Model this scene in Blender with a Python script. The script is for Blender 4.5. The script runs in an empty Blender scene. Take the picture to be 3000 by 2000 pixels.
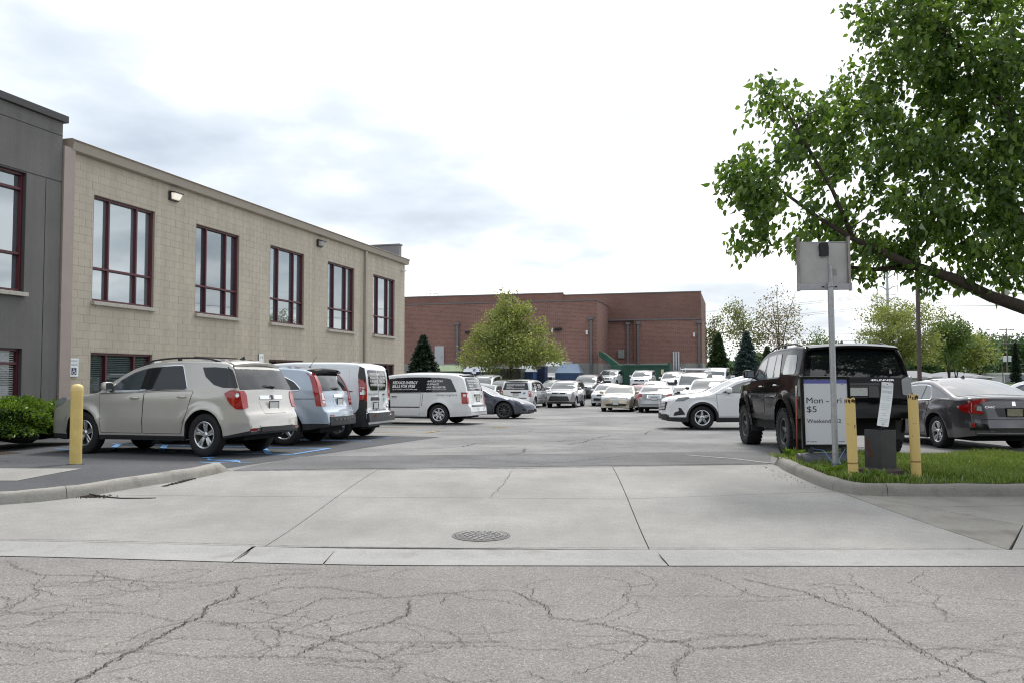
import bpy, bmesh, math, random
import numpy as np
from mathutils import Vector, Matrix, Euler

# ------------------------------------------------------------------ scene, camera, sky, sun, exposure
sc = bpy.context.scene
COL = sc.collection
cam_d = bpy.data.cameras.new('camera'); cam = bpy.data.objects.new('camera', cam_d); COL.objects.link(cam)
CAM_H = 1.5
cam.location = (0, 0, CAM_H)
cam.rotation_euler = (math.radians(90) + math.atan(105 / 2400), 0, 0)
cam_d.sensor_width = 36; cam_d.lens = 36 * 2400 / 3000
cam_d.clip_start = 0.1; cam_d.clip_end = 3000
sc.camera = cam

SUN_EL, SUN_AZ = math.radians(58), math.radians(20)      # azimuth from +Y towards +X
world = bpy.data.worlds.new('World'); sc.world = world; world.use_nodes = True
def build_world():
    nt = world.node_tree; nt.nodes.clear()
    N = nt.nodes.new; L = nt.links.new
    out = N('ShaderNodeOutputWorld'); bg = N('ShaderNodeBackground'); bg.inputs['Strength'].default_value = 0.1
    sky = N('ShaderNodeTexSky'); sky.sky_type = 'NISHITA'; sky.sun_disc = False
    sky.sun_elevation = SUN_EL; sky.sun_rotation = SUN_AZ; sky.dust_density = 3.0; sky.air_density = 1.2
    tc = N('ShaderNodeTexCoord'); sep = N('ShaderNodeSeparateXYZ'); mp = N('ShaderNodeMapping'); mp.inputs['Rotation'].default_value = (0, 0, math.radians(2)); L(tc.outputs['Generated'], mp.inputs['Vector']); L(mp.outputs[0], sep.inputs[0])
    zz = N('ShaderNodeMath'); zz.operation = 'MAXIMUM'; zz.inputs[1].default_value = 0.0; L(sep.outputs['Z'], zz.inputs[0])
    za = N('ShaderNodeMath'); za.operation = 'ADD'; za.inputs[1].default_value = 0.16; L(zz.outputs[0], za.inputs[0])
    dx = N('ShaderNodeMath'); dx.operation = 'DIVIDE'; L(sep.outputs['X'], dx.inputs[0]); L(za.outputs[0], dx.inputs[1])
    dy = N('ShaderNodeMath'); dy.operation = 'DIVIDE'; L(sep.outputs['Y'], dy.inputs[0]); L(za.outputs[0], dy.inputs[1])
    cmb = N('ShaderNodeCombineXYZ'); L(dx.outputs[0], cmb.inputs[0]); L(dy.outputs[0], cmb.inputs[1]); cmb.inputs[2].default_value = CLOUD_SEED
    n1 = N('ShaderNodeTexNoise'); n1.inputs['Scale'].default_value = 1.15; n1.inputs['Detail'].default_value = 7; n1.inputs['Roughness'].default_value = 0.52
    L(cmb.outputs[0], n1.inputs['Vector'])
    n2 = N('ShaderNodeTexNoise'); n2.inputs['Scale'].default_value = 0.42; n2.inputs['Detail'].default_value = 4
    L(cmb.outputs[0], n2.inputs['Vector'])
    mixn = N('ShaderNodeMath'); mixn.operation = 'MULTIPLY_ADD'; mixn.inputs[1].default_value = 0.55; L(n1.outputs[0], mixn.inputs[0])
    m2 = N('ShaderNodeMath'); m2.operation = 'MULTIPLY'; m2.inputs[1].default_value = 0.45; L(n2.outputs[0], m2.inputs[0]); L(m2.outputs[0], mixn.inputs[2])
    ramp = N('ShaderNodeValToRGB'); cr = ramp.color_ramp
    cr.elements[0].position = 0.43; cr.elements[0].color = (1.05, 1.05, 1.05, 1)
    cr.elements[1].position = 0.66; cr.elements[1].color = (.31, .35, .41, 1)
    e = cr.elements.new(0.49); e.color = (.74, .76, .785, 1)
    e = cr.elements.new(0.56); e.color = (.49, .53, .58, 1)
    L(mixn.outputs[0], ramp.inputs[0])
    # thin cloud over the blue: mostly cloud, a little of the sky itself
    mx = N('ShaderNodeMixRGB'); mx.inputs[0].default_value = 0.88
    sc10 = N('ShaderNodeVectorMath'); sc10.operation = 'SCALE'; sc10.inputs['Scale'].default_value = 10.0
    L(ramp.outputs[0], sc10.inputs[0]); L(sky.outputs[0], mx.inputs[1]); L(sc10.outputs[0], mx.inputs[2])
    L(mx.outputs[0], bg.inputs['Color']); L(bg.outputs[0], out.inputs['Surface'])
CLOUD_SEED = 5.2
build_world()
sun_d = bpy.data.lights.new('sun', 'SUN'); sun_d.energy = 1.5; sun_d.angle = math.radians(14); sun_d.color = (1.0, .965, .91)
sun = bpy.data.objects.new('sun', sun_d); COL.objects.link(sun)
sdir = Vector((math.sin(SUN_AZ) * math.cos(SUN_EL), math.cos(SUN_AZ) * math.cos(SUN_EL), math.sin(SUN_EL)))
sun.rotation_euler = (-sdir).to_track_quat('-Z', 'Y').to_euler(); sun.location = (0, 0, 60)
vs = sc.view_settings; vs.view_transform = 'Standard'; vs.look = 'None'; vs.exposure = 0.84; vs.gamma = 1; vs.use_curve_mapping = False
sc.cycles.use_denoising = True; sc.cycles.denoiser = 'OPENIMAGEDENOISE'; sc.cycles.denoising_prefilter = 'NONE'; sc.cycles.filter_width = 1.15; sc.cycles.sample_clamp_indirect = 4
sc.cycles.max_bounces = 8; sc.cycles.transparent_max_bounces = 8

# ------------------------------------------------------------------ helpers
rng = np.random.default_rng(11); random.seed(11)
def pchip(pts):
    xs = np.array([p[0] for p in pts], float); ys = np.array([p[1] for p in pts], float)
    h = np.diff(xs); dl = np.diff(ys) / h; m = np.zeros_like(xs)
    for i in range(1, len(xs) - 1):
        if dl[i-1] * dl[i] > 0:
            w1 = 2*h[i] + h[i-1]; w2 = h[i] + 2*h[i-1]; m[i] = (w1 + w2) / (w1/dl[i-1] + w2/dl[i])
    m[0] = dl[0]; m[-1] = dl[-1]
    def f(x):
        x = np.clip(np.asarray(x, float), xs[0], xs[-1]); i = np.clip(np.searchsorted(xs, x, side='right') - 1, 0, len(h) - 1)
        t = (x - xs[i]) / h[i]
        return ((2*t**3 - 3*t**2 + 1)*ys[i] + (t**3 - 2*t**2 + t)*h[i]*m[i] + (-2*t**3 + 3*t**2)*ys[i+1] + (t**3 - t**2)*h[i]*m[i+1])
    return f
def lin(pts):
    xs = [p[0] for p in pts]; ys = [p[1] for p in pts]
    return lambda x: np.interp(x, xs, ys)
_gz = pchip([(-60, 0), (0, 0), (7.3, 0.01), (12.2, .14), (16, .1), (30, -.09), (48, -.33), (53, -.34), (70, .42), (85, .70), (95, .75), (400, .75)])
def gz(y): return float(_gz(y))
DV = np.array([.263, .965]); DV /= np.hypot(*DV); NV = np.array([DV[1], -DV[0]])     # site axes: along the facade / away from it
def site(a, b): p = NV*a + DV*b; return float(p[0]), float(p[1])

def tag(o, label=None, cat=None, group=None, kind=None):
    if label: o['label'] = label
    if cat: o['category'] = cat
    if group: o['group'] = group
    if kind: o['kind'] = kind
    return o
def empty(name, loc=(0, 0, 0), rz=0, parent=None):
    o = bpy.data.objects.new(name, None); COL.objects.link(o); o.location = loc; o.rotation_euler = (0, 0, rz); o.parent = parent
    o.empty_display_size = .1
    return o
def link(name, me, parent=None, loc=(0, 0, 0), rot=(0, 0, 0), scale=(1, 1, 1)):
    o = bpy.data.objects.new(name, me); COL.objects.link(o); o.parent = parent; o.location = loc; o.rotation_euler = rot; o.scale = scale
    return o
class MB:
    """collects shapes into one mesh"""
    def __init__(s): s.v = []; s.f = []
    def add(s, vs, fs):
        k = len(s.v); s.v.extend([tuple(map(float, p)) for p in vs]); s.f.extend([tuple(i + k for i in f) for f in fs]); return s
    def box(s, c, size, rz=0, rx=0, ry=0, bev=0):
        hx, hy, hz = size[0]/2, size[1]/2, size[2]/2
        if bev <= 0:
            vs = [(x, y, z) for x in (-hx, hx) for y in (-hy, hy) for z in (-hz, hz)]
            fs = [(0, 1, 3, 2), (4, 6, 7, 5), (0, 4, 5, 1), (2, 3, 7, 6), (0, 2, 6, 4), (1, 5, 7, 3)]
        else:
            bm = bmesh.new(); bmesh.ops.create_cube(bm, size=1)
            for v in bm.verts: v.co = Vector((v.co.x*size[0], v.co.y*size[1], v.co.z*size[2]))
            bmesh.ops.bevel(bm, geom=bm.edges[:], offset=bev, segments=2, affect='EDGES', profile=.6)
            bm.verts.index_update(); vs = [v.co.copy() for v in bm.verts]; fs = [[v.index for v in f.verts] for f in bm.faces]; bm.free()
        M = Matrix.Translation(Vector(c)) @ Euler((rx, ry, rz)).to_matrix().to_4x4()
        return s.add([M @ Vector(p) for p in vs], fs)
    def lathe(s, prof, M=None, seg=24, cap=True):
        vs = []; n = len(prof)
        for k in range(seg):
            a = 2*math.pi*k/seg; ca, sa = math.cos(a), math.sin(a)
            vs += [(r*ca, r*sa, z) for r, z in prof]
        fs = [(k*n + i, ((k+1) % seg)*n + i, ((k+1) % seg)*n + i + 1, k*n + i + 1) for k in range(seg) for i in range(n - 1)]
        if cap:
            if prof[0][0] > 1e-6: fs.append([k*n for k in range(seg)][::-1])
            if prof[-1][0] > 1e-6: fs.append([k*n + n - 1 for k in range(seg)])
        if M is not None: vs = [M @ Vector(p) for p in vs]
        return s.add(vs, fs)
    def tube(s, pts, rad, seg=8, cap=True):
        pts = [Vector(p) for p in pts]; n = len(pts)
        rr = list(rad) if hasattr(rad, '__len__') else [rad]*n
        up = Vector((0, 0, 1)); rings = []; prev = None
        for i, p in enumerate(pts):
            t = (pts[min(i+1, n-1)] - pts[max(i-1, 0)]); t = t.normalized() if t.length > 1e-9 else Vector((0, 0, 1))
            if prev is None:
                a = t.cross(up)
                if a.length < 1e-3: a = t.cross(Vector((1, 0, 0)))
            else: a = prev - t*prev.dot(t)
            a.normalize(); prev = a; b = t.cross(a)
            rings.append([p + (a*math.cos(2*math.pi*k/seg) + b*math.sin(2*math.pi*k/seg))*rr[i] for k in range(seg)])
        vs = [q for r in rings for q in r]
        fs = [(i*seg + k, i*seg + (k+1) % seg, (i+1)*seg + (k+1) % seg, (i+1)*seg + k) for i in range(n-1) for k in range(seg)]
        if cap: fs += [tuple(range(seg))[::-1], tuple((n-1)*seg + k for k in range(seg))]
        return s.add(vs, fs)
    def prism(s, poly, z0, z1):
        n = len(poly); vs = [(x, y, z0) for x, y in poly] + [(x, y, z1) for x, y in poly]
        fs = [tuple(range(n))[::-1], tuple(range(n, 2*n))] + [(i, (i+1) % n, n + (i+1) % n, n + i) for i in range(n)]
        return s.add(vs, fs)
    def mesh(s, name, mat=None, smooth=False, angle=None):
        me = bpy.data.meshes.new(name); me.from_pydata(s.v, [], s.f)
        if mat: me.materials.append(mat)
        if smooth or angle:
            me.polygons.foreach_set('use_smooth', [True]*len(me.polygons))
            if angle: me.set_sharp_from_angle(angle=math.radians(angle))
        me.update(); return me
    def build(s, name, mat, parent=None, smooth=False, angle=None, **kw):
        return link(name, s.mesh(name, mat, smooth, angle), parent, **kw)
def npmesh(name, V, Fq, mat, smooth=False):
    """mesh from numpy arrays; Fq (n,3) or (n,4)"""
    me = bpy.data.meshes.new(name); n, k = Fq.shape
    me.vertices.add(len(V)); me.vertices.foreach_set('co', np.asarray(V, np.float32).ravel())
    me.loops.add(n*k); me.loops.foreach_set('vertex_index', np.asarray(Fq, np.int32).ravel())
    me.polygons.add(n); me.polygons.foreach_set('loop_start', np.arange(0, n*k, k, dtype=np.int32))
    if smooth: me.polygons.foreach_set('use_smooth', np.ones(n, bool))
    if mat: me.materials.append(mat)
    me.update(calc_edges=True); me.validate(); return me

# ------------------------------------------------------------------ materials
MATS = {}
def mat(name, col, rough=.5, metal=0, coat=0, spec=.5, noise=0, nscale=8, bump=0, bscale=60, coat_rough=.03, ncol=None, ior=1.5):
    if name in MATS: return MATS[name]
    m = bpy.data.materials.new(name); m.use_nodes = True; nt = m.node_tree; b = nt.nodes['Principled BSDF']
    b.inputs['Base Color'].default_value = (*col, 1); b.inputs['Roughness'].default_value = rough; b.inputs['Metallic'].default_value = metal
    b.inputs['Coat Weight'].default_value = coat; b.inputs['Coat Roughness'].default_value = coat_rough
    b.inputs['Specular IOR Level'].default_value = spec; b.inputs['IOR'].default_value = ior
    if noise or bump:
        g = nt.nodes.new('ShaderNodeNewGeometry')
    if noise:
        t = nt.nodes.new('ShaderNodeTexNoise'); t.inputs['Scale'].default_value = nscale; t.inputs['Detail'].default_value = 6; t.inputs['Roughness'].default_value = .6
        nt.links.new(g.outputs['Position'], t.inputs['Vector'])
        r = nt.nodes.new('ShaderNodeValToRGB'); c2 = ncol if ncol else tuple(c*(1 - noise) for c in col)
        r.color_ramp.elements[0].position = .3; r.color_ramp.elements[0].color = (*c2, 1)
        r.color_ramp.elements[1].position = .7; r.color_ramp.elements[1].color = (*[min(1, c*(1 + noise*.35)) for c in col], 1)
        nt.links.new(t.outputs[0], r.inputs[0]); nt.links.new(r.outputs[0], b.inputs['Base Color'])
    if bump:
        t2 = nt.nodes.new('ShaderNodeTexNoise'); t2.inputs['Scale'].default_value = bscale; t2.inputs['Detail'].default_value = 3
        nt.links.new(g.outputs['Position'], t2.inputs['Vector'])
        bp = nt.nodes.new('ShaderNodeBump'); bp.inputs['Strength'].default_value = bump; bp.inputs['Distance'].default_value = .01
        nt.links.new(t2.outputs[0], bp.inputs['Height']); nt.links.new(bp.outputs[0], b.inputs['Normal'])
    MATS[name] = m; return m
def paint(name, col, metal=.0, rough=.28, coat=1.0):
    return mat('paint_' + name, col, rough=rough, metal=metal, coat=coat, coat_rough=.015, noise=.04, nscale=2.5)
MIRRORG = None
GLASS = mat('car_glass', (.010, .013, .015), rough=.03, spec=.6, coat=.1)
GLASS_CLEAR = mat('car_glass_clear', (.05, .065, .07), rough=.03, spec=.9, coat=.6)
RUBBER = mat('rubber', (.014, .014, .015), rough=.75, noise=.3, nscale=20)
PLASTIC = mat('black_plastic', (.022, .023, .025), rough=.5, noise=.25, nscale=12)
GLOSSBLK = mat('gloss_black', (.01, .01, .011), rough=.12)
GAP = mat('gap_black', (.004, .004, .004), rough=.9)
ALLOY = mat('alloy', (.62, .63, .65), rough=.22, metal=.9, noise=.1, nscale=30)
ALLOYDARK = mat('alloy_dark', (.11, .11, .115), rough=.35, metal=.7)
STEEL_DARK = mat('dark_steel', (.03, .03, .03), rough=.6, metal=.5)
CHROME = mat('chrome', (.82, .83, .84), rough=.08, metal=1)
RED = mat('tail_red', (.34, .008, .009), rough=.12, coat=1)
REDDK = mat('tail_red_dark', (.2, .006, .008), rough=.15, coat=1)
CLEARL = mat('lamp_clear', (.62, .64, .66), rough=.1, metal=.35, coat=1)
HEADL = mat('headlamp', (.38, .41, .44), rough=.07, metal=.5, coat=1)
PLATE = mat('number_plate', (.62, .62, .60), rough=.45, noise=.35, nscale=40, ncol=(.42, .45, .46))
WHITE_VINYL = mat('white_vinyl', (.85, .85, .85), rough=.4)
GREY_VINYL = mat('grey_vinyl', (.16, .17, .19), rough=.4)
# ------------------------------------------------------------------ flat polygon -> curved panel
def rounded(poly, r, n=4):
    if r <= 0: return [tuple(p) for p in poly]
    out = []; P = [np.array(p, float) for p in poly]; N = len(P)
    for i in range(N):
        a, b, c = P[i-1], P[i], P[(i+1) % N]
        u, v = a - b, c - b; lu, lv = np.hypot(*u), np.hypot(*v)
        q = min(r, lu*.45, lv*.45)
        if lu < 1e-6 or lv < 1e-6: continue
        p0, p1 = b + u/lu*q, b + v/lv*q
        if abs(np.dot(u, v)/lu/lv) > .985 and np.dot(u, v) < 0: out.append(tuple(b)); continue
        for k in range(n + 1):
            t = k/n; out.append(tuple((1-t)**2*p0 + 2*t*(1-t)*b + t*t*p1))
    return out
def area(poly):
    return .5*sum(poly[i-1][0]*poly[i][1] - poly[i][0]*poly[i-1][1] for i in range(len(poly)))
def outset(poly, d):
    P = [np.array(p, float) for p in poly]
    if area(poly) < 0: P = P[::-1]
    out = []
    for i in range(len(P)):
        a, b, c = P[i-1], P[i], P[(i+1) % len(P)]
        e0, e1 = b - a, c - b; l0, l1 = np.hypot(*e0), np.hypot(*e1)
        if l0 < 1e-9 or l1 < 1e-9: continue
        n0 = np.array([e0[1], -e0[0]])/l0; n1 = np.array([e1[1], -e1[0]])/l1; m = n0 + n1; lm = np.dot(m, m)
        m = m*2/lm if lm > .3 else m
        out.append(tuple(b + m*d))
    return out
def panel_mesh(name, poly, fmap, eps, mt, grid=.09, rim=.006, flip=False):
    bm = bmesh.new(); P = poly if area(poly) > 0 else poly[::-1]
    f = bm.faces.new([bm.verts.new((x, y, 0)) for x, y in P])
    xs = [p[0] for p in P]; ys = [p[1] for p in P]
    for ax, lo, hi in ((0, min(xs), max(xs)), (1, min(ys), max(ys))):
        k = int((hi - lo)/grid)
        for i in range(1, k + 1):
            co = [0, 0, 0]; no = [0, 0, 0]; co[ax] = lo + (hi - lo)*i/(k + 1); no[ax] = 1
            bmesh.ops.bisect_plane(bm, geom=bm.verts[:] + bm.edges[:] + bm.faces[:], dist=1e-6, plane_co=co, plane_no=no)
    bmesh.ops.triangulate(bm, faces=[g for g in bm.faces if len(g.verts) > 4])
    bound = [e for e in bm.edges if e.is_boundary]
    bm.verts.index_update()
    base = {}; h = 2e-3; nor = {}
    for v in bm.verts:
        u, w = v.co.x, v.co.y
        p = np.array(fmap(u, w)); pu = np.array(fmap(u + h, w)) - np.array(fmap(u - h, w)); pw = np.array(fmap(u, w + h)) - np.array(fmap(u, w - h))
        n = np.cross(pu, pw); ln = np.linalg.norm(n); n = n/ln if ln > 1e-12 else np.array([0, 0, 1.])
        if flip: n = -n
        base[v] = (p, n)
    if rim > 0:
        r = bmesh.ops.extrude_edge_only(bm, edges=bound)
        nv = [g for g in r['geom'] if isinstance(g, bmesh.types.BMVert)]
        lut = {(round(v.co.x, 6), round(v.co.y, 6)): v for v in base}
        for v in nv:
            p, n = base[lut[(round(v.co.x, 6), round(v.co.y, 6))]]; v.co = Vector(p + n*(eps - rim))
    for v, (p, n) in base.items(): v.co = Vector(p + n*eps)
    for v, (p, n) in base.items(): nor[v.index] = n
    bm.verts.index_update(); bm.faces.ensure_lookup_table()
    if flip: bmesh.ops.reverse_faces(bm, faces=bm.faces[:])
    nb = len(base)
    me = bpy.data.meshes.new(name); bm.to_mesh(me); bm.free()
    me.polygons.foreach_set('use_smooth', [True]*len(me.polygons)); me.set_sharp_from_angle(angle=math.radians(40))
    me.materials.append(mt); me.update(); return me
_tcache = {}
def text_geo(body, size=1, bold=0., shear=0, space=1.0):
    key = (body, bold, shear, space)
    if key not in _tcache:
        cu = bpy.data.curves.new('t', 'FONT'); cu.body = body; cu.size = 1; cu.offset = bold; cu.shear = shear; cu.space_character = space; cu.resolution_u = 3
        o = bpy.data.objects.new('t', cu); COL.objects.link(o); dg = bpy.context.evaluated_depsgraph_get(); dg.update()
        me = bpy.data.meshes.new_from_object(o.evaluated_get(dg))
        V = np.array([v.co[:] for v in me.vertices]); Fs = [tuple(p.vertices) for p in me.polygons]
        bpy.data.objects.remove(o); bpy.data.curves.remove(cu); bpy.data.meshes.remove(me); _tcache[key] = (V, Fs)
    V, Fs = _tcache[key]
    return V*size, Fs
def text_width(body, size, **k): V, _ = text_geo(body, size, **k); return V[:, 0].max() - V[:, 0].min()
def text_on(name, body, size, fmap, eps, mt, parent, width=None, flip=False, thick=0, **kw):
    """lay text on a surface: fmap(u, v) -> point, u along the text"""
    V, Fs = text_geo(body, size, **kw)
    V = V.copy(); V[:, 0] -= V[:, 0].min()
    if width: V[:, 0] *= width/V[:, 0].max()
    out = []; h = 2e-3
    for u, w, _ in V:
        p = np.array(fmap(u, w)); n = np.cross(np.array(fmap(u + h, w)) - p, np.array(fmap(u, w + h)) - p); n /= max(np.linalg.norm(n), 1e-12)
        out.append(p + n*eps)
    mb = MB(); mb.add(out, Fs); return mb.build(name, mt, parent)

# ------------------------------------------------------------------ cars
def table(f, L, n=900):
    ys = [float(v) for v in np.atleast_1d(f(np.linspace(0, L, n + 1)))]; k = n/L
    def g(x):
        t = x*k
        if t <= 0: return ys[0]
        if t >= n: return ys[n]
        i = int(t); t -= i; return ys[i] + (ys[i+1] - ys[i])*t
    return g
class Car:
    def __init__(s, sp, root, coarse=1.0):
        s.sp = sp; s.root = root; s.L = sp['L']; s.W = sp['W']; s.R = sp['R']; s.Ra = sp.get('Ra', s.R*1.17)
        s.ax = sp['axles']; L = s.L; s.ztv = pchip(sp['prof']); s.zt = table(s.ztv, L); s.zbl = table(lin(sp['bottom']), L); s.belt = table(lin(sp['belt']), L)
        s.hwf = table(pchip(sp['plan']), L); s.tum = sp.get('tumble', .35); s.zs = sp.get('zs', .75); s.low = sp.get('low', .06)
        s.crown = table(pchip(sp.get('crown', [(0, .05), (1.0, .07), (sp['L'], .05)])), L); s.er = table(pchip(sp.get('er', [(0, .05), (sp['L'], .06)])), L)
        s.bf = sp.get('bf', .12); s.br = sp.get('br', .06); s.fl = sp.get('flare', .02); s.cre = sp.get('creases', []); s.sh = sp.get('shoulder', .015)
        s.lift = sp.get('lift', 0); s.xroof = max(sp['prof'], key=lambda p: p[1])[0]; s.coarse = coarse
        s.zc = s.R
        s.cl = sp.get('clad', None)
        s.y1 = table(lambda X: np.array([max(.1, s.ys(x, s.ze(x)) - s.er(x)*1.2) for x in X]), L, 300)
    def zbot(s, x):
        z = float(s.zbl(x))
        for xc in s.ax:
            if abs(x - xc) < s.Ra: z = max(z, s.zc + math.sqrt(max(0, s.Ra**2 - (x - xc)**2))*s.sp.get('archk', 1.0))
        return z
    def ze(s, x): return float(s.zt(x) - s.crown(x) - s.er(x))
    def hw(s, x): return float(s.hwf(x))*s.W/2
    def ys(s, x, z):
        h = s.hw(x); u = min(max((s.zs - z)/(s.zs - .2), 0), 1.3); y = h - s.low*u*u
        v = z - float(s.belt(x))
        if v > 0: y -= s.tum*v + s.sh*min(1, v/.03)
        elif z > s.zs: y -= .02*((z - s.zs)/max(.05, float(s.belt(x)) - s.zs))**2
        for xc in s.ax:
            r = math.hypot(x - xc, z - s.zc) - s.Ra - .02
            if abs(r) < .22: y += s.fl*math.exp(-(r/.075)**2)
        for z0, amp, wd in s.cre: y += amp*math.exp(-((z - z0)/wd)**2)
        return max(y, .05)
    def pos(s, x, y, z):
        e = min(1, abs(y)/max(s.hw(x), .1)); k = 1 - e*e
        return (x - s.bf*k*math.exp(-x/.7) + s.br*k*math.exp(-(s.L - x)/.5) - s.L/2, y, z + s.lift)
    def side(s, sg=1):          # (x, z) on the flank; sg=+1 is local +y
        return lambda x, z: s.pos(x, sg*s.ys(x, z), z)
    def _inv(s, y, z, a, b):
        def g(x):
            e = min(1.05, abs(y)/s.y1(x)); return s.zt(x) - s.crown(x)*e*e
        ga, gb = g(a), g(b)
        if ga > gb and z >= ga: return a
        for _ in range(26):
            m = (a + b)/2
            if (g(m) > z) == (ga > gb): a = m
            else: b = m
        return (a + b)/2
    def rear(s): return lambda y, z: s.pos(s._inv(y, z, s.xroof, s.L), y, z)
    def front(s): return lambda y, z: s.pos(s._inv(y, z, s.xroof, 0), y, z)
    # ---- shell
    def stations(s):
        L = s.L; st = 0.075*s.coarse
        xs = set(np.round(np.linspace(0, L, int(L/st)), 4))
        for xc in s.ax:
            for k in range(0, 19):
                x = xc + s.Ra*math.cos(math.pi*k/18)
                xs = {q for q in xs if abs(q - x) > .012}; xs.add(round(x, 5))
            for e in (-1, 1): xs.add(round(xc + e*(s.Ra + .0015), 5))
        dense = np.linspace(0, L, 1500); zt = s.ztv(dense); acc = 0
        for i in range(1, len(dense)):
            acc += abs(zt[i] - zt[i-1])
            if acc > .045*s.coarse:
                acc = 0
                if all(abs(q - dense[i]) > .006 for q in xs): xs.add(round(float(dense[i]), 5))
        return sorted(x for x in xs if 0 <= x <= L)
    def section(s, x):
        zb, ze = s.zbot(x), s.ze(x); zt = float(s.zt(x)); cr = float(s.crown(x)); er = float(s.er(x))
        ze = max(ze, zb + .02); zc = s.cl(x) if s.cl else None
        be = min(float(s.belt(x)), ze - .004)
        n1, n2 = (12, 9) if s.coarse <= 1.2 else (8, 6)
        be = max(be, zb + (ze - zb)*.3)
        zz = []
        if zc is not None:
            zq = min(max(zc, zb + .002), be - .02)
            zz = list(np.linspace(zb, zq, 4)) + list(np.linspace(zq, be, n1 - 3))[1:]
        else: zz = list(np.linspace(zb, be, n1))
        zz += list(np.linspace(be, ze, n2))[1:]
        pts = [(s.ys(x, zb) - .05, zb + .015)] + [(s.ys(x, z), z) for z in zz]
        ye = pts[-1][0]; ery = min(er*1.2, ye*.4)
        for k in (1, 2, 3, 4):
            a = math.pi/2*k/4; pts.append((ye - ery*(1 - math.cos(a)), ze + er*math.sin(a)))
        y1 = ye - ery
        for k in range(1, 9):
            y = y1*(1 - k/8); pts.append((y, ze + er + cr*(1 - (y/y1)**2)))
        return pts
    def shell(s, mt, cladmat):
        xs = s.stations(); sec = [s.section(x) for x in xs]; m = len(sec[0]); V = []; body = []; clad = []
        for x, p in zip(xs, sec):
            for y, z in p: V.append(s.pos(x, y, z))
        nV = len(V)
        for x, p in zip(xs, sec):
            for y, z in p: q = s.pos(x, y, z); V.append((q[0], -q[1], q[2]))
        for i in range(len(xs) - 1):
            for j in range(m - 1):
                a, b, c, d_ = i*m + j, (i+1)*m + j, (i+1)*m + j + 1, i*m + j + 1
                t = clad if (s.cl and j < 4) else body
                t.append((a, d_, c, b)); t.append((a + nV, b + nV, c + nV, d_ + nV))
        for i, rev in ((0, 0), (len(xs) - 1, 1)):
            for j in range(m - 1):
                a, b = i*m + j, i*m + j + 1; f = (a, a + nV, b + nV, b)
                (clad if (s.cl and j < 4) else body).append(f[::-1] if rev else f)
        def mk(name, faces, mtl):
            used = sorted({i for f in faces for i in f}); mp = {k: i for i, k in enumerate(used)}
            mb = MB(); mb.v = [V[i] for i in used]; mb.f = [tuple(mp[i] for i in f) for f in faces]
            bm = bmesh.new(); me = mb.mesh(name, mtl); bm.from_mesh(me); bmesh.ops.remove_doubles(bm, verts=bm.verts[:], dist=1e-5)
            bm.to_mesh(me); bm.free(); me.polygons.foreach_set('use_smooth', [True]*len(me.polygons)); me.set_sharp_from_angle(angle=math.radians(38)); me.update()
            return link(name, me, s.root)
        o = mk('body', body, mt)
        if clad: mk('lower_cladding', clad, cladmat)
        # underbody and wheel wells
        mb = MB(); z0 = min(float(s.zbl(s.L/2)), .3) - .01 + s.lift; w = s.W/2 - .30
        mb.box((0, 0, z0 + .2), (s.L - .5, 2*w, .36))
        mb.box(((s.ax[0] + s.ax[1])/2 - s.L/2, 0, z0 + .12), (s.ax[1] - s.ax[0] - 2*s.Ra - .02, s.W - .18, .16))
        for xc in s.ax:
            for sg in (-1, 1):
                n = 14; vs = []
                for k in range(n + 1):
                    a = math.pi*k/n; r = s.Ra - .003
                    for yy in (w - .02, s.hw(xc) - .012): vs.append((xc - s.L/2 + r*math.cos(a), sg*yy, s.zc + s.lift + r*math.sin(a)))
                mb.add(vs, [(2*k, 2*k + 1, 2*k + 3, 2*k + 2) for k in range(n)])
                mb.add([vs[2*k] for k in range(n + 1)], [tuple(range(n + 1))])
        mb.build('underbody', GAP, s.root)
        return o
    # ---- things on the shell
    def panel(s, name, poly, where='side', eps=.004, mt=GLASS, r=.03, grid=.09, rim=.006, both=True, parent=None, sg=1, out=0):
        pl = rounded(poly, r)
        if out: pl = outset(pl, out)
        par = parent if parent is not None else s.root
        if where == 'side':
            me = panel_mesh(name, pl, s.side(sg), eps, mt, grid, rim, flip=(sg > 0))
            o = link(name, me, par)
            if both: link(name, me, s.root, scale=(1, -1, 1))
            return o
        fm = s.rear() if where == 'rear' else s.front()
        me = panel_mesh(name, pl, fm, eps, mt, grid, rim, flip=(where == 'front'))
        o = link(name, me, par)
        if both: link(name, me, s.root, scale=(1, -1, 1))
        return o
    def winpoly(s, x0b, x0t, x1t, x1b, gb=.02, gt=.02, tops=None):
        top = tops if tops else (lambda x: s.ze(x) - gt)
        xs = np.linspace(x0b, x1b, 5); P = [(x, float(s.belt(x)) + gb) for x in xs]
        xt = np.linspace(x1t, x0t, 8); P += [(x, top(x)) for x in xt]
        return P
    def greenhouse(s, wins, trim=None, trimw=.014, gt=.02, gb=.02, glass=GLASS, r=.03, tops=None, glasses=None):
        x0, x1 = wins[0], wins[-1]
        base = s.winpoly(x0[0], x0[1], x1[2], x1[3], gb, gt, tops)
        if trim: s.panel('window_trim', base, eps=.003, mt=trim, r=r, out=trimw, rim=.004)
        s.panel('pillar_panel', base, eps=.005, mt=GLOSSBLK, r=r, rim=.006)
        for i, w in enumerate(wins):
            pl = outset(rounded(s.winpoly(*w, gb, gt, tops), r*.8), -.006)
            s.panel('window', pl, eps=.008, mt=(glasses[i] if glasses else glass), r=0, rim=.004)
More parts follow.
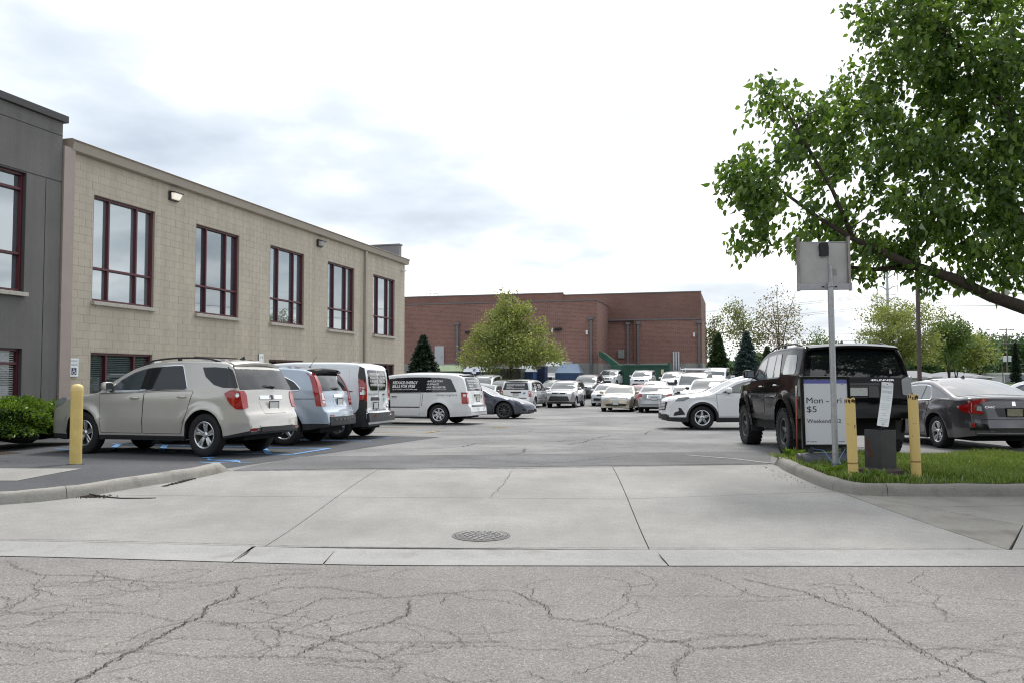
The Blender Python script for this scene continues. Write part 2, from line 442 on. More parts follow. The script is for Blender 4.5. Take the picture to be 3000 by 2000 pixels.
    def wheels(s, style='five', rim=.6, mt=ALLOY, width=.225, knobby=False):
        tm, rm, R, w = wheel_mesh(s.R, width, s.R*rim, style, mt, knobby)
        for xc in s.ax:
            for sg in (1, -1):
                y = sg*(s.hw(xc) - width/2 - s.sp.get('winset', .02))
                o = link('wheel', tm, s.root, loc=(xc - s.L/2, y, s.R), rot=(0, 0, 0 if sg > 0 else math.pi))
                link('rim', rm, o)
    def mirrors(s, x, mt, z=None, size=(.12, .22, .15), dy=.1):
        z = z if z else float(s.belt(x)) + .10
        for sg in (1, -1):
            mb = MB(); c = s.pos(x, sg*(s.ys(x, z - .06) + dy), z)
            bm = bmesh.new(); bmesh.ops.create_uvsphere(bm, u_segments=14, v_segments=10, radius=.5)
            bm.verts.index_update(); vs = []
            for v in bm.verts:
                q = v.co; k = lambda t: math.copysign(abs(2*t)**.6/2, t)
                dx = k(q.x); dx = min(dx, .28)
                vs.append((c[0] + dx*size[0]*1.6, c[1] + k(q.y)*size[1], c[2] + k(q.z)*size[2]))
            fs = [[v.index for v in f.verts] for f in bm.faces]; bm.free()
            mb.add(vs, fs); mb2 = MB()
            m = mb.build('mirror', mt, s.root, smooth=True)
            st = MB(); p = s.pos(x, sg*(s.ys(x, z - .08) - .02), z - .08); st.tube([p, (c[0], c[1] - sg*size[1]*.2, c[2] - size[2]*.35)], [.03, .022], 6)
            st.build('stalk', PLASTIC, m)
            gl = MB(); gl.box((c[0] + .28*size[0]*1.6 + .002, c[1], c[2]), (.004, size[1]*.8, size[2]*.75), bev=.001); gl.build('glass', mat('mirror_glass', (.22, .23, .25), rough=.05, metal=1), m)
    def handle(s, x, z, mt, w=.19, both=True, parent=None):
        for sg in ((1, -1) if both else (1,)):
            mb = MB(); y = s.ys(x, z); pts = []
            for k in range(7):
                t = k/6; xx = x - w/2 + w*t; pts.append(s.pos(xx, sg*(s.ys(xx, z) + .006 + .03*math.sin(math.pi*t)**.5), z))
            mb.tube(pts, [.010, .013, .014, .014, .014, .013, .010], 6); mb.build('door_handle', mt, parent or s.root, smooth=True)
    def door(s, x0b, x0t, x1t, x1b, zlo, mt, handle=None, hmat=None, zoff=.0, label=None):
        """door skin below the window line, between slanted shut lines"""
        def lo(x): return max(zlo, s.zbot(x) + .05)
        xs = np.linspace(x0b, x1b, 12); P = [(x, lo(x)) for x in xs]
        # side edges follow the wheel arch where they meet it
        top = [(x, float(s.belt(x)) - .012 + zoff) for x in np.linspace(x1t, x0t, 5)]
        poly = rounded(P + top, .02)
        s.gap_ring(poly)
        me = panel_mesh('door', poly, s.side(1), .0035, mt, .11, .006, flip=True)
        for sg in (1, -1):
            dd = link('door', me, s.root, scale=(1, sg, 1))
            if handle:
                mb = MB(); x, z = handle; w = .2; pts = []
                for k in range(7):
                    t = k/6; xx = x - w/2 + w*t; pts.append(s.pos(xx, s.ys(xx, z) + .008 + .032*math.sin(math.pi*t)**.5, z))
                mb.tube(pts, [.011, .014, .016, .016, .016, .014, .011], 6); mb.build('handle', hmat or mt, dd, smooth=True)
    def gap_ring(s, poly, w=.008, eps=.002):
        P = poly if area(poly) > 0 else poly[::-1]; Q = []
        for i in range(len(P)):
            a, b = np.array(P[i], float), np.array(P[(i+1) % len(P)], float); n = max(1, int(np.hypot(*(b - a))/.05)); Q += [tuple(a + (b - a)*k/n) for k in range(n)]
        O = outset(Q, w); I = outset(Q, -.002); n = min(len(O), len(I)); f = s.side(1); V = []
        for (x, z), e in [(p, eps) for p in O[:n]] + [(p, eps) for p in I[:n]]: q = f(x, z); V.append((q[0], q[1] + e, q[2]))
        mb = MB(); mb.add(V, [(i, n + i, n + (i+1) % n, (i+1) % n) for i in range(n)]); me = mb.mesh('door_gap', GAP); link('door_gap', me, s.root); link('door_gap', me, s.root, scale=(1, -1, 1))
    def redge(s, z):
        """x where the flank ends at height z, at the tail"""
        a, b = s.xroof, s.L
        for _ in range(24):
            m = (a + b)/2
            if s.ze(m) > z: a = m
            else: b = m
        return a
    def plate(s, z, where='rear', w=.31, h=.155, mt=PLATE, eps=.02, y=0):
        fm = s.rear() if where == 'rear' else s.front(); p = fm(y, z); sx = 1 if where == 'rear' else -1
        mb = MB(); mb.box((p[0] + sx*.012, y, p[2]), (.012, w, h), bev=.003); o = mb.build('number_plate', mt, s.root)
        fr = MB(); x = p[0] + sx*.016
        for dz in (-1, 1): fr.box((x, y, p[2] + dz*(h/2)), (.012, w + .02, .014))
        for dy in (-1, 1): fr.box((x, y + dy*(w/2), p[2]), (.012, .014, h))
        fr.build('plate_frame', GLOSSBLK, o)
    def rails(s, x0, x1, mt=PLASTIC, rise=.05, y=None):
        for sg in (1, -1):
            pts = []
            for k in range(13):
                t = k/12; x = x0 + (x1 - x0)*t; yy = (s.ys(x, s.ze(x)) - .07)
                z = s.ze(x) + float(s.er(x)) + rise*min(1, 6*t, 6*(1 - t))
                pts.append(s.pos(x, sg*yy, z))
            mb = MB(); mb.tube(pts, .017, 6)
            for k in (0, 6, 12): mb.box((pts[k][0], pts[k][1], pts[k][2] - .03), (.09, .03, .06), bev=.008)
            mb.build('roof_rail', mt, s.root, smooth=True, angle=50)
    def spoiler(s, x, mt, depth=.22, w=.9, th=.05, drop=.02):
        """roof-edge spoiler following the roof, from x backwards"""
        V = []; n = 12; y1 = s.ys(x - .05, s.ze(x - .05)) - .05
        prof = [(0, .004), (depth*.5, .012), (depth, -.01 - drop), (depth*.97, -.05 - drop), (depth*.45, -.06), (.02, -.05)]
        mb = MB(); vs = []
        for i in range(n + 1):
            t = -1 + 2*i/n; y = t*y1*w; z0 = float(s.zt(x) - s.crown(x)*(abs(y)/y1)**2); sw = .06*t*t
            for px, pz in prof: vs.append((x - s.L/2 + px - sw, y, z0 + pz + s.lift))
        m = len(prof)
        fs = [(i*m + j, (i+1)*m + j, (i+1)*m + (j+1) % m, i*m + (j+1) % m) for i in range(n) for j in range(m)]
        fs += [tuple(range(m)), tuple(n*m + j for j in range(m))[::-1]]
        mb.add(vs, fs); mb.build('spoiler', mt, s.root, smooth=True, angle=40)
    def wiper(s, z, y0=.05, ln=.32):
        f = s.rear(); mb = MB()
        a = np.array(f(y0, z)) + [.03, 0, 0]; b = np.array(f(y0 - ln, z + .02)) + [.025, 0, 0]
        mb.tube([a, (a+b)/2 + [.012, 0, .01], b], [.02, .014, .008], 6); mb.build('rear_wiper', PLASTIC, s.root, smooth=True)
    def antenna(s, x, ln=.0, mt=PLASTIC):
        z = float(s.zt(x)) + s.lift; mb = MB(); X = x - s.L/2
        if ln: mb.lathe([(.03, 0), (.022, .02), (.006, .03)], Matrix.Translation((X, 0, z - .004)), 8); mb.tube([(X, 0, z), (X + ln*.55, 0, z + ln*.83)], [.006, .003], 5)
        else: mb.add([(X, -.022, z - .01), (X, .022, z - .01), (X + .15, -.014, z - .01), (X + .15, .014, z - .01), (X + .13, 0, z + .06)], [(0, 1, 4), (2, 4, 3), (0, 4, 2), (1, 3, 4)])
        mb.build('antenna', mt, s.root)
    def text(s, body, x, z, width, size, mt, where='side', sg=1, eps=.011, **kw):
        """x, z = start (left edge as seen from outside) and baseline"""
        if where == 'side':
            f = s.side(sg)
            # seen from outside, reading direction runs towards +x on local +y... front is at small x
            fm = (lambda u, v: f(x + u, z + v)) if sg < 0 else (lambda u, v: f(x - u, z + v))
        else:
            f = s.rear() if where == 'rear' else s.front(); k = 1 if where == 'rear' else -1
            fm = lambda u, v: f(x + k*u, z + v)
        return text_on('lettering', body, size, fm, eps, mt, s.root, width=width, **kw)

_wcache = {}
def wheel_mesh(R, w, rr, style, mt, knobby):
    key = (round(R, 3), w, round(rr, 3), style, mt.name, knobby)
    if key in _wcache: return _wcache[key]
    Rot = Matrix.Rotation(-math.pi/2, 4, 'X')        # lathe axis z -> local +y (outer side at +y)
    hw = w/2; tyre = MB()
    prof = [(rr, -hw*.85), (rr + .02, -hw), (R*.86, -hw*1.04), (R*.96, -hw*.93), (R, -hw*.70), (R, hw*.70), (R*.96, hw*.93), (R*.86, hw*1.04), (rr + .02, hw), (rr, hw*.85), (rr - .004, hw*.7), (rr - .004, -hw*.7), (rr, -hw*.85)]
    tyre.lathe(prof, Rot, 40, cap=False)
    if knobby:
        for k in range(30):
            a = 2*math.pi*k/30
            for row, (yy, off) in enumerate(((-hw*.78, 0), (-hw*.26, .1), (hw*.26, 0), (hw*.78, .1))):
                b = a + off; tyre.box((R*math.cos(b)*.995, yy, R*math.sin(b)*.995), (.03, hw*.42, R*.115), ry=-b)
            tyre.box((R*.945*math.cos(a), hw*.99, R*.945*math.sin(a)), (.05, .022, R*.10), ry=-a)
    tm = tyre.mesh('wheel', RUBBER, angle=45)
    rim = MB()
    rim.lathe([(rr + .012, hw*.88), (rr - .004, hw*.93), (rr - .02, hw*.86), (rr - .03, hw*.5), (rr - .035, -hw*.4)], Rot, 40, cap=False)
    yo = hw*.72
    def spoke(a, w0, w1, r0, r1, y0, y1, th=.03):
        ca, sa = math.cos(a), math.sin(a); vs = []
        for r, wd, y in ((r0, w0, y0), ((r0+r1)/2, (w0 + w1)/2, (y0 + y1)/2 + .006), (r1, w1, y1)):
            for t, yy in ((-1, y - .012), (-.6, y), (.6, y), (1, y - .012), (1, y - th), (-1, y - th)):
                q = t*wd/2; vs.append((r*ca - q*sa, yy, r*sa + q*ca))
        fs = [(i*6 + j, (i+1)*6 + j, (i+1)*6 + (j+1) % 6, i*6 + (j+1) % 6) for i in range(2) for j in range(6)]
        rim.add(vs, [f[::-1] for f in fs] + [tuple(range(6)), tuple(range(12, 18))[::-1]])
    if style == 'double5':
        for k in range(5):
            a = 2*math.pi*k/5 + math.pi/2
            for e in (-1, 1): spoke(a + e*.16, .046, .05, .04, rr - .012, yo - .02, yo)
    elif style == 'five':
        for k in range(5): spoke(2*math.pi*k/5 + math.pi/2, .085, .06, .03, rr - .012, yo - .02, yo)
    elif style == 'split5':
        for k in range(5):
            a = 2*math.pi*k/5 + math.pi/2; spoke(a, .07, .05, .03, rr*.55, yo - .02, yo - .008)
            for e in (-1, 1): spoke(a + e*.2, .035, .045, rr*.45, rr - .01, yo - .01, yo)
    elif style == 'star7':
        for k in range(7): spoke(2*math.pi*k/7 + math.pi/2, .09, .062, .03, rr - .012, yo - .01, yo)
    elif style == 'ten':
        for k in range(10): spoke(2*math.pi*k/10, .035, .03, .03, rr - .012, yo - .02, yo)
    elif style == 'cover':
        for k in range(6): spoke(2*math.pi*k/6 + math.pi/2, .10, .10, .03, rr - .01, yo, yo - .005)
        rim.lathe([(rr*.62, yo - .03), (rr - .02, yo - .03), (rr - .01, yo - .01)], Rot, 30, cap=False)
    rim.lathe([(0, yo + .004), (.026, yo + .004), (.034, yo - .006), (.055, yo - .016), (.06, yo - .04)], Rot, 18, cap=False)
    rm = rim.mesh('rim', mt, angle=35)
    dk = MB(); dk.lathe([(rr - .032, -hw*.2), (.0, -hw*.2)], Rot, 24, cap=False); dk.lathe([(rr*.72, hw*.05), (0, hw*.05)], Rot, 24, cap=False)
    me2 = dk.mesh('x', STEEL_DARK)
    bm = bmesh.new(); bm.from_mesh(rm); n0 = len(bm.faces); bm.from_mesh(me2); bm.faces.ensure_lookup_table()
    for f in bm.faces[n0:]: f.material_index = 1
    bm.to_mesh(rm); bm.free(); rm.materials.append(STEEL_DARK)
    _wcache[key] = (tm, rm, R, w); return _wcache[key]

def place_car(name, label, sp, front_xy=None, rear_xy=None, at=None, heading=(0, 1), group=None):
    """put a car down; at = world xy of the car's centre, or rear_xy = world xy of the local +y rear wheel contact etc."""
    h = np.array(heading, float); h /= np.hypot(*h)
    left = np.array([-h[1], h[0]])                    # driver's left
    L = sp['L']; hx = lambda x: -(x - L/2)             # local x grows to the rear
    c = np.array(at, float)
    rz = math.atan2(-h[1], -h[0])                      # local +x points to the rear
    pf = c + h*(L/2 - sp['axles'][0]); pr = c - h*(sp['axles'][1] - L/2)
    zf, zr = gz(pf[1]), gz(pr[1]); wb = sp['axles'][1] - sp['axles'][0]
    pl, prt = c + left*.75, c - left*.75
    pitch = math.atan2(zf - zr, wb); roll = math.atan2(gz(pl[1]) - gz(prt[1]), 1.5)
    o = empty(name, (c[0], c[1], (zf + zr)/2 + .002)); tag(o, label, 'car' if 'van' not in name else 'van', group)
    xl = Vector((-h[0]*math.cos(pitch), -h[1]*math.cos(pitch), -math.sin(pitch)))
    yl = Vector((-left[0]*math.cos(roll), -left[1]*math.cos(roll), -math.sin(roll)))
    zl = xl.cross(yl).normalized(); yl = zl.cross(xl).normalized()
    M = Matrix((xl, yl, zl)).transposed(); o.rotation_euler = M.to_euler()
    return o
# ------------------------------------------------------------------ vehicle builders
def glasspoly(c, where, z0, z1, m0=.03, m1=.03):
    lo, hi = (c.xroof, c.L) if where == 'rear' else (c.xroof, 0)
    x0, x1 = c._inv(0, z0, lo, hi), c._inv(0, z1, lo, hi)
    y1 = c.y1
    a = [(e*(y1(x0) - m0), z0 - float(c.crown(x0))*(e*.97)**2) for e in np.linspace(-1, 1, 9)]
    b = [(e*(y1(x1) - m1), z1 - float(c.crown(x1))*(e*.97)**2) for e in np.linspace(1, -1, 9)]
    return a + b
def screens(c, wz, rz, glass=GLASS_CLEAR, rglass=GLASS, wm=(.03, .03), rm=(.05, .06)):
    if wz: c.panel('windscreen', glasspoly(c, 'front', *wz, *wm), 'front', eps=.004, mt=glass, r=.05, both=False, grid=.12)
    if rz: c.panel('rear_window', glasspoly(c, 'rear', *rz, *rm), 'rear', eps=.004, mt=rglass, r=.05, both=False, grid=.12)
def ell(cx, cy, rx, ry, n=14): return [(cx + rx*math.cos(2*math.pi*k/n), cy + ry*math.sin(2*math.pi*k/n)) for k in range(n)]
def emblem(c, where, kind, z, s=.06, mt=CHROME, y=0):
    shapes = {'bowtie': [[(-1.6, -.45), (-.7, -.45), (-.6, -.75), (.8, -.75), (.7, -.45), (1.6, -.45), (1.75, .45), (.8, .45), (.7, .75), (-.7, .75), (-.8, .45), (-1.5, .45)]],
              'H': [[(-.75, -.8), (-.5, -.8), (-.42, -.1), (.42, -.1), (.5, -.8), (.75, -.8), (.62, .8), (.38, .8), (.42, .12), (-.42, .12), (-.38, .8), (-.62, .8)]],
              'oval': [ell(0, 0, 1.3, .85)], 'disc': [ell(0, 0, .9, .9)]}
    for i, p in enumerate(shapes[kind]): c.panel('emblem', [(y + a*s, z + b*s) for a, b in p], where, eps=.012, mt=mt, r=0, both=False, grid=.2, rim=.01)
def bar(c, where, y0, y1, z0, z1, mt, name='trim_bar', eps=.012, r=.012, both=False, rim=.014):
    return c.panel(name, [(y0, z0), (y1, z0), (y1, z1), (y0, z1)], where, eps=eps, mt=mt, r=r, both=both, rim=rim, grid=.12)

PLAN = lambda L, f=.80, r=.84: [(0, f), (.12, f + .07), (.35, f + .135), (.8, .975), (1.5, 1.0), (L - 1.4, 1.0), (L - .6, .97), (L - .25, .93), (L - .08, r + .03), (L, r)]

def sp_equinox():
    L = 4.77
    return dict(L=L, W=1.84, R=.365, Ra=.425, axles=(.95, 3.81), tumble=.30, zs=.80, low=.07, flare=.035, bf=.16, br=.10,
        prof=[(0, .50), (.03, .74), (.09, .90), (.3, 1.0), (.75, 1.07), (1.22, 1.12), (1.7, 1.37), (2.1, 1.55), (2.5, 1.64), (3.1, 1.675), (3.8, 1.655), (4.2, 1.615), (4.32, 1.54), (4.46, 1.30), (4.56, 1.12), (4.62, .90), (4.68, .76), (4.73, .70), (4.77, .50)],
        bottom=[(0, .27), (.6, .26), (3.4, .27), (4.3, .32), (4.77, .38)], belt=[(0, 1.0), (1.2, 1.05), (3.0, 1.10), (4.77, 1.14)],
        plan=PLAN(L, .78, .86), er=[(0, .05), (1.2, .05), (2, .06), (4.25, .06), (4.4, .03), (L, .03)], crown=[(0, .05), (1, .06), (2.2, .06), (4.2, .05), (4.5, .015), (L, .015)],
        clad=lambda x: .345 if x < 4.2 else .345 + .18*(x - 4.2), creases=[(.58, .012, .05), (.97, .008, .04)])
def b_equinox(o):
    c = Car(sp_equinox(), o); P = paint('champagne', (.52, .50, .46), metal=.35, rough=.3); c.shell(P, PLASTIC)
    c.door(1.42, 1.36, 2.42, 2.38, .385, P, (2.22, .98), P); c.door(2.40, 2.44, 3.56, 3.30, .385, P, (3.32, 1.0), P)
    c.greenhouse([(1.50, 1.92, 2.40, 2.33), (2.45, 2.50, 3.22, 3.42)], CHROME, gt=.03, gb=.025, glasses=[GLASS_CLEAR, GLASS])
    wrap = [(3.68, c.ze(3.68) - .05), (3.78, 1.34), (4.0, 1.20), (4.2, 1.155), (4.5, 1.15), (4.42, 1.30), (4.22, c.ze(4.22) - .02), (3.95, c.ze(3.95) - .035)]
    c.panel('quarter_window', wrap, eps=.005, r=.02)
    c.panel('rear_pillar', [(4.40, 1.155)] + [(c.redge(z) - .003, z) for z in (1.155, 1.25, 1.35, 1.45, 1.50)] + [(4.24, 1.50)], eps=.006, mt=GLOSSBLK, r=0)
    screens(c, (1.16, 1.60), (1.13, 1.56), rm=(-.045, -.04)); c.spoiler(4.2, P, .2, .98)
    c.wiper(1.17, .16, .34); c.antenna(3.9)
    side = [(4.24, 1.06), (4.38, 1.12)] + [(c.redge(z) - .004, z) for z in (1.10, 1.02, .94, .86, .80)] + [(4.50, .80), (4.38, .88)]
    c.panel('tail_lamp', side, eps=.012, mt=RED, r=.03, rim=.02)
    c.panel('tail_lamp', [(.86, .80), (.72, .82), (.70, 1.02), (.74, 1.10), (.86, 1.10)], 'rear', eps=.012, mt=RED, r=.02, rim=.02)
    c.panel('reversing_lamp', ell(4.52, 1.03, .035, .04), eps=.017, mt=CLEARL, r=0)
    bar(c, 'rear', -.36, .36, .96, 1.02, CHROME); emblem(c, 'rear', 'bowtie', .99, .05, GLOSSBLK)
    c.panel('plate_recess', [(-.36, .72), (.36, .72), (.40, .94), (-.40, .94)], 'rear', eps=.003, mt=P, r=.03, both=False)
    c.plate(.84)
    bar(c, 'rear', -.52, .52, .42, .50, PLASTIC, 'bumper_insert'); bar(c, 'rear', -.55, .55, .50, .525, P, 'bumper_edge', eps=.02)
    c.panel('reflector', [(.62, .44), (.80, .44), (.80, .48), (.62, .48)], 'rear', eps=.01, mt=REDDK, r=.01)
    c.panel('headlamp', [(.10, .80), (.36, .86), (.52, .98), (.38, .985), (.14, .92)], eps=.008, mt=HEADL, r=.03)
    c.panel('headlamp', [(.52, .80), (.74, .80), (.74, .93), (.52, .88)], 'front', eps=.008, mt=HEADL, r=.03)
    c.panel('grille', [(-.48, .62), (.48, .62), (.48, .84), (-.48, .84)], 'front', eps=.006, mt=GLOSSBLK, r=.03, both=False)
    c.rails(2.15, 4.0, PLASTIC, .045); c.mirrors(1.62, P, 1.18); c.wheels('double5', .61, width=.235)
    c.panel('filler_flap', rounded([(3.95, .93), (4.10, .93), (4.10, 1.06), (3.95, 1.06)], .03), eps=.002, mt=P, r=0, both=False)
    bar_z = [(1.5, .30), (3.3, .31), (3.3, .325), (1.5, .315)]
    c.panel('sill_trim', bar_z, eps=.012, mt=PLASTIC, r=.005)
    return c

def sp_crv():
    L = 4.52
    return dict(L=L, W=1.80, R=.35, Ra=.41, axles=(.93, 3.58), tumble=.30, zs=.80, low=.06, flare=.03, bf=.15, br=.10,
        prof=[(0, .52), (.03, .74), (.1, .92), (.35, 1.02), (.8, 1.09), (1.12, 1.14), (1.6, 1.40), (2.0, 1.57), (2.5, 1.655), (3.1, 1.68), (3.7, 1.65), (4.02, 1.60), (4.12, 1.52), (4.28, 1.25), (4.34, 1.08), (4.38, .85), (4.44, .74), (4.49, .70), (4.52, .50)],
        bottom=[(0, .24), (.6, .23), (3.2, .26), (4.1, .33), (4.52, .40)], belt=[(0, 1.0), (1.2, 1.07), (3.0, 1.12), (4.52, 1.15)],
        plan=PLAN(L, .78, .88), er=[(0, .05), (2, .07), (4.0, .06), (4.15, .025), (L, .025)], crown=[(0, .05), (2, .06), (4.0, .05), (4.25, .012), (L, .012)],
        clad=lambda x: .42 if x < 3.9 else .46)
def b_crv(o):
    c = Car(sp_crv(), o); P = paint('ice_blue', (.37, .44, .52), metal=.25, rough=.3); c.shell(P, PLASTIC)
    c.door(1.35, 1.3, 2.3, 2.28, .46, P, (2.1, 1.0), P); c.door(2.31, 2.33, 3.35, 3.1, .46, P, (3.12, 1.0), P)
    top = lambda x: min(c.ze(x) - .035, float(np.interp(x, [1, 2.2, 2.9, 3.5, 3.85, 3.95], [1.6, 1.56, 1.55, 1.44, 1.28, 1.2])))
    c.greenhouse([(1.42, 1.85, 2.28, 2.24), (2.33, 2.37, 3.08, 3.10), (3.16, 3.14, 3.75, 3.93)], CHROME, tops=top, r=.05)
    screens(c, (1.18, 1.60), (1.14, 1.52), rm=(.02, .10)); c.spoiler(3.98, GLOSSBLK, .28, .95, drop=.0); c.wiper(1.18, .0, .3); c.antenna(3.75, .28)
    for wh, pl in (('side', [(4.27, .82)] + [(c.redge(z) - .003, z) for z in (.82, .95, 1.08, 1.2, 1.32, 1.44, 1.50)] + [(4.04, 1.50), (4.16, 1.24), (4.22, 1.05)]),):
        c.panel('tail_lamp', pl, eps=.012, mt=RED, r=.02, rim=.02)
    c.panel('tail_lamp', [(.86, .82), (.67, .82), (.67, 1.02), (.72, 1.12), (.645, 1.50), (.74, 1.50), (.86, 1.1)], 'rear', eps=.012, mt=RED, r=.015, rim=.02)
    c.panel('reversing_lamp', [(.69, .95), (.79, .95), (.78, 1.08), (.73, 1.10)], 'rear', eps=.017, mt=CLEARL, r=.01)
    c.panel('indicator_lamp', [(.69, .88), (.79, .88), (.79, .925), (.69, .925)], 'rear', eps=.017, mt=CLEARL, r=.008)
    bar(c, 'rear', -.27, .27, 1.0, 1.06, CHROME); emblem(c, 'rear', 'H', 1.03, .045)
    c.panel('plate_recess', [(-.30, .80), (.30, .80), (.32, .99), (-.32, .99)], 'rear', eps=.003, mt=P, r=.03, both=False); c.plate(.895)
    bar(c, 'rear', -.72, .72, .42, .60, PLASTIC, 'bumper_insert', eps=.015)
    for k in range(-3, 4): bar(c, 'rear', k*.17 - .05, k*.17 + .05, .52, .555, mat('grey_plastic', (.07, .07, .075), rough=.45), 'bumper_rib', eps=.025)
    c.panel('reflector', [(.55, .61), (.70, .61), (.70, .64), (.55, .64)], 'rear', eps=.01, mt=REDDK, r=.01)
    c.panel('filler_flap', ell(4.02, .97, .085, .085), eps=.002, mt=P, r=0); c.panel('side_moulding', [(2.2, .955), (4.28, .965), (4.28, .978), (2.2, .968)], eps=.003, mt=GAP, r=0)
    c.panel('headlamp', [(.12, .82), (.40, .90), (.5, 1.0), (.18, .95)], eps=.008, mt=HEADL, r=.03)
    bar(c, 'front', -.5, .5, .64, .84, GLOSSBLK, 'grille')
    c.mirrors(1.5, P, 1.2); c.wheels('five', .62, width=.225)
    return c

def sp_connect():
    L = 4.82
    return dict(L=L, W=1.835, R=.325, Ra=.385, axles=(.98, 4.08), tumble=.12, zs=.80, low=.05, flare=.02, bf=.14, br=.03,
        prof=[(0, .50), (.03, .72), (.1, .88), (.35, 1.0), (.8, 1.12), (1.0, 1.18), (1.5, 1.50), (1.95, 1.73), (2.3, 1.80), (3.0, 1.835), (4.0, 1.83), (4.5, 1.79), (4.64, 1.70), (4.70, 1.50), (4.73, 1.10), (4.75, .66), (4.80, .60), (4.82, .40)],
        bottom=[(0, .22), (.6, .20), (3.5, .22), (4.4, .28), (4.82, .30)], belt=[(0, 1.0), (1.2, 1.1), (4.82, 1.15)],
        plan=[(0, .78), (.12, .85), (.35, .92), (.8, .975), (1.5, 1.0), (3.6, 1.0), (4.3, .985), (4.65, .96), (4.76, .92), (4.82, .90)],
        er=[(0, .05), (2, .08), (4.4, .09), (4.7, .03), (L, .02)], crown=[(0, .05), (2, .04), (4.4, .03), (4.7, .005), (L, .005)], clad=lambda x: .34 if x < 4.2 else .34 + .5*min(.3, x - 4.2))
def b_connect(o):
    c = Car(sp_connect(), o); P = paint('white_van', (.74, .76, .78)); c.shell(P, PLASTIC)
    c.door(1.25, 1.15, 2.2, 2.2, .40, P, (2.0, 1.02), PLASTIC); c.greenhouse([(1.35, 1.75, 2.18, 2.15)], None, gt=.06)
    c.door(2.22, 2.22, 3.3, 3.2, .40, P, (2.4, 1.02), PLASTIC)
    for x0, x1 in ((2.35, 3.2), (3.35, 4.35)):
        q = [(x0, 1.22), (x1, 1.22), (x1, 1.66), (x0, 1.66)]; c.panel('panel_gap', q, eps=.001, mt=mat('paint_shadow', (.5, .51, .53), rough=.5), r=.06, out=.004, rim=.002); c.panel('pressed_panel', q, eps=.004, mt=P, r=.06)
    screens(c, (1.22, 1.74), None)
    c.panel('rear_window', [(-.60, 1.62), (-.60, 1.30), (-.5, 1.14), (-.05, 1.14), (-.05, 1.62)], 'rear', eps=.008, mt=GLASS, r=.03, both=False)
    c.panel('rear_window', [(.60, 1.62), (.60, 1.30), (.5, 1.14), (.05, 1.14), (.05, 1.62)], 'rear', eps=.008, mt=GLASS, r=.03, both=False)
    c.panel('door_gap', [(-.006, .64), (.006, .64), (.006, 1.70), (-.006, 1.70)], 'rear', eps=.003, mt=GAP, r=0, both=False)
    for pl, m in (([(4.62, .98), (4.75, .98), (4.74, 1.40), (4.70, 1.66), (4.58, 1.70), (4.56, 1.5)], GLOSSBLK),): c.panel('corner_trim', pl, eps=.006, mt=m, r=.02)
    c.panel('corner_trim', [(4.40, .40), (4.78, .40), (4.76, 1.0), (4.62, 1.0), (4.60, .72), (4.5, .60)], eps=.004, mt=PLASTIC, r=.02)
    c.panel('tail_lamp', [(4.62, .92), (4.755, .92), (4.74, 1.32), (4.66, 1.38), (4.58, 1.42), (4.60, 1.15)], eps=.014, mt=RED, r=.02, rim=.02)
    c.panel('tail_lamp', [(.83, .86), (.735, .92), (.735, 1.25), (.76, 1.40), (.83, 1.40)], 'rear', eps=.014, mt=RED, r=.015, rim=.02)
    c.panel('reversing_lamp', [(4.63, 1.04), (4.745, 1.04), (4.74, 1.2), (4.62, 1.22)], eps=.018, mt=CLEARL, r=.015)
    c.panel('corner_trim', [(.84, .62), (.73, .62), (.72, .9), (.735, 1.66), (.80, 1.66), (.84, 1.4)], 'rear', eps=.005, mt=GLOSSBLK, r=.02)
    c.panel('handle_recess', [(-.52, .90), (.06, .90), (-.02, .98), (-.48, .98)], 'rear', eps=.012, mt=PLASTIC, r=.02, both=False); c.plate(.78, y=-.22)
    bar(c, 'rear', -.88, .88, .40, .60, PLASTIC, 'bumper', eps=.06, rim=.06); bar(c, 'rear', .45, .60, .53, .56, REDDK, 'reflector', eps=.065); bar(c, 'rear', -.60, -.45, .53, .56, REDDK, 'reflector', eps=.065)
    bar(c, 'rear', .30, .42, 1.02, 1.06, PLASTIC, 'door_lock'); bar(c, 'rear', .32, .42, .88, .96, mat('teal_badge', (.05, .42, .46), rough=.4), 'sticker', eps=.006); c.panel('door_lock', ell(.62, .74, .03, .03), 'rear', eps=.008, mt=PLASTIC, r=0, both=False)
    for i, t in enumerate(('REDUCE ENERGY BILLS', 'INSULATION  -WATER', 'FURNACE   HEATER', 'REPAIRED OR REPLACED')):
        c.text(t, -.50, 1.50 - i*.085, 1.0, .075, WHITE_VINYL, 'rear', eps=.012, bold=.012)
    c.text('morpc.org/save', -.66, 1.03, .62, .085, GREY_VINYL, 'rear', eps=.007); c.text('Call or Text MPC to 614.307.0944', -.66, .64, 1.2, .075, GREY_VINYL, 'rear', eps=.007, bold=.008)
    for t, z in (('-INSULATION', 1.50), ('-FURNACE', 1.38), ('-WATER HEATER', 1.26)): c.text(t, 4.05 - text_width(t, .11, bold=.012), z, None, .11, GREY_VINYL, 'side', -1, eps=.007, bold=.012)
    c.text('morpc.org/save', 3.35, 1.02, 1.0, .13, GREY_VINYL, 'side', -1, eps=.004, bold=.006)
    c.panel('slide_rail', [(3.25, 1.105), (4.45, 1.105), (4.45, 1.125), (3.25, 1.125)], eps=.004, mt=GAP, r=0)
    c.panel('headlamp', [(.14, .80), (.5, .9), (.62, 1.02), (.25, .95)], eps=.008, mt=HEADL, r=.03); bar(c, 'front', -.5, .5, .5, .75, GLOSSBLK, 'grille')
    c.mirrors(1.35, PLASTIC, 1.25, (.13, .2, .24)); c.wheels('cover', .58, width=.21)
    return c

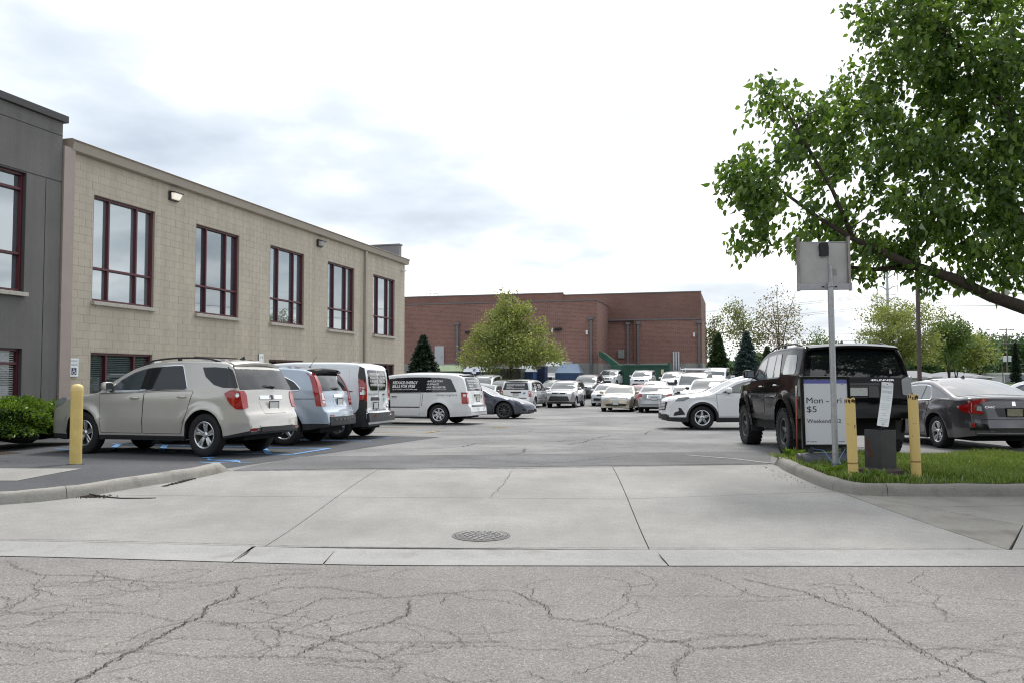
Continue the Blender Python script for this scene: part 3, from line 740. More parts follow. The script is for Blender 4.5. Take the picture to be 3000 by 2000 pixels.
def sp_caravan():
    L = 5.14
    return dict(L=L, W=1.95, R=.335, Ra=.40, axles=(.95, 4.03), tumble=.22, zs=.75, low=.07, flare=.025, bf=.2, br=.08,
        prof=[(0, .50), (.03, .72), (.1, .86), (.4, .98), (.8, 1.06), (1.0, 1.10), (1.5, 1.40), (1.95, 1.62), (2.4, 1.71), (3.2, 1.745), (4.2, 1.72), (4.7, 1.66), (4.8, 1.58), (4.92, 1.30), (4.98, 1.10), (5.02, .80), (5.05, .66), (5.11, .60), (5.14, .44)],
        bottom=[(0, .22), (.6, .20), (3.6, .22), (4.6, .27), (5.14, .30)], belt=[(0, .98), (1.2, 1.02), (5.14, 1.06)],
        plan=PLAN(L, .76, .88), er=[(0, .05), (2, .07), (4.7, .08), (4.85, .03), (L, .03)], crown=[(0, .05), (2, .06), (4.7, .05), (4.9, .015), (L, .01)], clad=lambda x: .27 if x < 3.7 else .25, creases=[(.46, .012, .03)])
def b_caravan(o, lettered=True):
    c = Car(sp_caravan(), o); P = paint('white_fleet', (.76, .77, .77)); c.shell(P, PLASTIC)
    c.door(1.28, 1.2, 2.25, 2.25, .30, P, (2.08, .92), GLOSSBLK); c.door(2.27, 2.27, 3.42, 3.35, .30, P, (2.47, .92), GLOSSBLK)
    top = lambda x: min(c.ze(x) - .045, float(np.interp(x, [1, 4.1, 4.45, 4.6, 4.7], [1.6, 1.565, 1.50, 1.36, 1.2])))
    c.greenhouse([(1.35, 1.80, 2.24, 2.22), (2.28, 2.30, 3.36, 3.36), (3.41, 3.41, 4.42, 4.66)], None, tops=top, r=.05, glasses=[GLASS_CLEAR, GLASS, GLASS])
    screens(c, (1.14, 1.66), (1.12, 1.56), rm=(.04, .08)); c.spoiler(4.66, GLOSSBLK, .2, .9); c.wiper(1.15, .3, .4)
    c.panel('tail_lamp', [(4.84, .70)] + [(c.redge(z) - .004, z) for z in (.70, .8, .9, 1.0, 1.06)] + [(4.80, 1.06)], eps=.012, mt=RED, r=.02, rim=.02)
    c.panel('tail_lamp', [(.94, .70), (.80, .70), (.79, 1.06), (.92, 1.06)], 'rear', eps=.012, mt=RED, r=.02, rim=.02)
    c.panel('reversing_lamp', [(4.88, .93), (4.98, .93), (4.97, 1.01), (4.87, 1.01)], eps=.017, mt=CLEARL, r=.01)
    c.panel('reversing_lamp', [(.89, .90), (.82, .90), (.82, 1.0), (.89, 1.0)], 'rear', eps=.017, mt=CLEARL, r=.01)
    bar(c, 'rear', -.30, .34, .93, 1.0, GLOSSBLK, 'handle_bar'); c.plate(.83, y=.02)
    bar(c, 'rear', -.7, .7, .60, .635, mat('grey_plastic', (.07, .07, .075), rough=.45), 'bumper_step', eps=.03)
    c.panel('side_moulding', [(1.3, .56), (3.36, .56), (3.36, .595), (1.3, .595)], eps=.010, mt=GLOSSBLK, r=.01, rim=.012)
    c.panel('panel_gap', [(3.44, .62), (3.455, .62), (3.50, 1.03), (3.485, 1.03)], eps=.002, mt=GAP, r=0, rim=.003)
    c.panel('panel_gap', [(3.50, 1.085), (4.70, 1.075), (4.70, 1.083), (3.50, 1.093)], eps=.002, mt=mat('paint_shadow', (.5, .51, .53), rough=.5), r=0, rim=.003)
    for sg in (-1, 1):
        def T(t, xr, z, w, s, m, **k):       # xr: span in x of the text (front end, rear end)
            c.text(t, xr[0] if sg < 0 else xr[1], z, w, s, m, 'side', sg, **k)
        T('REDUCE ENERGY', (2.38, 3.28), 1.34, .90, .13, WHITE_VINYL, bold=.02, shear=.12)
        T('BILLS FOR FREE', (2.38, 3.28 if sg < 0 else 3.20), 1.22, .82, .13, WHITE_VINYL, bold=.02, shear=.12)
        T('Call or Text MPC to 614.307.0944 to qualify', (2.38, 3.28), 1.145, .90, .055, WHITE_VINYL, bold=.012)
        T('-INSULATION', (3.60, 4.15), 1.40, .55, .085, WHITE_VINYL, bold=.02, shear=.12)
        T('-FURNACE', (3.60, 4.03 if sg < 0 else 4.15), 1.30, .43, .085, WHITE_VINYL, bold=.02, shear=.12)
        T('-WATER HEATER', (3.60, 4.27 if sg < 0 else 4.15), 1.20, .67, .085, WHITE_VINYL, bold=.02, shear=.12)
        T('REPAIRED OR REPLACED AT NO COST', (3.60, 4.3), 1.145, .7, .04, WHITE_VINYL, bold=.012)
        T('morpc.org/save', (3.98, 4.72), .95, .70, .10, GREY_VINYL, eps=.004, bold=.006)
        T('MORPC', (1.55, 2.1), .70, .52, .16, GREY_VINYL, eps=.006)
    for i, t in enumerate(('REDUCE ENERGY BILLS FOR FREE', '-INSULATION  -WATER HEATER', '-FURNACE', 'REPAIRED OR REPLACED AT NO COST')):
        c.text(t, -.58, 1.42 - i*.085, 1.12 if i != 2 else .38, .07, WHITE_VINYL, 'rear', bold=.018)
    c.text('CARAVAN', -.66, .70, .22, .05, GREY_VINYL, 'rear', eps=.008); bar(c, 'rear', .46, .60, .86, .97, mat('blue_badge', (.08, .25, .5), rough=.4), 'sticker', eps=.005)
    c.panel('headlamp', [(.12, .70), (.5, .80), (.6, .92), (.2, .86)], eps=.008, mt=HEADL, r=.03); bar(c, 'front', -.45, .45, .6, .78, CHROME, 'grille')
    c.mirrors(1.5, GLOSSBLK, 1.16); c.wheels('star7', .62, width=.22)
    return c

def sp_tesla():
    L = 4.69
    return dict(L=L, W=1.85, R=.335, Ra=.385, axles=(.84, 3.715), tumble=.50, zs=.66, low=.07, flare=.035, bf=.26, br=.16,
        prof=[(0, .40), (.04, .53), (.15, .63), (.5, .785), (1.0, .91), (1.25, .97), (1.7, 1.20), (2.2, 1.38), (2.6, 1.44), (3.0, 1.43), (3.5, 1.33), (4.0, 1.16), (4.35, 1.06), (4.58, 1.02), (4.64, .85), (4.67, .7), (4.69, .5)],
        bottom=[(0, .2), (.6, .17), (3.2, .17), (4.3, .22), (4.69, .30)], belt=[(0, .80), (1.3, .88), (3.0, .93), (4.69, .98)],
        plan=PLAN(L, .62, .84), er=[(0, .06), (1.2, .05), (2, .06), (L, .06)], crown=[(0, .06), (1, .05), (2.2, .08), (4.3, .04), (L, .02)], clad=lambda x: .22)
def b_tesla(o):
    c = Car(sp_tesla(), o); P = paint('slate', (.065, .075, .10), metal=.55, rough=.3); c.shell(P, PLASTIC)
    c.door(1.30, 1.22, 2.36, 2.34, .28, P, (2.12, .84), P); c.door(2.38, 2.38, 3.42, 3.2, .28, P, (3.15, .86), P)
    c.greenhouse([(1.48, 1.95, 2.36, 2.30), (2.38, 2.42, 3.1, 3.55)], GLOSSBLK, gt=.03)
    screens(c, (1.0, 1.40), (1.10, 1.40), wm=(.02, .02))
    c.panel('headlamp', [(.18, .60), (.42, .66), (.66, .775), (.5, .755), (.24, .67)], eps=.006, mt=HEADL, r=.02)
    c.panel('headlamp', [(.48, .58), (.64, .58), (.62, .69), (.50, .66)], 'front', eps=.006, mt=HEADL, r=.02)
    bar(c, 'front', -.5, .5, .27, .36, GLOSSBLK, 'air_intake', r=.03); c.panel('fog_recess', [(.05, .32), (.16, .33), (.2, .40), (.06, .39)], eps=.004, mt=GLOSSBLK, r=.01)
    c.panel('tail_lamp', [(.86, .80), (.5, .84), (.5, .95), (.8, .95)], 'rear', eps=.01, mt=RED, r=.02); c.plate(.72)
    c.panel('fender_repeater', [(1.18, .70), (1.26, .72), (1.2, .74)], eps=.006, mt=GLOSSBLK, r=.005)
    c.mirrors(1.72, P, .98); c.wheels('ten', .72, ALLOYDARK, width=.235)
    return c

def sp_hrv():
    L = 4.57
    return dict(L=L, W=1.84, R=.345, Ra=.405, axles=(.90, 3.555), tumble=.38, zs=.78, low=.06, flare=.03, bf=.2, br=.1,
        prof=[(0, .48), (.02, .72), (.06, .86), (.25, .96), (.8, 1.04), (1.12, 1.09), (1.6, 1.32), (2.05, 1.51), (2.5, 1.59), (3.0, 1.61), (3.6, 1.55), (4.05, 1.44), (4.3, 1.24), (4.42, 1.08), (4.47, .9), (4.52, .74), (4.57, .5)],
        bottom=[(0, .24), (.6, .21), (3.3, .23), (4.2, .3), (4.57, .38)], belt=[(0, .98), (1.2, 1.03), (3.0, 1.08), (4.57, 1.12)],
        plan=PLAN(L, .80, .86), er=[(0, .05), (2, .06), (L, .05)], clad=lambda x: .36, creases=[(.93, .012, .04)])
def b_hrv(o):
    c = Car(sp_hrv(), o); P = paint('pearl_white', (.78, .785, .80)); c.shell(P, PLASTIC)
    c.door(1.36, 1.30, 2.34, 2.32, .40, P, (2.12, .97), P); c.door(2.36, 2.38, 3.38, 3.15, .40, P, (3.1, 1.0), P)
    c.greenhouse([(1.45, 1.90, 2.32, 2.27), (2.36, 2.40, 3.2, 3.5)], None, gt=.03, glasses=[GLASS_CLEAR, GLASS])
    screens(c, (1.13, 1.56), (1.14, 1.42))
    c.panel('headlamp', [(.12, .82), (.38, .83), (.56, .93), (.5, .945), (.22, .925)], eps=.008, mt=HEADL, r=.02)
    c.panel('headlamp', [(.46, .80), (.76, .82), (.76, .90), (.48, .89)], 'front', eps=.008, mt=HEADL, r=.02)
    c.panel('grille', [(-.50, .56), (.50, .56), (.56, .80), (-.56, .80)], 'front', eps=.008, mt=GLOSSBLK, r=.03, both=False)
    for k in range(5):
        for j in range(9): bar(c, 'front', -.46 + j*.105, -.38 + j*.105, .585 + k*.042, .612 + k*.042, P, 'grille_insert', eps=.016, rim=.008, r=.004)
    c.panel('fog_recess', [(.10, .40), (.42, .44), (.30, .62), (.22, .64), (.24, .54), (.12, .50)], eps=.004, mt=PLASTIC, r=.02)
    bar(c, 'front', -.62, .62, .30, .44, PLASTIC, 'air_intake', r=.02)
    for xc in c.ax:
        ring = [(xc + (c.Ra + .055)*math.cos(t), c.zc + (c.Ra + .055)*math.sin(t)) for t in np.linspace(-.25, math.pi + .25, 24)]
        ring += [(xc + (c.Ra - .002)*math.cos(t), c.zc + (c.Ra - .002)*math.sin(t)) for t in np.linspace(math.pi + .25, -.25, 24)]
        c.panel('arch_trim', ring, eps=.008, mt=PLASTIC, r=0, rim=.012)
    c.panel('tail_lamp', [(.8, .95), (.4, .97), (.4, 1.06), (.78, 1.08)], 'rear', eps=.01, mt=RED, r=.02); c.plate(.78)
    c.mirrors(1.66, P, 1.14); c.wheels('five', .63, width=.225); c.antenna(3.5)
    return c

def sp_runner():
    L = 4.82
    return dict(L=L, W=1.93, R=.415, Ra=.50, axles=(.93, 3.72), tumble=.22, zs=1.0, low=.07, flare=.05, bf=.1, br=.06, winset=-.03, archk=1.05, lift=.08,
        prof=[(0, .72), (.03, .95), (.08, 1.12), (.35, 1.22), (.9, 1.27), (1.3, 1.31), (1.7, 1.58), (2.05, 1.79), (2.4, 1.87), (3.0, 1.905), (3.9, 1.90), (4.35, 1.86), (4.42, 1.80), (4.58, 1.46), (4.64, 1.25), (4.68, 1.0), (4.70, .92), (4.78, .86), (4.82, .66)],
        bottom=[(0, .52), (.6, .50), (3.0, .52), (4.3, .58), (4.82, .62)], belt=[(0, 1.18), (1.2, 1.25), (3.2, 1.29), (4.82, 1.32)],
        plan=[(0, .80), (.15, .88), (.4, .94), (.9, .98), (1.5, .985), (3.2, .985), (3.8, .985), (4.4, .96), (4.7, .92), (4.82, .88)],
        er=[(0, .05), (2, .06), (L, .05)], crown=[(0, .05), (2, .05), (4.3, .04), (4.6, .01), (L, .01)], clad=lambda x: .60, creases=[(1.0, .012, .05)])
def b_runner(o):
    c = Car(sp_runner(), o); P = mat('paint_black', (.004, .004, .005), rough=.08, spec=.2); c.shell(P, PLASTIC)
    c.door(1.48, 1.42, 2.42, 2.40, .62, P, (2.22, 1.15), CHROME); c.door(2.44, 2.46, 3.40, 3.18, .62, P, (3.2, 1.17), CHROME)
    c.greenhouse([(1.55, 1.92, 2.40, 2.36), (2.46, 2.50, 2.98, 2.96), (3.01, 3.03, 3.30, 3.42)], GLOSSBLK, gt=.05, glasses=[GLASS_CLEAR]*3)
    c.panel('quarter_window', [(3.56, 1.36), (4.26, 1.36), (4.20, 1.70), (3.62, 1.72)], eps=.006, r=.08, mt=GLASS_CLEAR)
    screens(c, (1.34, 1.82), (1.30, 1.76), rm=(.04, .07)); c.spoiler(4.32, P, .30, .98, drop=.02); c.rails(2.25, 4.15, PLASTIC, .05); c.antenna(3.9)
    c.panel('tail_lamp', [(4.50, .98), (4.70, .98), (4.64, 1.30), (4.50, 1.34), (4.44, 1.2)], eps=.015, mt=mat('smoked_lamp', (.16, .17, .18), rough=.1, coat=1), r=.03, rim=.03)
    c.panel('tail_lamp', [(.90, .98), (.74, 1.0), (.74, 1.26), (.88, 1.32)], 'rear', eps=.015, mt=mat('smoked_lamp', (.1, .1, .1)), r=.03, rim=.03)
    bar(c, 'rear', -.36, .36, 1.16, 1.20, GLOSSBLK); c.panel('plate_recess', [(-.34, .96), (.34, .96), (.34, 1.15), (-.34, 1.15)], 'rear', eps=.004, mt=GLOSSBLK, r=.03, both=False); c.plate(1.055)
    bar(c, 'rear', -.86, .86, .62, .88, P, 'bumper', eps=.04, rim=.05, r=.03); c.text('4RUNNER', .22, 1.235, .4, .045, CHROME, 'rear', eps=.006)
    for xc in c.ax:
        ring = [(xc + (c.Ra + .08)*math.cos(t), c.zc + (c.Ra + .08)*1.04*math.sin(t)) for t in np.linspace(-.1, math.pi + .1, 20)]
        ring += [(xc + (c.Ra - .002)*math.cos(t), c.zc + (c.Ra - .002)*1.04*math.sin(t)) for t in np.linspace(math.pi + .1, -.1, 20)]
        c.panel('arch_trim', ring, eps=.02, mt=P, r=0, rim=.03)
    for xc in c.ax:
        for sg in (1, -1):
            mb = MB(); mb.box((xc - c.L/2 + c.Ra + .02, sg*(c.W/2 - .14), .48), (.02, .26, .34), bev=.004); mb.build('mud_flap', PLASTIC, o)
    for sg in (1, -1):
        mb = MB(); mb.tube([(-.9, sg*.84, .58), (.78, sg*.84, .58)], .04, 8); mb.build('side_step', PLASTIC, o, smooth=True)
    mb = MB(); mb.tube([(1.45, 0, .42), (1.45, -.75, .42)], .04, 8); mb.tube([(1.45, 0, .42), (1.45, .75, .42)], .04, 8); mb.lathe([(0, -.12), (.1, -.1), (.12, 0), (.1, .1), (0, .12)], Matrix.Translation((1.38, .1, .42)), 12); mb.build('rear_axle', STEEL_DARK, o, smooth=True)
    c.panel('headlamp', [(.06, .98), (.36, 1.0), (.45, 1.15), (.1, 1.12)], eps=.008, mt=HEADL, r=.03); bar(c, 'front', -.5, .5, .8, 1.08, GLOSSBLK, 'grille')
    c.mirrors(1.66, P, 1.40, (.12, .23, .17), dy=.13); c.wheels('five', .56, ALLOYDARK, width=.29, knobby=True)
    c.panel('sticker', [(.55, 1.36), (.60, 1.36), (.60, 1.39), (.575, 1.43), (.56, 1.41)], 'rear', eps=.007, mt=mat('grey_sticker', (.35, .35, .35), rough=.5), r=.01, both=False, rim=.002)
    return c

def sp_civic():
    L = 4.65
    return dict(L=L, W=1.80, R=.325, Ra=.385, axles=(.88, 3.58), tumble=.46, zs=.66, low=.06, flare=.03, bf=.2, br=.12,
        prof=[(0, .46), (.03, .62), (.1, .70), (.5, .83), (1.0, .92), (1.3, .97), (1.75, 1.20), (2.2, 1.36), (2.6, 1.415), (3.0, 1.41), (3.5, 1.30), (3.95, 1.14), (4.2, 1.055), (4.5, 1.04), (4.57, .98), (4.60, .8), (4.62, .62), (4.65, .45)],
        bottom=[(0, .2), (.6, .17), (3.2, .18), (4.2, .24), (4.65, .30)], belt=[(0, .80), (1.3, .88), (3.0, .94), (4.65, .99)],
        plan=PLAN(L, .74, .84), er=[(0, .06), (1.2, .05), (2, .06), (4.1, .06), (L, .05)], crown=[(0, .06), (1, .05), (2.2, .07), (4.3, .04), (L, .01)], clad=lambda x: .24, creases=[(.80, .016, .035)])
def b_civic(o):
    c = Car(sp_civic(), o); P = paint('gunmetal', (.085, .08, .092), metal=.45, rough=.28); c.shell(P, PLASTIC)
    c.door(1.30, 1.24, 2.34, 2.32, .28, P, (2.12, .86), P); c.door(2.36, 2.38, 3.34, 3.12, .28, P, (3.1, .90), P)
    c.greenhouse([(1.48, 1.95, 2.32, 2.28), (2.34, 2.40, 3.02, 3.02), (3.05, 3.06, 3.18, 3.40)], CHROME, gt=.03, trimw=.016, glasses=[GLASS_CLEAR]*3)
    screens(c, (1.0, 1.36), (1.07, 1.37), rglass=GLASS_CLEAR, rm=(.02, .03))
    c.panel('tail_lamp', [(4.30, .84), (4.50, .90), (4.62, .93), (4.64, .74), (4.5, .72), (4.40, .78)], eps=.012, mt=RED, r=.02, rim=.015)
    c.panel('tail_lamp', [(.80, .72), (.55, .70), (.55, .74), (.68, .78), (.66, .88), (.42, .985), (.55, .99), (.80, .95)], 'rear', eps=.012, mt=RED, r=.015, rim=.015)
    c.panel('reversing_lamp', [(.67, .78), (.58, .76), (.58, .85), (.65, .86)], 'rear', eps=.008, mt=CLEARL, r=.01)
    c.panel('boot_gap', [(-.60, .60), (.60, .60), (.60, .61), (-.60, .61)], 'rear', eps=.003, mt=GAP, r=0, both=False)
    c.panel('plate_recess', [(-.30, .66), (.30, .66), (.36, .82), (-.36, .82)], 'rear', eps=.004, mt=GLOSSBLK, r=.02, both=False); c.plate(.74, mt=mat('plate_olive', (.3, .29, .2), rough=.5, noise=.3, nscale=30)); emblem(c, 'rear', 'H', .90, .05)
    bar(c, 'rear', -.7, .7, .34, .36, mat('silver_trim', (.3, .3, .31), rough=.3, metal=.6), 'bumper_edge', eps=.012)
    c.panel('vent_recess', [(.82, .40), (.48, .42), (.52, .52), (.82, .56)], 'rear', eps=.004, mt=GLOSSBLK, r=.02); c.panel('reflector', [(.78, .46), (.72, .46), (.72, .54), (.78, .54)], 'rear', eps=.01, mt=RED, r=.01)
    c.text('CIVIC', -.52, .82, .17, .05, CHROME, 'rear', eps=.006)
    c.panel('filler_flap', [(3.72, .84), (3.9, .84), (3.92, .95), (3.74, .95)], eps=.002, mt=P, r=.02)
    c.panel('headlamp', [(.12, .60), (.5, .68), (.6, .76), (.2, .71)], eps=.008, mt=HEADL, r=.02); bar(c, 'front', -.5, .5, .4, .6, GLOSSBLK, 'grille')
    mb = MB(); mb.tube([(2.2, .45, .27), (2.36, .45, .27)], .04, 10); mb.build('exhaust_pipe', CHROME, o, smooth=True)
    c.mirrors(1.72, P, .98); c.wheels('split5', .64, width=.215); c.antenna(2.95)
    return c

# ---- plainer builders shared by the cars further back
def sp_suv(L=4.6, W=1.84, H=1.70, boxy=0, R=.35, hood=1.0):
    k = H/1.70; wb = L*.58; xf = L*.2
    rr = L - (.46 - .22*boxy)
    return dict(L=L, W=W, R=R, Ra=R*1.17, axles=(xf, xf + wb), tumble=.32 - .1*boxy, zs=.78*k, low=.06, flare=.025, bf=.17 - .05*boxy, br=.08,
        prof=[(0, .50*k), (.03, .76*k), (.08, .92*k), (.3, 1.0*k*hood), (.8, 1.08*k*hood), (1.15, 1.13*k*hood), (1.62, 1.40*k), (2.0, 1.57*k), (2.4, 1.65*k), (3.0, 1.70*k - .02), (rr - .3, 1.67*k), (rr, 1.60*k), (rr + .1, 1.48*k), (L - .16, 1.15*k), (L - .1, .9*k), (L - .05, .74*k), (L, .50*k)],
        bottom=[(0, .26), (.6, .22), (L*.7, .25), (L*.9, .3), (L, .38)], belt=[(0, 1.0*k), (1.2, 1.06*k), (L*.65, 1.11*k), (L, 1.15*k)],
        plan=PLAN(L, .80, .86), er=[(0, .05), (2, .06), (L, .05)], crown=[(0, .05), (2, .06), (rr, .05), (L - .1, .02), (L, .02)], clad=lambda x: .38*k)
def sp_sedan(L=4.75, W=1.81, H=1.45, R=.325, boxy=0):
    k = H/1.45; wb = L*.58; xf = L*.19
    return dict(L=L, W=W, R=R, Ra=R*1.17, axles=(xf, xf + wb), tumble=.44, zs=.68, low=.06, flare=.02, bf=.16, br=.1,
        prof=[(0, .46), (.03, .66), (.09, .77), (.4, .86), (1.0, .93), (1.32, .98), (1.8, 1.21*k), (2.2, 1.37*k), (2.6, 1.44*k), (2.95, 1.435*k), (3.35, 1.36*k), (3.75, 1.17*k), (3.98, 1.06*k), (L - .2, 1.02*k), (L - .09, .96*k), (L - .06, .8), (L - .03, .62), (L, .46)],
        bottom=[(0, .22), (.6, .18), (L*.7, .19), (L*.9, .25), (L, .30)], belt=[(0, .82), (1.3, .90), (3.0, .95), (L, .98)],
        plan=PLAN(L, .80, .84), er=[(0, .06), (1.2, .05), (2, .06), (L, .05)], crown=[(0, .05), (1, .05), (2.2, .07), (4.2, .04), (L, .02)], clad=lambda x: .24)
def b_plain(o, sp, P, kind='suv', glass=GLASS_CLEAR, wheel=('five', ALLOY), front=None, rearspec=None, rails=False, trim=None, clad=None, coarse=1.6, mirror=None):
    c = Car(sp, o, coarse); c.shell(P, clad or PLASTIC); L = sp['L']; k = max(p[1] for p in sp['prof'])
    if kind == 'suv':
        a = L*.325; b = L*.5; e = L*.70
        c.greenhouse([(a, a + .42, b, b - .04), (b + .05, b + .1, e - .05, e + .02), (e + .08, e + .06, L - .78, L - .62)], trim, gt=.035, glasses=[GLASS_CLEAR, GLASS, GLASS])
        screens(c, (.685*k, .955*k), (.685*k, .92*k), glass=glass, rm=(.06, .08)); c.spoiler(sp['prof'][-6][0] - .02, P, .16, .95)
        zl, zh = .50*k, .57*k; tz = (.52*k, .67*k)
    else:
        c.greenhouse([(1.50, 1.98, 2.36, 2.30), (2.41, 2.46, 3.10, 3.42)], trim, gt=.03, glasses=[GLASS_CLEAR, GLASS_CLEAR])
        screens(c, (.70*k, .955*k), (.755*k, .955*k), glass=glass, rglass=GLASS_CLEAR, rm=(.05, .05))
        zl, zh = .50*k, .565*k; tz = (.54*k, .66*k)
    f = front or {}
    hl = f.get('lamp', [(.44, zl - .02), (.74, zl), (.76, zh), (.50, zh - .01)]); c.panel('headlamp', hl, 'front', eps=.009, mt=HEADL, r=.03)
    c.panel('headlamp', [(.08, zl), (.3, zl + .02), (.46, zh + .02), (.14, zh)], eps=.008, mt=HEADL, r=.03)
    g = f.get('grille', [(-.42, zl - .05), (.42, zl - .05), (.40, zh - .03), (-.40, zh - .03)]); c.panel('grille', g, 'front', eps=.008, mt=f.get('gm', GLOSSBLK), r=.025, both=False)
    i = f.get('intake', [(-.62, .27*k), (.62, .27*k), (.6, .38*k), (-.6, .38*k)]); c.panel('air_intake', i, 'front', eps=.006, mt=PLASTIC, r=.03, both=False)
    emblem(c, 'front', f.get('emblem', 'oval'), f.get('ez', zh - .05), .05)
    if f.get('plate'): c.plate(f['plate'], 'front')
    c.panel('tail_lamp', [(.80, tz[0]), (.60, tz[0]), (.60, tz[1]), (.78, tz[1])], 'rear', eps=.01, mt=RED, r=.02); c.panel('tail_lamp', [(L - .24, tz[0]), (L - .08, tz[0]), (L - .12, tz[1]), (L - .26, tz[1])], eps=.01, mt=RED, r=.02)
    c.plate(.50*k)
    if rails: c.rails(L*.47, L*.86, rails, .045)
    c.mirrors(L*.34, mirror or P, float(c.belt(L*.34)) + .1); c.wheels(wheel[0], .62, wheel[1])
    c.handle(L*.475, float(c.belt(2)) - .1, P); c.handle(L*.66, float(c.belt(2)) - .1, P)
    c.panel('door_gap', [(L*.51, .35), (L*.513, .35), (L*.515, float(c.belt(2)) - .01), (L*.512, float(c.belt(2)) - .01)], eps=.002, mt=GAP, r=0, rim=.003)
    c.panel('door_gap', [(L*.29, .35), (L*.293, .35), (L*.29, float(c.belt(2)) - .01), (L*.287, float(c.belt(2)) - .01)], eps=.002, mt=GAP, r=0, rim=.003)
    return c
def sp_van(L=5.6, W=2.0, H=2.5, R=.345, nose=.9):
    return dict(L=L, W=W, R=R, Ra=R*1.18, axles=(.95, L - 1.1), tumble=.08, zs=.9, low=.05, flare=.02, bf=.15, br=.03,
        prof=[(0, .50), (.03, .80), (.1, 1.0), (.45, 1.15), (nose, 1.30), (nose + .55, 1.75), (nose + .9, min(2.05, H - .15)), (nose + 1.3, H - .05), (nose + 1.9, H), (L - .5, H - .01), (L - .15, H - .06), (L - .1, H - .3), (L - .07, 1.2), (L - .05, .7), (L, .55)],
        bottom=[(0, .26), (L, .32)], belt=[(0, 1.1), (1.2, 1.22), (L, 1.28)], plan=[(0, .78), (.12, .86), (.4, .93), (1.0, .98), (1.8, 1), (L - .5, 1), (L - .1, .97), (L, .94)],
        er=[(0, .05), (2, .10), (L - .3, .10), (L, .02)], crown=[(0, .05), (2, .05), (L - .3, .04), (L, .005)], clad=lambda x: .34)
def b_van(o, sp, P, rack=False, coarse=1.6, grille=GLOSSBLK):
    c = Car(sp, o, coarse); c.shell(P, PLASTIC); L = sp['L']; H = max(p[1] for p in sp['prof'])
    ws = sp['prof'][5][0]; top = lambda x: min(c.ze(x) - .06, 1.86)
    c.greenhouse([(ws - .1, ws + .45, ws + 1.0, ws + 1.0)], None, tops=top)
    screens(c, (1.34, min(2.0, H - .12)), (1.3, H - .5), rm=(.15, .15))
    c.panel('headlamp', [(.5, .78), (.82, .80), (.84, .98), (.56, .94)], 'front', eps=.009, mt=HEADL, r=.03); c.panel('grille', [(-.46, .72), (.46, .72), (.44, .96), (-.44, .96)], 'front', eps=.008, mt=grille, r=.02, both=False)
    c.panel('bumper_insert', [(-.7, .36), (.7, .36), (.7, .52), (-.7, .52)], 'front', eps=.008, mt=PLASTIC, r=.03, both=False)
    c.panel('tail_lamp', [(.90, .9), (.78, .9), (.78, 1.25), (.90, 1.25)], 'rear', eps=.01, mt=RED, r=.02)
    c.mirrors(ws + .1, PLASTIC, 1.5, (.14, .2, .32), dy=.16); c.wheels('cover', .6)
    if rack:
        mb = MB()
        for x in (1.9, 3.2, 4.6): mb.tube([(x - L/2, -.9, H - .1), (x - L/2, -.86, H + .22), (x - L/2, .86, H + .22), (x - L/2, .9, H - .1)], .022, 6)
        for y in (-.86, .86): mb.tube([(1.8 - L/2, y, H + .22), (4.8 - L/2, y, H + .22)], .02, 6)
        for y in (-.86, .86): mb.tube([(1.9 - L/2, y, H + .2), (1.9 - L/2, y, H + .36)], .016, 6)
        mb.build('ladder_rack', mat('white_metal', (.75, .76, .78), rough=.4), o, smooth=True)
    return c
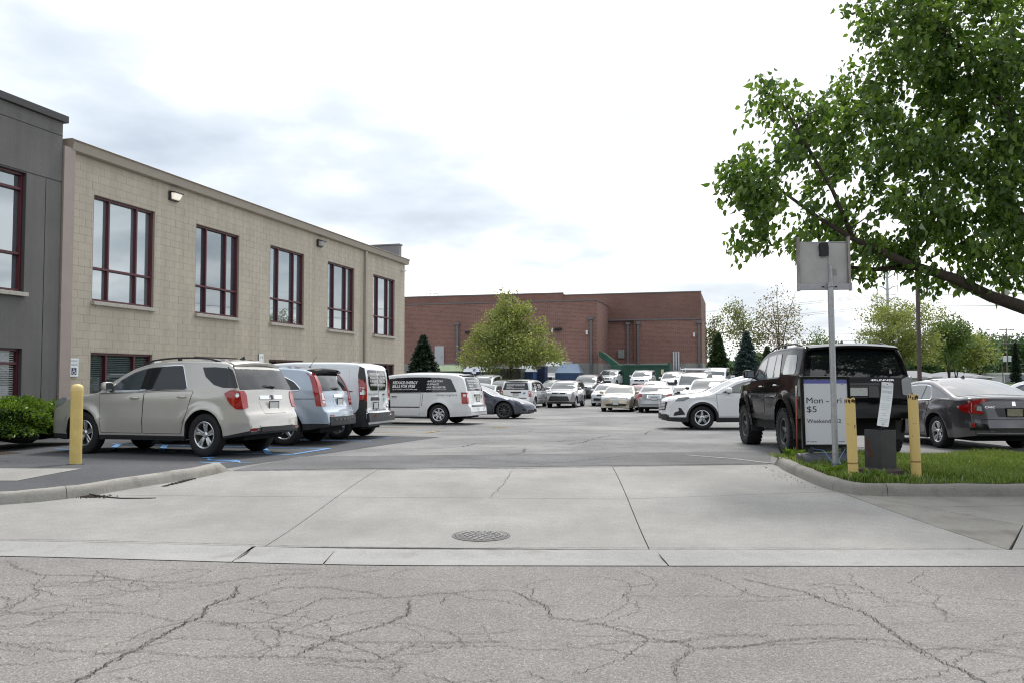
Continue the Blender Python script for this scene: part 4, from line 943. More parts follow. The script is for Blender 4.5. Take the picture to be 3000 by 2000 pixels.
# ------------------------------------------------------------------ ground materials
def ground_mat(name, c_dark, c_light, speck=(.5, .48, .46), speck_amt=.3, patch=.12, grain=160, rough=.9, bump=.35, stain=None, gritty=.10):
    m = bpy.data.materials.new(name); m.use_nodes = True; nt = m.node_tree; N = nt.nodes.new; L = nt.links.new; b = nt.nodes['Principled BSDF']
    b.inputs['Roughness'].default_value = rough; b.inputs['Specular IOR Level'].default_value = .25
    g = N('ShaderNodeNewGeometry')
    def noise(scale, detail=4, rgh=.6):
        t = N('ShaderNodeTexNoise'); t.inputs['Scale'].default_value = scale; t.inputs['Detail'].default_value = detail; t.inputs['Roughness'].default_value = rgh; L(g.outputs['Position'], t.inputs['Vector']); return t
    def ramp(src, p0, c0, p1, c1):
        r = N('ShaderNodeValToRGB'); r.color_ramp.elements[0].position = p0; r.color_ramp.elements[0].color = (*c0, 1); r.color_ramp.elements[1].position = p1; r.color_ramp.elements[1].color = (*c1, 1); L(src, r.inputs[0]); return r
    def mix(kind, fac, a, bb):
        x = N('ShaderNodeMixRGB'); x.blend_type = kind
        if isinstance(fac, float): x.inputs[0].default_value = fac
        else: L(fac, x.inputs[0])
        for i, q in ((1, a), (2, bb)):
            if isinstance(q, tuple): x.inputs[i].default_value = (*q, 1)
            else: L(q, x.inputs[i])
        return x.outputs[0]
    fine = noise(grain, 3, .7); base = ramp(fine.outputs[0], .36, c_dark, .64, c_light).outputs[0]
    fin2 = noise(grain*.33, 4, .75); base = mix('MULTIPLY', 1.0, base, ramp(fin2.outputs[0], .36, (1 - gritty,)*3, .64, (1 + gritty,)*3).outputs[0])
    v = N('ShaderNodeTexVoronoi'); v.inputs['Scale'].default_value = grain*.85; L(g.outputs['Position'], v.inputs['Vector'])
    sp = ramp(v.outputs['Color'], .80, (0, 0, 0), .86, (1, 1, 1)).outputs[0]
    sm = N('ShaderNodeMath'); sm.operation = 'MULTIPLY'; sm.inputs[1].default_value = speck_amt; L(sp, sm.inputs[0])
    base = mix('MIX', sm.outputs[0], base, speck)
    big = noise(.55, 6, .55); bigr = ramp(big.outputs[0], .35, (1 - patch,)*3, .68, (1 + patch*.6,)*3).outputs[0]; base = mix('MULTIPLY', 1.0, base, bigr)
    med = noise(4.5, 5, .65); medr = ramp(med.outputs[0], .3, (.93, .93, .94), .7, (1.05, 1.05, 1.04)).outputs[0]; base = mix('MULTIPLY', 1.0, base, medr)
    if stain:
        st = noise(stain[0], 6, .6); f = ramp(st.outputs[0], stain[1], (0, 0, 0), stain[1] + .16, (1, 1, 1)).outputs[0]
        k = N('ShaderNodeMath'); k.operation = 'MULTIPLY'; k.inputs[1].default_value = stain[3]; L(f, k.inputs[0]); base = mix('MIX', k.outputs[0], base, stain[2])
    L(base, b.inputs['Base Color'])
    bp = N('ShaderNodeBump'); bp.inputs['Strength'].default_value = bump; bp.inputs['Distance'].default_value = .006; L(v.outputs['Distance'], bp.inputs['Height'])
    b2 = N('ShaderNodeBump'); b2.inputs['Strength'].default_value = .25; b2.inputs['Distance'].default_value = .02; L(med.outputs[0], b2.inputs['Height']); L(bp.outputs[0], b2.inputs['Normal']); L(b2.outputs[0], b.inputs['Normal'])
    MATS[name] = m; return m
ASPH_ROAD = ground_mat('old_asphalt', (.140, .131, .123), (.31, .295, .278), (.46, .44, .42), .4, .14, 120, gritty=.11, bump=.6, stain=(.8, .60, (.17, .165, .16), .35))
ASPH_LOT = ground_mat('lot_asphalt', (.14, .139, .14), (.27, .268, .265), (.42, .42, .41), .3, .22, 140, stain=(.23, .48, (.31, .305, .295), .8))
ASPH_MID = ground_mat('mid_asphalt', (.10, .10, .104), (.20, .20, .20), (.38, .38, .37), .25, .22, 150)
ASPH_NEW = ground_mat('dark_asphalt', (.055, .057, .062), (.125, .127, .133), (.3, .3, .3), .2, .15, 150)
CONC = ground_mat('concrete', (.238, .231, .217), (.372, .364, .345), (.50, .49, .47), .25, .18, 170, bump=.2, stain=(.7, .54, (.225, .214, .192), .5))
CONC_DIRTY_SHADED = ground_mat('dirty_shaded_concrete', (.215, .203, .18), (.325, .31, .28), (.4, .38, .35), .12, .2, 200, bump=.15, stain=(1.6, .50, (.14, .125, .105), .6))  # dirt plus the tree's shade, both put into the colour
CONC_KERB = ground_mat('kerb_concrete', (.25, .238, .215), (.40, .385, .35), (.48, .46, .43), .12, .2, 180, bump=.2, stain=(2.5, .50, (.17, .155, .13), .65))
CONC_GUT = ground_mat('gutter_concrete', (.265, .26, .25), (.395, .39, .375), (.48, .47, .46), .15, .14, 180, bump=.2, stain=(2.2, .54, (.22, .21, .19), .6))
SOIL = ground_mat('soil', (.03, .022, .015), (.075, .055, .038), (.12, .09, .06), .3, .2, 90)
LAWN = ground_mat('lawn_soil', (.02, .03, .008), (.06, .085, .02), (.1, .12, .04), .3, .3, 60)
FARGRASS = ground_mat('far_grass', (.035, .06, .015), (.075, .12, .03), (.1, .14, .04), .2, .3, 8, bump=0)

def sheet(name, xs, ys, zf, mt, parent=None, kind='structure', keep=None):
    xs, ys = np.asarray(xs, float), np.asarray(ys, float); V = [(x, y, zf(x, y)) for y in ys for x in xs]; n = len(xs); F = []
    for j in range(len(ys) - 1):
        for i in range(n - 1):
            if keep is None or keep((xs[i] + xs[i+1])/2, (ys[j] + ys[j+1])/2): F.append((j*n + i, j*n + i + 1, (j+1)*n + i + 1, (j+1)*n + i))
    mb = MB(); mb.add(V, F); o = mb.build(name, mt, parent, smooth=True)
    if parent is None: tag(o, kind=kind)
    return o
def strip(name, xs, ylo, yhi, zf, mt, parent=None, rows=8):
    V = []; n = len(xs)
    for j in range(rows + 1):
        for x in xs: y = ylo(x) + (yhi(x) - ylo(x))*j/rows; V.append((x, y, zf(x, y)))
    mb = MB(); mb.add(V, [(j*n + i, j*n + i + 1, (j+1)*n + i + 1, (j+1)*n + i) for j in range(rows) for i in range(n - 1)])
    o = mb.build(name, mt, parent, smooth=True)
    if parent is None: tag(o, kind='structure')
    return o
gut_f = pchip([(-40, 8.2), (-4.5, 6.98), (-.6, 6.62), (4.1, 6.60), (14, 6.75), (40, 7.2)]); GUT_W = .56
lot_e = lin([(-40, 12.0), (-4.2, 11.97), (.15, 12.28), (4.15, 13.0), (60, 13.3)])
gr = sheet('ground', np.linspace(-400, 400, 41), list(np.linspace(-40, 130, 86)) + [160, 220, 320, 480, 700, 1000], lambda x, y: gz(y) - .12 - (0 if y < 100 else 0), FARGRASS)
street = strip('street', list(np.linspace(-60, 60, 121)), lambda x: -30., lambda x: float(gut_f(x)) + .02, lambda x, y: -.004 + .0*y, ASPH_ROAD, rows=30)
lot = strip('parking_lot', list(np.linspace(-45, 75, 61)), lambda x: float(lot_e(x)), lambda x: 100., lambda x, y: gz(y), ASPH_LOT, rows=180)
# darker resealed asphalt along the disabled bays
def quad_patch(name, P, mt, dz, parent=None, n=10, zf=None):
    (a, b, c, d) = [np.array(p, float) for p in P]; V = []
    zf = zf or (lambda x, y: gz(y) + dz)
    for j in range(n + 1):
        for i in range(n + 1):
            u, v = i/n, j/n; p = (1-v)*((1-u)*a + u*b) + v*((1-u)*d + u*c); V.append((p[0], p[1], zf(p[0], p[1])))
    mb = MB(); mb.add(V, [(j*(n+1) + i, j*(n+1) + i + 1, (j+1)*(n+1) + i + 1, (j+1)*(n+1) + i) for j in range(n) for i in range(n)])
    return mb.build(name, mt, parent, smooth=True)
quad_patch('asphalt_patch', [site(-15.5, 11.0), site(-7.4, 10.6), site(-7.0, 19.0), site(-15.5, 19.0)], ASPH_NEW, .004, lot, 14)
quad_patch('asphalt_patch', [(-4.1, 12.1), (4.1, 13.05), (4.9, 15.6), (-3.7, 14.4)], ASPH_MID, .004, lot, 12)
# driveway apron in slabs with open joints
apron = strip('driveway', list(np.linspace(-9, 14, 47)), lambda x: float(gut_f(x)) + GUT_W - .02, lambda x: min(float(lot_e(x)), 13.0) + .02, lambda x, y: gz(y) - .03, SOIL)
def slab(P, name='slab', mt=CONC, parent=None, g=.005, h=.0, n=6):
    """concrete slab from an outline of 4 corners (counter-clockwise), shrunk by the joint"""
    P = outset(P, -g); a, b, c, d = [np.array(p, float) for p in (P if area(P) > 0 else P[::-1])]
    V = []; m = n + 1
    for j in range(m):
        for i in range(m):
            u, v = i/n, j/n; p = (1-v)*((1-u)*a + u*b) + v*((1-u)*d + u*c); V.append((p[0], p[1], gz(p[1]) + .003 + h))
    F = [(j*m + i, j*m + i + 1, (j+1)*m + i + 1, (j+1)*m + i) for j in range(n) for i in range(n)]
    edge = [i for i in range(m)] + [j*m + n for j in range(1, m)] + [n*m + i for i in range(n - 1, -1, -1)] + [j*m for j in range(n - 1, 0, -1)]
    k = len(V); V += [(V[e][0], V[e][1], V[e][2] - .05) for e in edge]; q = len(edge)
    F += [(edge[i], k + i, k + (i+1) % q, edge[(i+1) % q]) for i in range(q)]
    mb = MB(); mb.add(V, F); return mb.build(name, mt, parent, smooth=True, angle=40)
def gr_(x): return float(gut_f(x)) + GUT_W
def le(x): return float(lot_e(x))
mid = pchip([(-9, 10.0), (-4.6, 9.95), (-.9, 9.76), (1.36, 9.70), (3.0, 9.86), (4.1, 10.2)])
J1 = [(-1.98, le(-1.98)), (-2.09, float(mid(-2.09))), (-2.18, gr_(-2.18))]; J2 = [(1.53, le(1.53)), (1.36, float(mid(1.36))), (1.19, gr_(1.19))]
R3 = [(4.05, gr_(4.05)), (4.02, 10.2)]
slab([(-5.2, float(mid(-5.2))), J1[1], J1[0], (-4.15, le(-4.15))], parent=apron); slab([J1[1], J2[1], J2[0], J1[0]], parent=apron); slab([J2[1], (4.02, 10.2), (4.14, 12.95), J2[0]], parent=apron)
slab([(-8.5, gr_(-8.5)), J1[2], J1[1], (-5.2, float(mid(-5.2)))], parent=apron); slab([J1[2], J2[2], J2[1], J1[1]], parent=apron, n=10); slab([J2[2], (4.3, gr_(4.3)), (4.02, 10.2), J2[1]], parent=apron)
slab([(4.3, gr_(4.3)), (5.1, 8.25), (4.6, 9.2), (4.03, 10.18)], mt=CONC_DIRTY_SHADED, parent=apron); slab([(4.6, 9.2), (5.1, 8.25), (13, 8.2), (13, 10.0)], mt=CONC_DIRTY_SHADED, parent=apron, h=.0); slab([(4.03, 10.18), (4.6, 9.2), (13, 10.0), (13, 10.4)], mt=CONC_DIRTY_SHADED, parent=apron)
slab([(4.32, gr_(4.32)), (13, gr_(13)), (13, 8.2), (5.1, 8.25)], parent=apron)
# gutter pan: shallow dished sections
gutter = strip('gutter', list(np.linspace(-20, 20, 81)), lambda x: float(gut_f(x)) - .01, lambda x: gr_(x) + .01, lambda x, y: -.03, SOIL, rows=2)
gj = [-20, -9, -5.4, -2.28, -1.52, 1.25, 4.35, 8.2, 13, 20]
for a, b in zip(gj[:-1], gj[1:]):
    n = 16; V = []; prof = [(0, .002), (.03, .004), (.22, -.004), (.34, -.002), (.42, .012), (.5, .016), (GUT_W, .014)]
    for i in range(n + 1):
        x = a + .006 + (b - a - .012)*i/n
        for t, z in prof: V.append((x + (-.02 if a == -2.28 else .015)*math.sin(t*9)*(1 if i == 0 else 0), float(gut_f(x)) + t*.985 + .004, z))
    m = len(prof); F = [(i*m + j, (i+1)*m + j, (i+1)*m + j + 1, i*m + j + 1) for i in range(n) for j in range(m - 1)]
    F += [tuple(range(m)), tuple(n*m + j for j in range(m))]
    mb = MB(); mb.add(V, F); mb.build('gutter_section', CONC_GUT, gutter, smooth=True, angle=50)
# kerbs
def kerb(name, path, joints, mt=None, h=.135, w=.17, ramp0=0, ramp1=0, side=1):
    o = empty(name, (0, 0, 0)); tag(o, kind='structure')
    P = [np.array(p, float) for p in path]; seg = [np.hypot(*(P[i+1] - P[i])) for i in range(len(P) - 1)]; cum = np.concatenate([[0], np.cumsum(seg)]); T = cum[-1]
    fx, fy = pchip(list(zip(cum, [p[0] for p in P]))), pchip(list(zip(cum, [p[1] for p in P])))
    js = [0] + list(joints) + [T]
    for a, b in zip(js[:-1], js[1:]):
        n = max(3, int((b - a)/.18)); V = []
        for i in range(n + 1):
            s = a + .004 + (b - a - .008)*i/n; p = np.array([float(fx(s)), float(fy(s))]); t = np.array([float(fx(s + .02) - fx(s - .02)), float(fy(s + .02) - fy(s - .02))]); t /= np.hypot(*t)
            nn = np.array([-t[1], t[0]])*side; z = gz(p[1]); hh = h
            if ramp0: hh *= min(1, .12 + s/ramp0)
            if ramp1: hh *= min(1, .15 + (T - s)/ramp1)
            hh += .004*math.sin(s*7.3) + .003*math.sin(s*17)
            for q, zz in ((-.015, -.05), (0, .0), (.012, hh*.55), (.03, hh*.86), (.06, hh), (w - .02, hh), (w, hh - .015), (w, -.05)):
                u = p + nn*q; V.append((u[0], u[1], z + zz))
        m = 8; F = [(i*m + j, (i+1)*m + j, (i+1)*m + (j+1) % m, i*m + (j+1) % m) for i in range(n) for j in range(m)]
        F += [tuple(range(m))[::-1], tuple(n*m + j for j in range(m))]
        if side < 0: F = [f[::-1] for f in F]
        mb = MB(); mb.add(V, F); mb.build('kerb_section', mt or CONC_KERB, o, smooth=True, angle=60)
    return o
kerb('kerb_left', [(-4.12, 12.05), (-4.28, 11.3), (-4.68, 10.6), (-5.08, 9.9), (-5.5, 9.5), (-6.3, 9.2), (-8, 9.02), (-12, 9.0), (-20, 9.3)], [2.62, 5.2, 8.2, 12], side=-1, ramp0=.18)
kerb('kerb_right', [(4.17, 13.1), (3.97, 11.9), (3.93, 10.9), (3.99, 10.25), (4.15, 9.98), (4.55, 9.88), (6.1, 9.86), (10, 9.92), (16, 10.1)], [2.85, 3.55, 7.0, 10], mt=CONC_DIRTY_SHADED, side=1, ramp0=.25)
# raised asphalt walk on the left, island lawn on the right
def walk_z(x, y): t = min(1, max(0, (13.0 - y)/1.4))*min(1, max(0, (-4.3 - x)/.35)); return gz(y) + .006 + .118*t*t*(3 - 2*t)
lk = pchip([(-20, 9.45), (-12, 9.15), (-8, 9.17), (-6.3, 9.35), (-5.55, 9.63), (-5.2, 9.98), (-4.8, 10.7), (-4.42, 11.35), (-4.27, 11.9)])
strip('walkway', list(np.linspace(-20, -5.5, 30)) + list(np.linspace(-5.45, -4.3, 14)), lambda x: float(lk(x)), lambda x: 13.3 + (x + 4.3)*-.02, walk_z, ASPH_NEW, rows=14)
tagp = quad_patch('concrete_path', [(-9.5, 10.2), (-6.15, 10.25), (-5.9, 11.3), (-9.5, 11.4)], CONC, .004, zf=lambda x, y: walk_z(x, y) + .004); tag(tagp, kind='structure')
def isl_z(x, y): return gz(y) + .118
strip('lawn', list(np.linspace(4.12, 4.6, 6)) + list(np.linspace(4.7, 30, 50)), lambda x: float(np.interp(x, [4.12, 4.2, 4.35, 4.6, 6, 10, 30], [10.3, 10.15, 10.06, 10.03, 10.02, 10.08, 10.5])), lambda x: float(np.interp(x, [4.12, 4.3, 30], [13.0, 13.35, 14.0])), isl_z, LAWN, rows=10)
bed = quad_patch('planting_bed', [site(-15.6, 5), site(-12.7, 5), site(-12.7, 12.3), site(-15.6, 13)], SOIL, .006); tag(bed, kind='structure')
verge = quad_patch('grass_verge', [(22, 62), (70, 62), (80, 100), (23, 92)], FARGRASS, .03); tag(verge, kind='structure')
# ---- cracks, laid where the road shows them
CRACK = mat('crack', (.06, .057, .052), rough=1, spec=.1, noise=.5, nscale=60)
CRACK_FINE = mat('crack_fine', (.085, .082, .078), rough=1, spec=.1, noise=.5, nscale=50)
def ribbon(mb, pts, w, zf, jit=.02, step=.035, seed=0):
    r = random.Random(seed); P = [np.array(p, float) for p in pts]; Q = []
    for a, b in zip(P[:-1], P[1:]):
        n = max(1, int(np.hypot(*(b - a))/step))
        for i in range(n):
            t = i/n; d_ = (b - a)/max(np.hypot(*(b - a)), 1e-6); nn = np.array([-d_[1], d_[0]])
            Q.append(a + (b - a)*t + nn*r.gauss(0, jit) + d_*r.gauss(0, jit*.4))
    Q.append(P[-1]); V = []
    for i, q in enumerate(Q):
        d_ = Q[min(i+1, len(Q)-1)] - Q[max(i-1, 0)]; d_ = d_/max(np.hypot(*d_), 1e-6); nn = np.array([-d_[1], d_[0]]); ww = w*(.35 + .9*r.random())*min(1, .25 + i*.2, .25 + (len(Q)-1-i)*.2)
        for s_ in (-1, 1): u = q + nn*ww*s_/2; V.append((u[0], u[1], zf(u[0], u[1])))
    mb.add(V, [(2*i, 2*i + 1, 2*i + 3, 2*i + 2)[::-1] for i in range(len(Q) - 1)])
ROADCR = [(.017, [(-2.2, 3.6), (-2.16, 4.09), (-2.13, 4.27), (-2.12, 4.48), (-2.07, 4.62), (-2.04, 4.78), (-2.0, 5.09), (-1.95, 5.23), (-2.01, 5.42), (-1.96, 5.58), (-1.9, 5.69), (-1.99, 5.98)]),
 (.007, [(-3.6, 4.9), (-3.0, 4.88), (-2.66, 4.84), (-2.26, 4.82), (-2.05, 4.8), (-1.82, 4.79), (-1.47, 4.76)]), (.008, [(-2.88, 4.68), (-2.54, 4.59), (-2.19, 4.53), (-2.03, 4.57), (-1.71, 4.49), (-1.17, 4.48), (-.92, 4.45), (-.75, 4.4), (-.62, 4.53), (-.61, 4.7)]),
 (.008, [(-3.4, 5.33), (-3.02, 5.3), (-2.7, 5.32), (-2.38, 5.31), (-2.16, 5.18), (-2.0, 5.11)]), (.009, [(-4.17, 6.83), (-3.9, 6.52), (-3.57, 6.31), (-3.09, 6.28), (-2.83, 6.14), (-2.51, 6.08), (-2.16, 6.08), (-1.9, 6.28), (-1.5, 6.4)]),
 (.008, [(-1.88, 5.09), (-1.56, 5.09), (-1.44, 5.23), (-1.3, 5.66), (-.88, 5.66), (-.63, 5.72), (-.23, 5.86), (0, 5.87)]), (.013, [(-.69, 5.63), (-.67, 5.27), (-.76, 5.07), (-1.0, 4.84), (-1.18, 4.5)]),
 (.008, [(-1.52, 5.05), (-1.32, 4.9), (-.98, 4.74), (-.43, 4.72), (0, 4.74)]), (.009, [(-1.97, 5.45), (-1.8, 5.61), (-1.66, 5.95), (-1.32, 5.92), (-.99, 5.8), (-.85, 5.69)]), (.006, [(-.76, 5.07), (-.62, 5.0), (-.46, 4.74)]), (.006, [(-.19, 5.09), (-.14, 4.84), (-.06, 4.64)]),
 (.011, [(0, 5.87), (.05, 5.75), (.23, 5.45), (.25, 5.2), (.46, 5.13), (.63, 4.98), (.78, 4.8), (.96, 4.72), (1.02, 4.64), (1.28, 4.64), (1.49, 4.74), (1.76, 4.8), (2.13, 4.78), (2.25, 4.68)]), (.007, [(.05, 5.92), (.19, 6.11), (.39, 6.21)]),
 (.014, [(1.7, 6.2), (1.88, 6.01), (2.04, 5.83), (2.14, 5.5), (2.24, 5.35), (2.25, 5.05), (2.26, 4.66), (2.27, 4.45), (2.32, 4.27), (2.33, 4.1), (2.4, 3.7)]), (.008, [(.4, 4.66), (.62, 4.72), (.94, 4.74), (1.13, 4.8), (1.32, 4.88), (1.51, 4.82)]), (.008, [(1.02, 4.64), (.91, 4.46), (.84, 4.27), (.81, 4.12)]),
 (.007, [(2.06, 5.86), (2.32, 5.98), (2.21, 5.58), (2.32, 5.42)]), (.006, [(2.34, 5.58), (2.77, 5.55), (3.39, 5.5), (4.4, 5.5)]), (.005, [(1.32, 4.88), (1.37, 5.18), (1.5, 5.25)]), (.006, [(0, 4.76), (.31, 4.74), (.36, 4.64)]),
 (.006, [(-3.9, 6.0), (-3.3, 6.12), (-2.6, 5.98), (-1.95, 6.02), (-1.3, 6.3), (-.6, 6.15), (.0, 6.0)]), (.006, [(-3.2, 5.55), (-2.9, 5.66), (-2.75, 5.9)]), (.006, [(-2.62, 6.1), (-2.45, 5.8), (-2.35, 5.5), (-2.5, 5.35)]), (.006, [(2.3, 4.6), (2.9, 4.7), (3.6, 4.62), (4.4, 4.7)]), (.006, [(2.27, 5.05), (2.8, 5.15), (3.6, 5.05)])]
mb = MB(); rr0 = random.Random(8)
for i, (w, p) in enumerate(ROADCR):
    ribbon(mb, p, w*.4, lambda x, y: .0015, .008, .017, i)
    if w > .0075: ribbon(mb, [(q[0] + rr0.gauss(0, .012), q[1] + rr0.gauss(0, .014)) for q in p], w*.4, lambda x, y: .0012, .016, .02, i + 50)
o = mb.build('cracks', CRACK, street); o['kind'] = 'stuff'
mb = MB(); rr = random.Random(5)
for i in range(110):
    x, y = rr.uniform(-4, 4), rr.uniform(4.0, 6.5); a = rr.choice([0, 0, .2, -.2, math.pi/2, .9]) + rr.gauss(0, .25); pts = [(x, y)]
    for k in range(rr.randint(3, 9)): a += rr.gauss(0, .35); x += .12*math.cos(a); y += .12*math.sin(a); pts.append((x, min(y, 6.5)))
    ribbon(mb, pts, .0042, lambda x, y: .0008, .010, .018, 100 + i)
o = mb.build('fine_cracks', CRACK_FINE, street); o['kind'] = 'stuff'
mb = MB()
for i in range(26):
    x, y = rr.uniform(-3, 5), rr.uniform(12.6, 26); a = rr.choice([0, .1, 1.2, -.1, .05]); pts = [(x, y)]
    for k in range(rr.randint(6, 22)): a += rr.gauss(0, .22); a *= .97; x += .18*math.cos(a); y += .18*math.sin(a); pts.append((x, max(y, 12.6)))
    ribbon(mb, pts, .012 if y < 16 else .02, lambda x, y: gz(y) + .006, .02, .05, 300 + i)
for p in ([(-3.9, 12.08), (-2.5, 12.13), (-1, 12.24), (.2, 12.33), (1.6, 12.6), (3.9, 13.0)],): ribbon(mb, p, .02, lambda x, y: gz(y) + .006, .012, .06, 77)
o = mb.build('cracks', CRACK, lot); o['kind'] = 'stuff'
mb = MB()
ribbon(mb, [(x, gr_(x) + .006) for x in np.linspace(-8, 8, 40)], .012, lambda x, y: gz(y) + .017, .004, .05, 4)
for p, w in (([(.02, 12.2), (-.05, 11.4), (-.12, 10.6), (-.28, 9.76)], .006), ([(-5.0, 9.85), (-4.6, 9.75), (-4.2, 9.72)], .02)): ribbon(mb, p, w, lambda x, y: gz(y) + .005, .012, .04, 9)
o = mb.build('cracks', CRACK, apron); o['kind'] = 'stuff'
# debris along the left kerb
DEB = mat('leaf_litter', (.05, .038, .028), rough=1, noise=.5, nscale=40)
mb = MB()
for k in range(420):
    t = rr.random(); s_ = rr.choice([0, 0, 1]); 
    if s_ == 0: x, y = np.interp(t, [0, 1], [-4.55, -4.42]) + rr.gauss(0, .02) + .1, np.interp(t, [0, 1], [10.55, 11.2])
    else: x, y = -5.02 + rr.gauss(0, .09), 9.83 + rr.gauss(0, .05)
    s2 = rr.uniform(.006, .016); mb.box((x, y, gz(y) + .008), (s2*1.6, s2, .006), rz=rr.random()*6, rx=rr.gauss(0, .3))
for k in range(60):
    x, y = 3.86 - abs(rr.gauss(0, .14)), rr.uniform(10.4, 12.6); s2 = rr.uniform(.002, .007); mb.box((x, y, gz(y) + .007), (s2*1.6, s2, .005), rz=rr.random()*6)
o = mb.build('leaf_litter', DEB); tag(o, 'brown leaf litter gathered along the concrete kerbs', 'litter', kind='stuff')
mb = MB(); mb.tube([(-5.05, 9.86, gz(9.86) + .03), (-4.85, 9.80, gz(9.8) + .012), (-4.6, 9.71, gz(9.7) + .010), (-4.35, 9.70, gz(9.7) + .012), (-4.2, 9.74, gz(9.7) + .01)], [.008, .010, .008, .006, .004], 6); tag(mb.build('twig', mat('twig', (.05, .045, .04), rough=.9)), 'thin dark twig lying on the concrete by the left kerb joint', 'twig')
# ---- painted markings
BLUE = mat('marking_blue', (.15, .34, .63), rough=.8, noise=.35, nscale=9); YEL = mat('marking_worn_yellow', (.42, .30, .12), rough=.9, noise=.45, nscale=12); WHT = mat('marking_worn_white', (.36, .35, .34), rough=.9, noise=.3, nscale=10)
def pline(a, b, w, mt, name='painted_line', parent=lot, dz=.009):
    a, b = np.array(a, float), np.array(b, float); d_ = (b - a)/np.hypot(*(b - a)); nn = np.array([-d_[1], d_[0]])*w/2; n = max(1, int(np.hypot(*(b - a))/.6)); V = []
    for i in range(n + 1):
        q = a + (b - a)*i/n
        for s_ in (1, -1): u = q + nn*s_; V.append((u[0], u[1], gz(u[1]) + dz))
    mb = MB(); mb.add(V, [(2*i, 2*i + 1, 2*i + 3, 2*i + 2) for i in range(n)]); return mb.build(name, mt, parent)
def S(a, b): return np.array(site(a, b))
A0, A1 = S(-7.7, 13.22), S(-12.9, 13.22); B0, B1 = S(-7.75, 14.72), S(-12.9, 14.72)
pline(A0, A1, .11, BLUE); pline(B0, B1, .11, BLUE); pline(A0, B0, .11, BLUE, dz=.012)
for k in range(4): pline(S(-8.2 - k*1.15, 13.27), S(-9.2 - k*1.15, 14.67), .12, BLUE, dz=.012)
pline(S(-7.9, 17.0), S(-12.9, 17.0), .11, BLUE); pline(S(-7.9, 18.1), S(-9.4, 18.1), .11, BLUE, dz=.012)
for b_ in (20.6, 23.4, 29.2, 32.4): pline(S(-8.3, b_), S(-13, b_), .1, YEL)
pline(S(-8.0, 20.6), S(-8.0, 21.6), .12, YEL, dz=.012); pline(S(-7.2, 24.1), S(-6.7, 24.1), .25, YEL, dz=.012)
pline((4.12, 13.12), (3.75, 13.9), .09, WHT); pline((3.75, 13.9), (3.1, 14.7), .09, WHT)
pline((7.2, 14.6), (7.0, 18.8), .1, WHT); pline((10.4, 14.6), (10.1, 18.8), .1, WHT)
# wheelchair symbol on the asphalt
mb = MB(); c0 = np.array([-4.72, 13.52]); ex, ey = np.array([.97, -.1]), np.array([.1, .97])
def sym(p): q = c0 + ex*p[0] + ey*p[1]; return (q[0], q[1])
for poly in ([(.30*math.cos(t) - .05, .26*math.sin(t) - .12) for t in np.linspace(-2.6, 1.2, 16)], [(-.5, .42), (-.28, .05), (.2, .02), (.42, -.32), (.6, -.28)], [(-.36, .2), (.12, .24)]):
    ribbon(mb, [sym(p) for p in poly], .085, lambda x, y: gz(y) + .012, .0, .1, 3)
mb.add([(*sym(p), gz(sym(p)[1]) + .012) for p in ell(-.55, .55, .11, .11)], [tuple(range(14))]); mb.build('wheelchair_symbol', BLUE, lot)
# manhole
mh = empty('manhole_cover', (-.29, 7.78, gz(7.78) + .003)); tag(mh, 'round cast iron manhole cover with raised studs set in the concrete driveway', 'manhole cover')
IRON = mat('cast_iron', (.16, .155, .15), rough=.7, metal=.3, noise=.4, nscale=30, bump=.3)
mb = MB(); mb.lathe([(0, .003), (.24, .003), (.243, -.01)], None, 40, cap=False); mb.build('plate', IRON, mh)
mb = MB(); mb.lathe([(.249, -.01), (.252, .004), (.275, .004), (.278, -.01)], None, 44, cap=False); mb.build('rim', IRON, mh)
mb = MB(); mb.lathe([(.243, .0008), (.25, .0008)], None, 40, cap=False); mb.build('joint', GAP, mh)
st = MB(); st.lathe([(.018, 0), (.017, .007), (.0, .0085)], None, 8); stm = st.mesh('stud', mat('stud_iron', (.24, .235, .23), rough=.55, metal=.3))
for ring, (r, n) in enumerate(((.045, 5), (.095, 10), (.145, 15), (.195, 21))):
    for k in range(n): a = 2*math.pi*(k + .3*ring)/n; link('stud', stm, mh, loc=(r*math.cos(a), r*math.sin(a), .003))
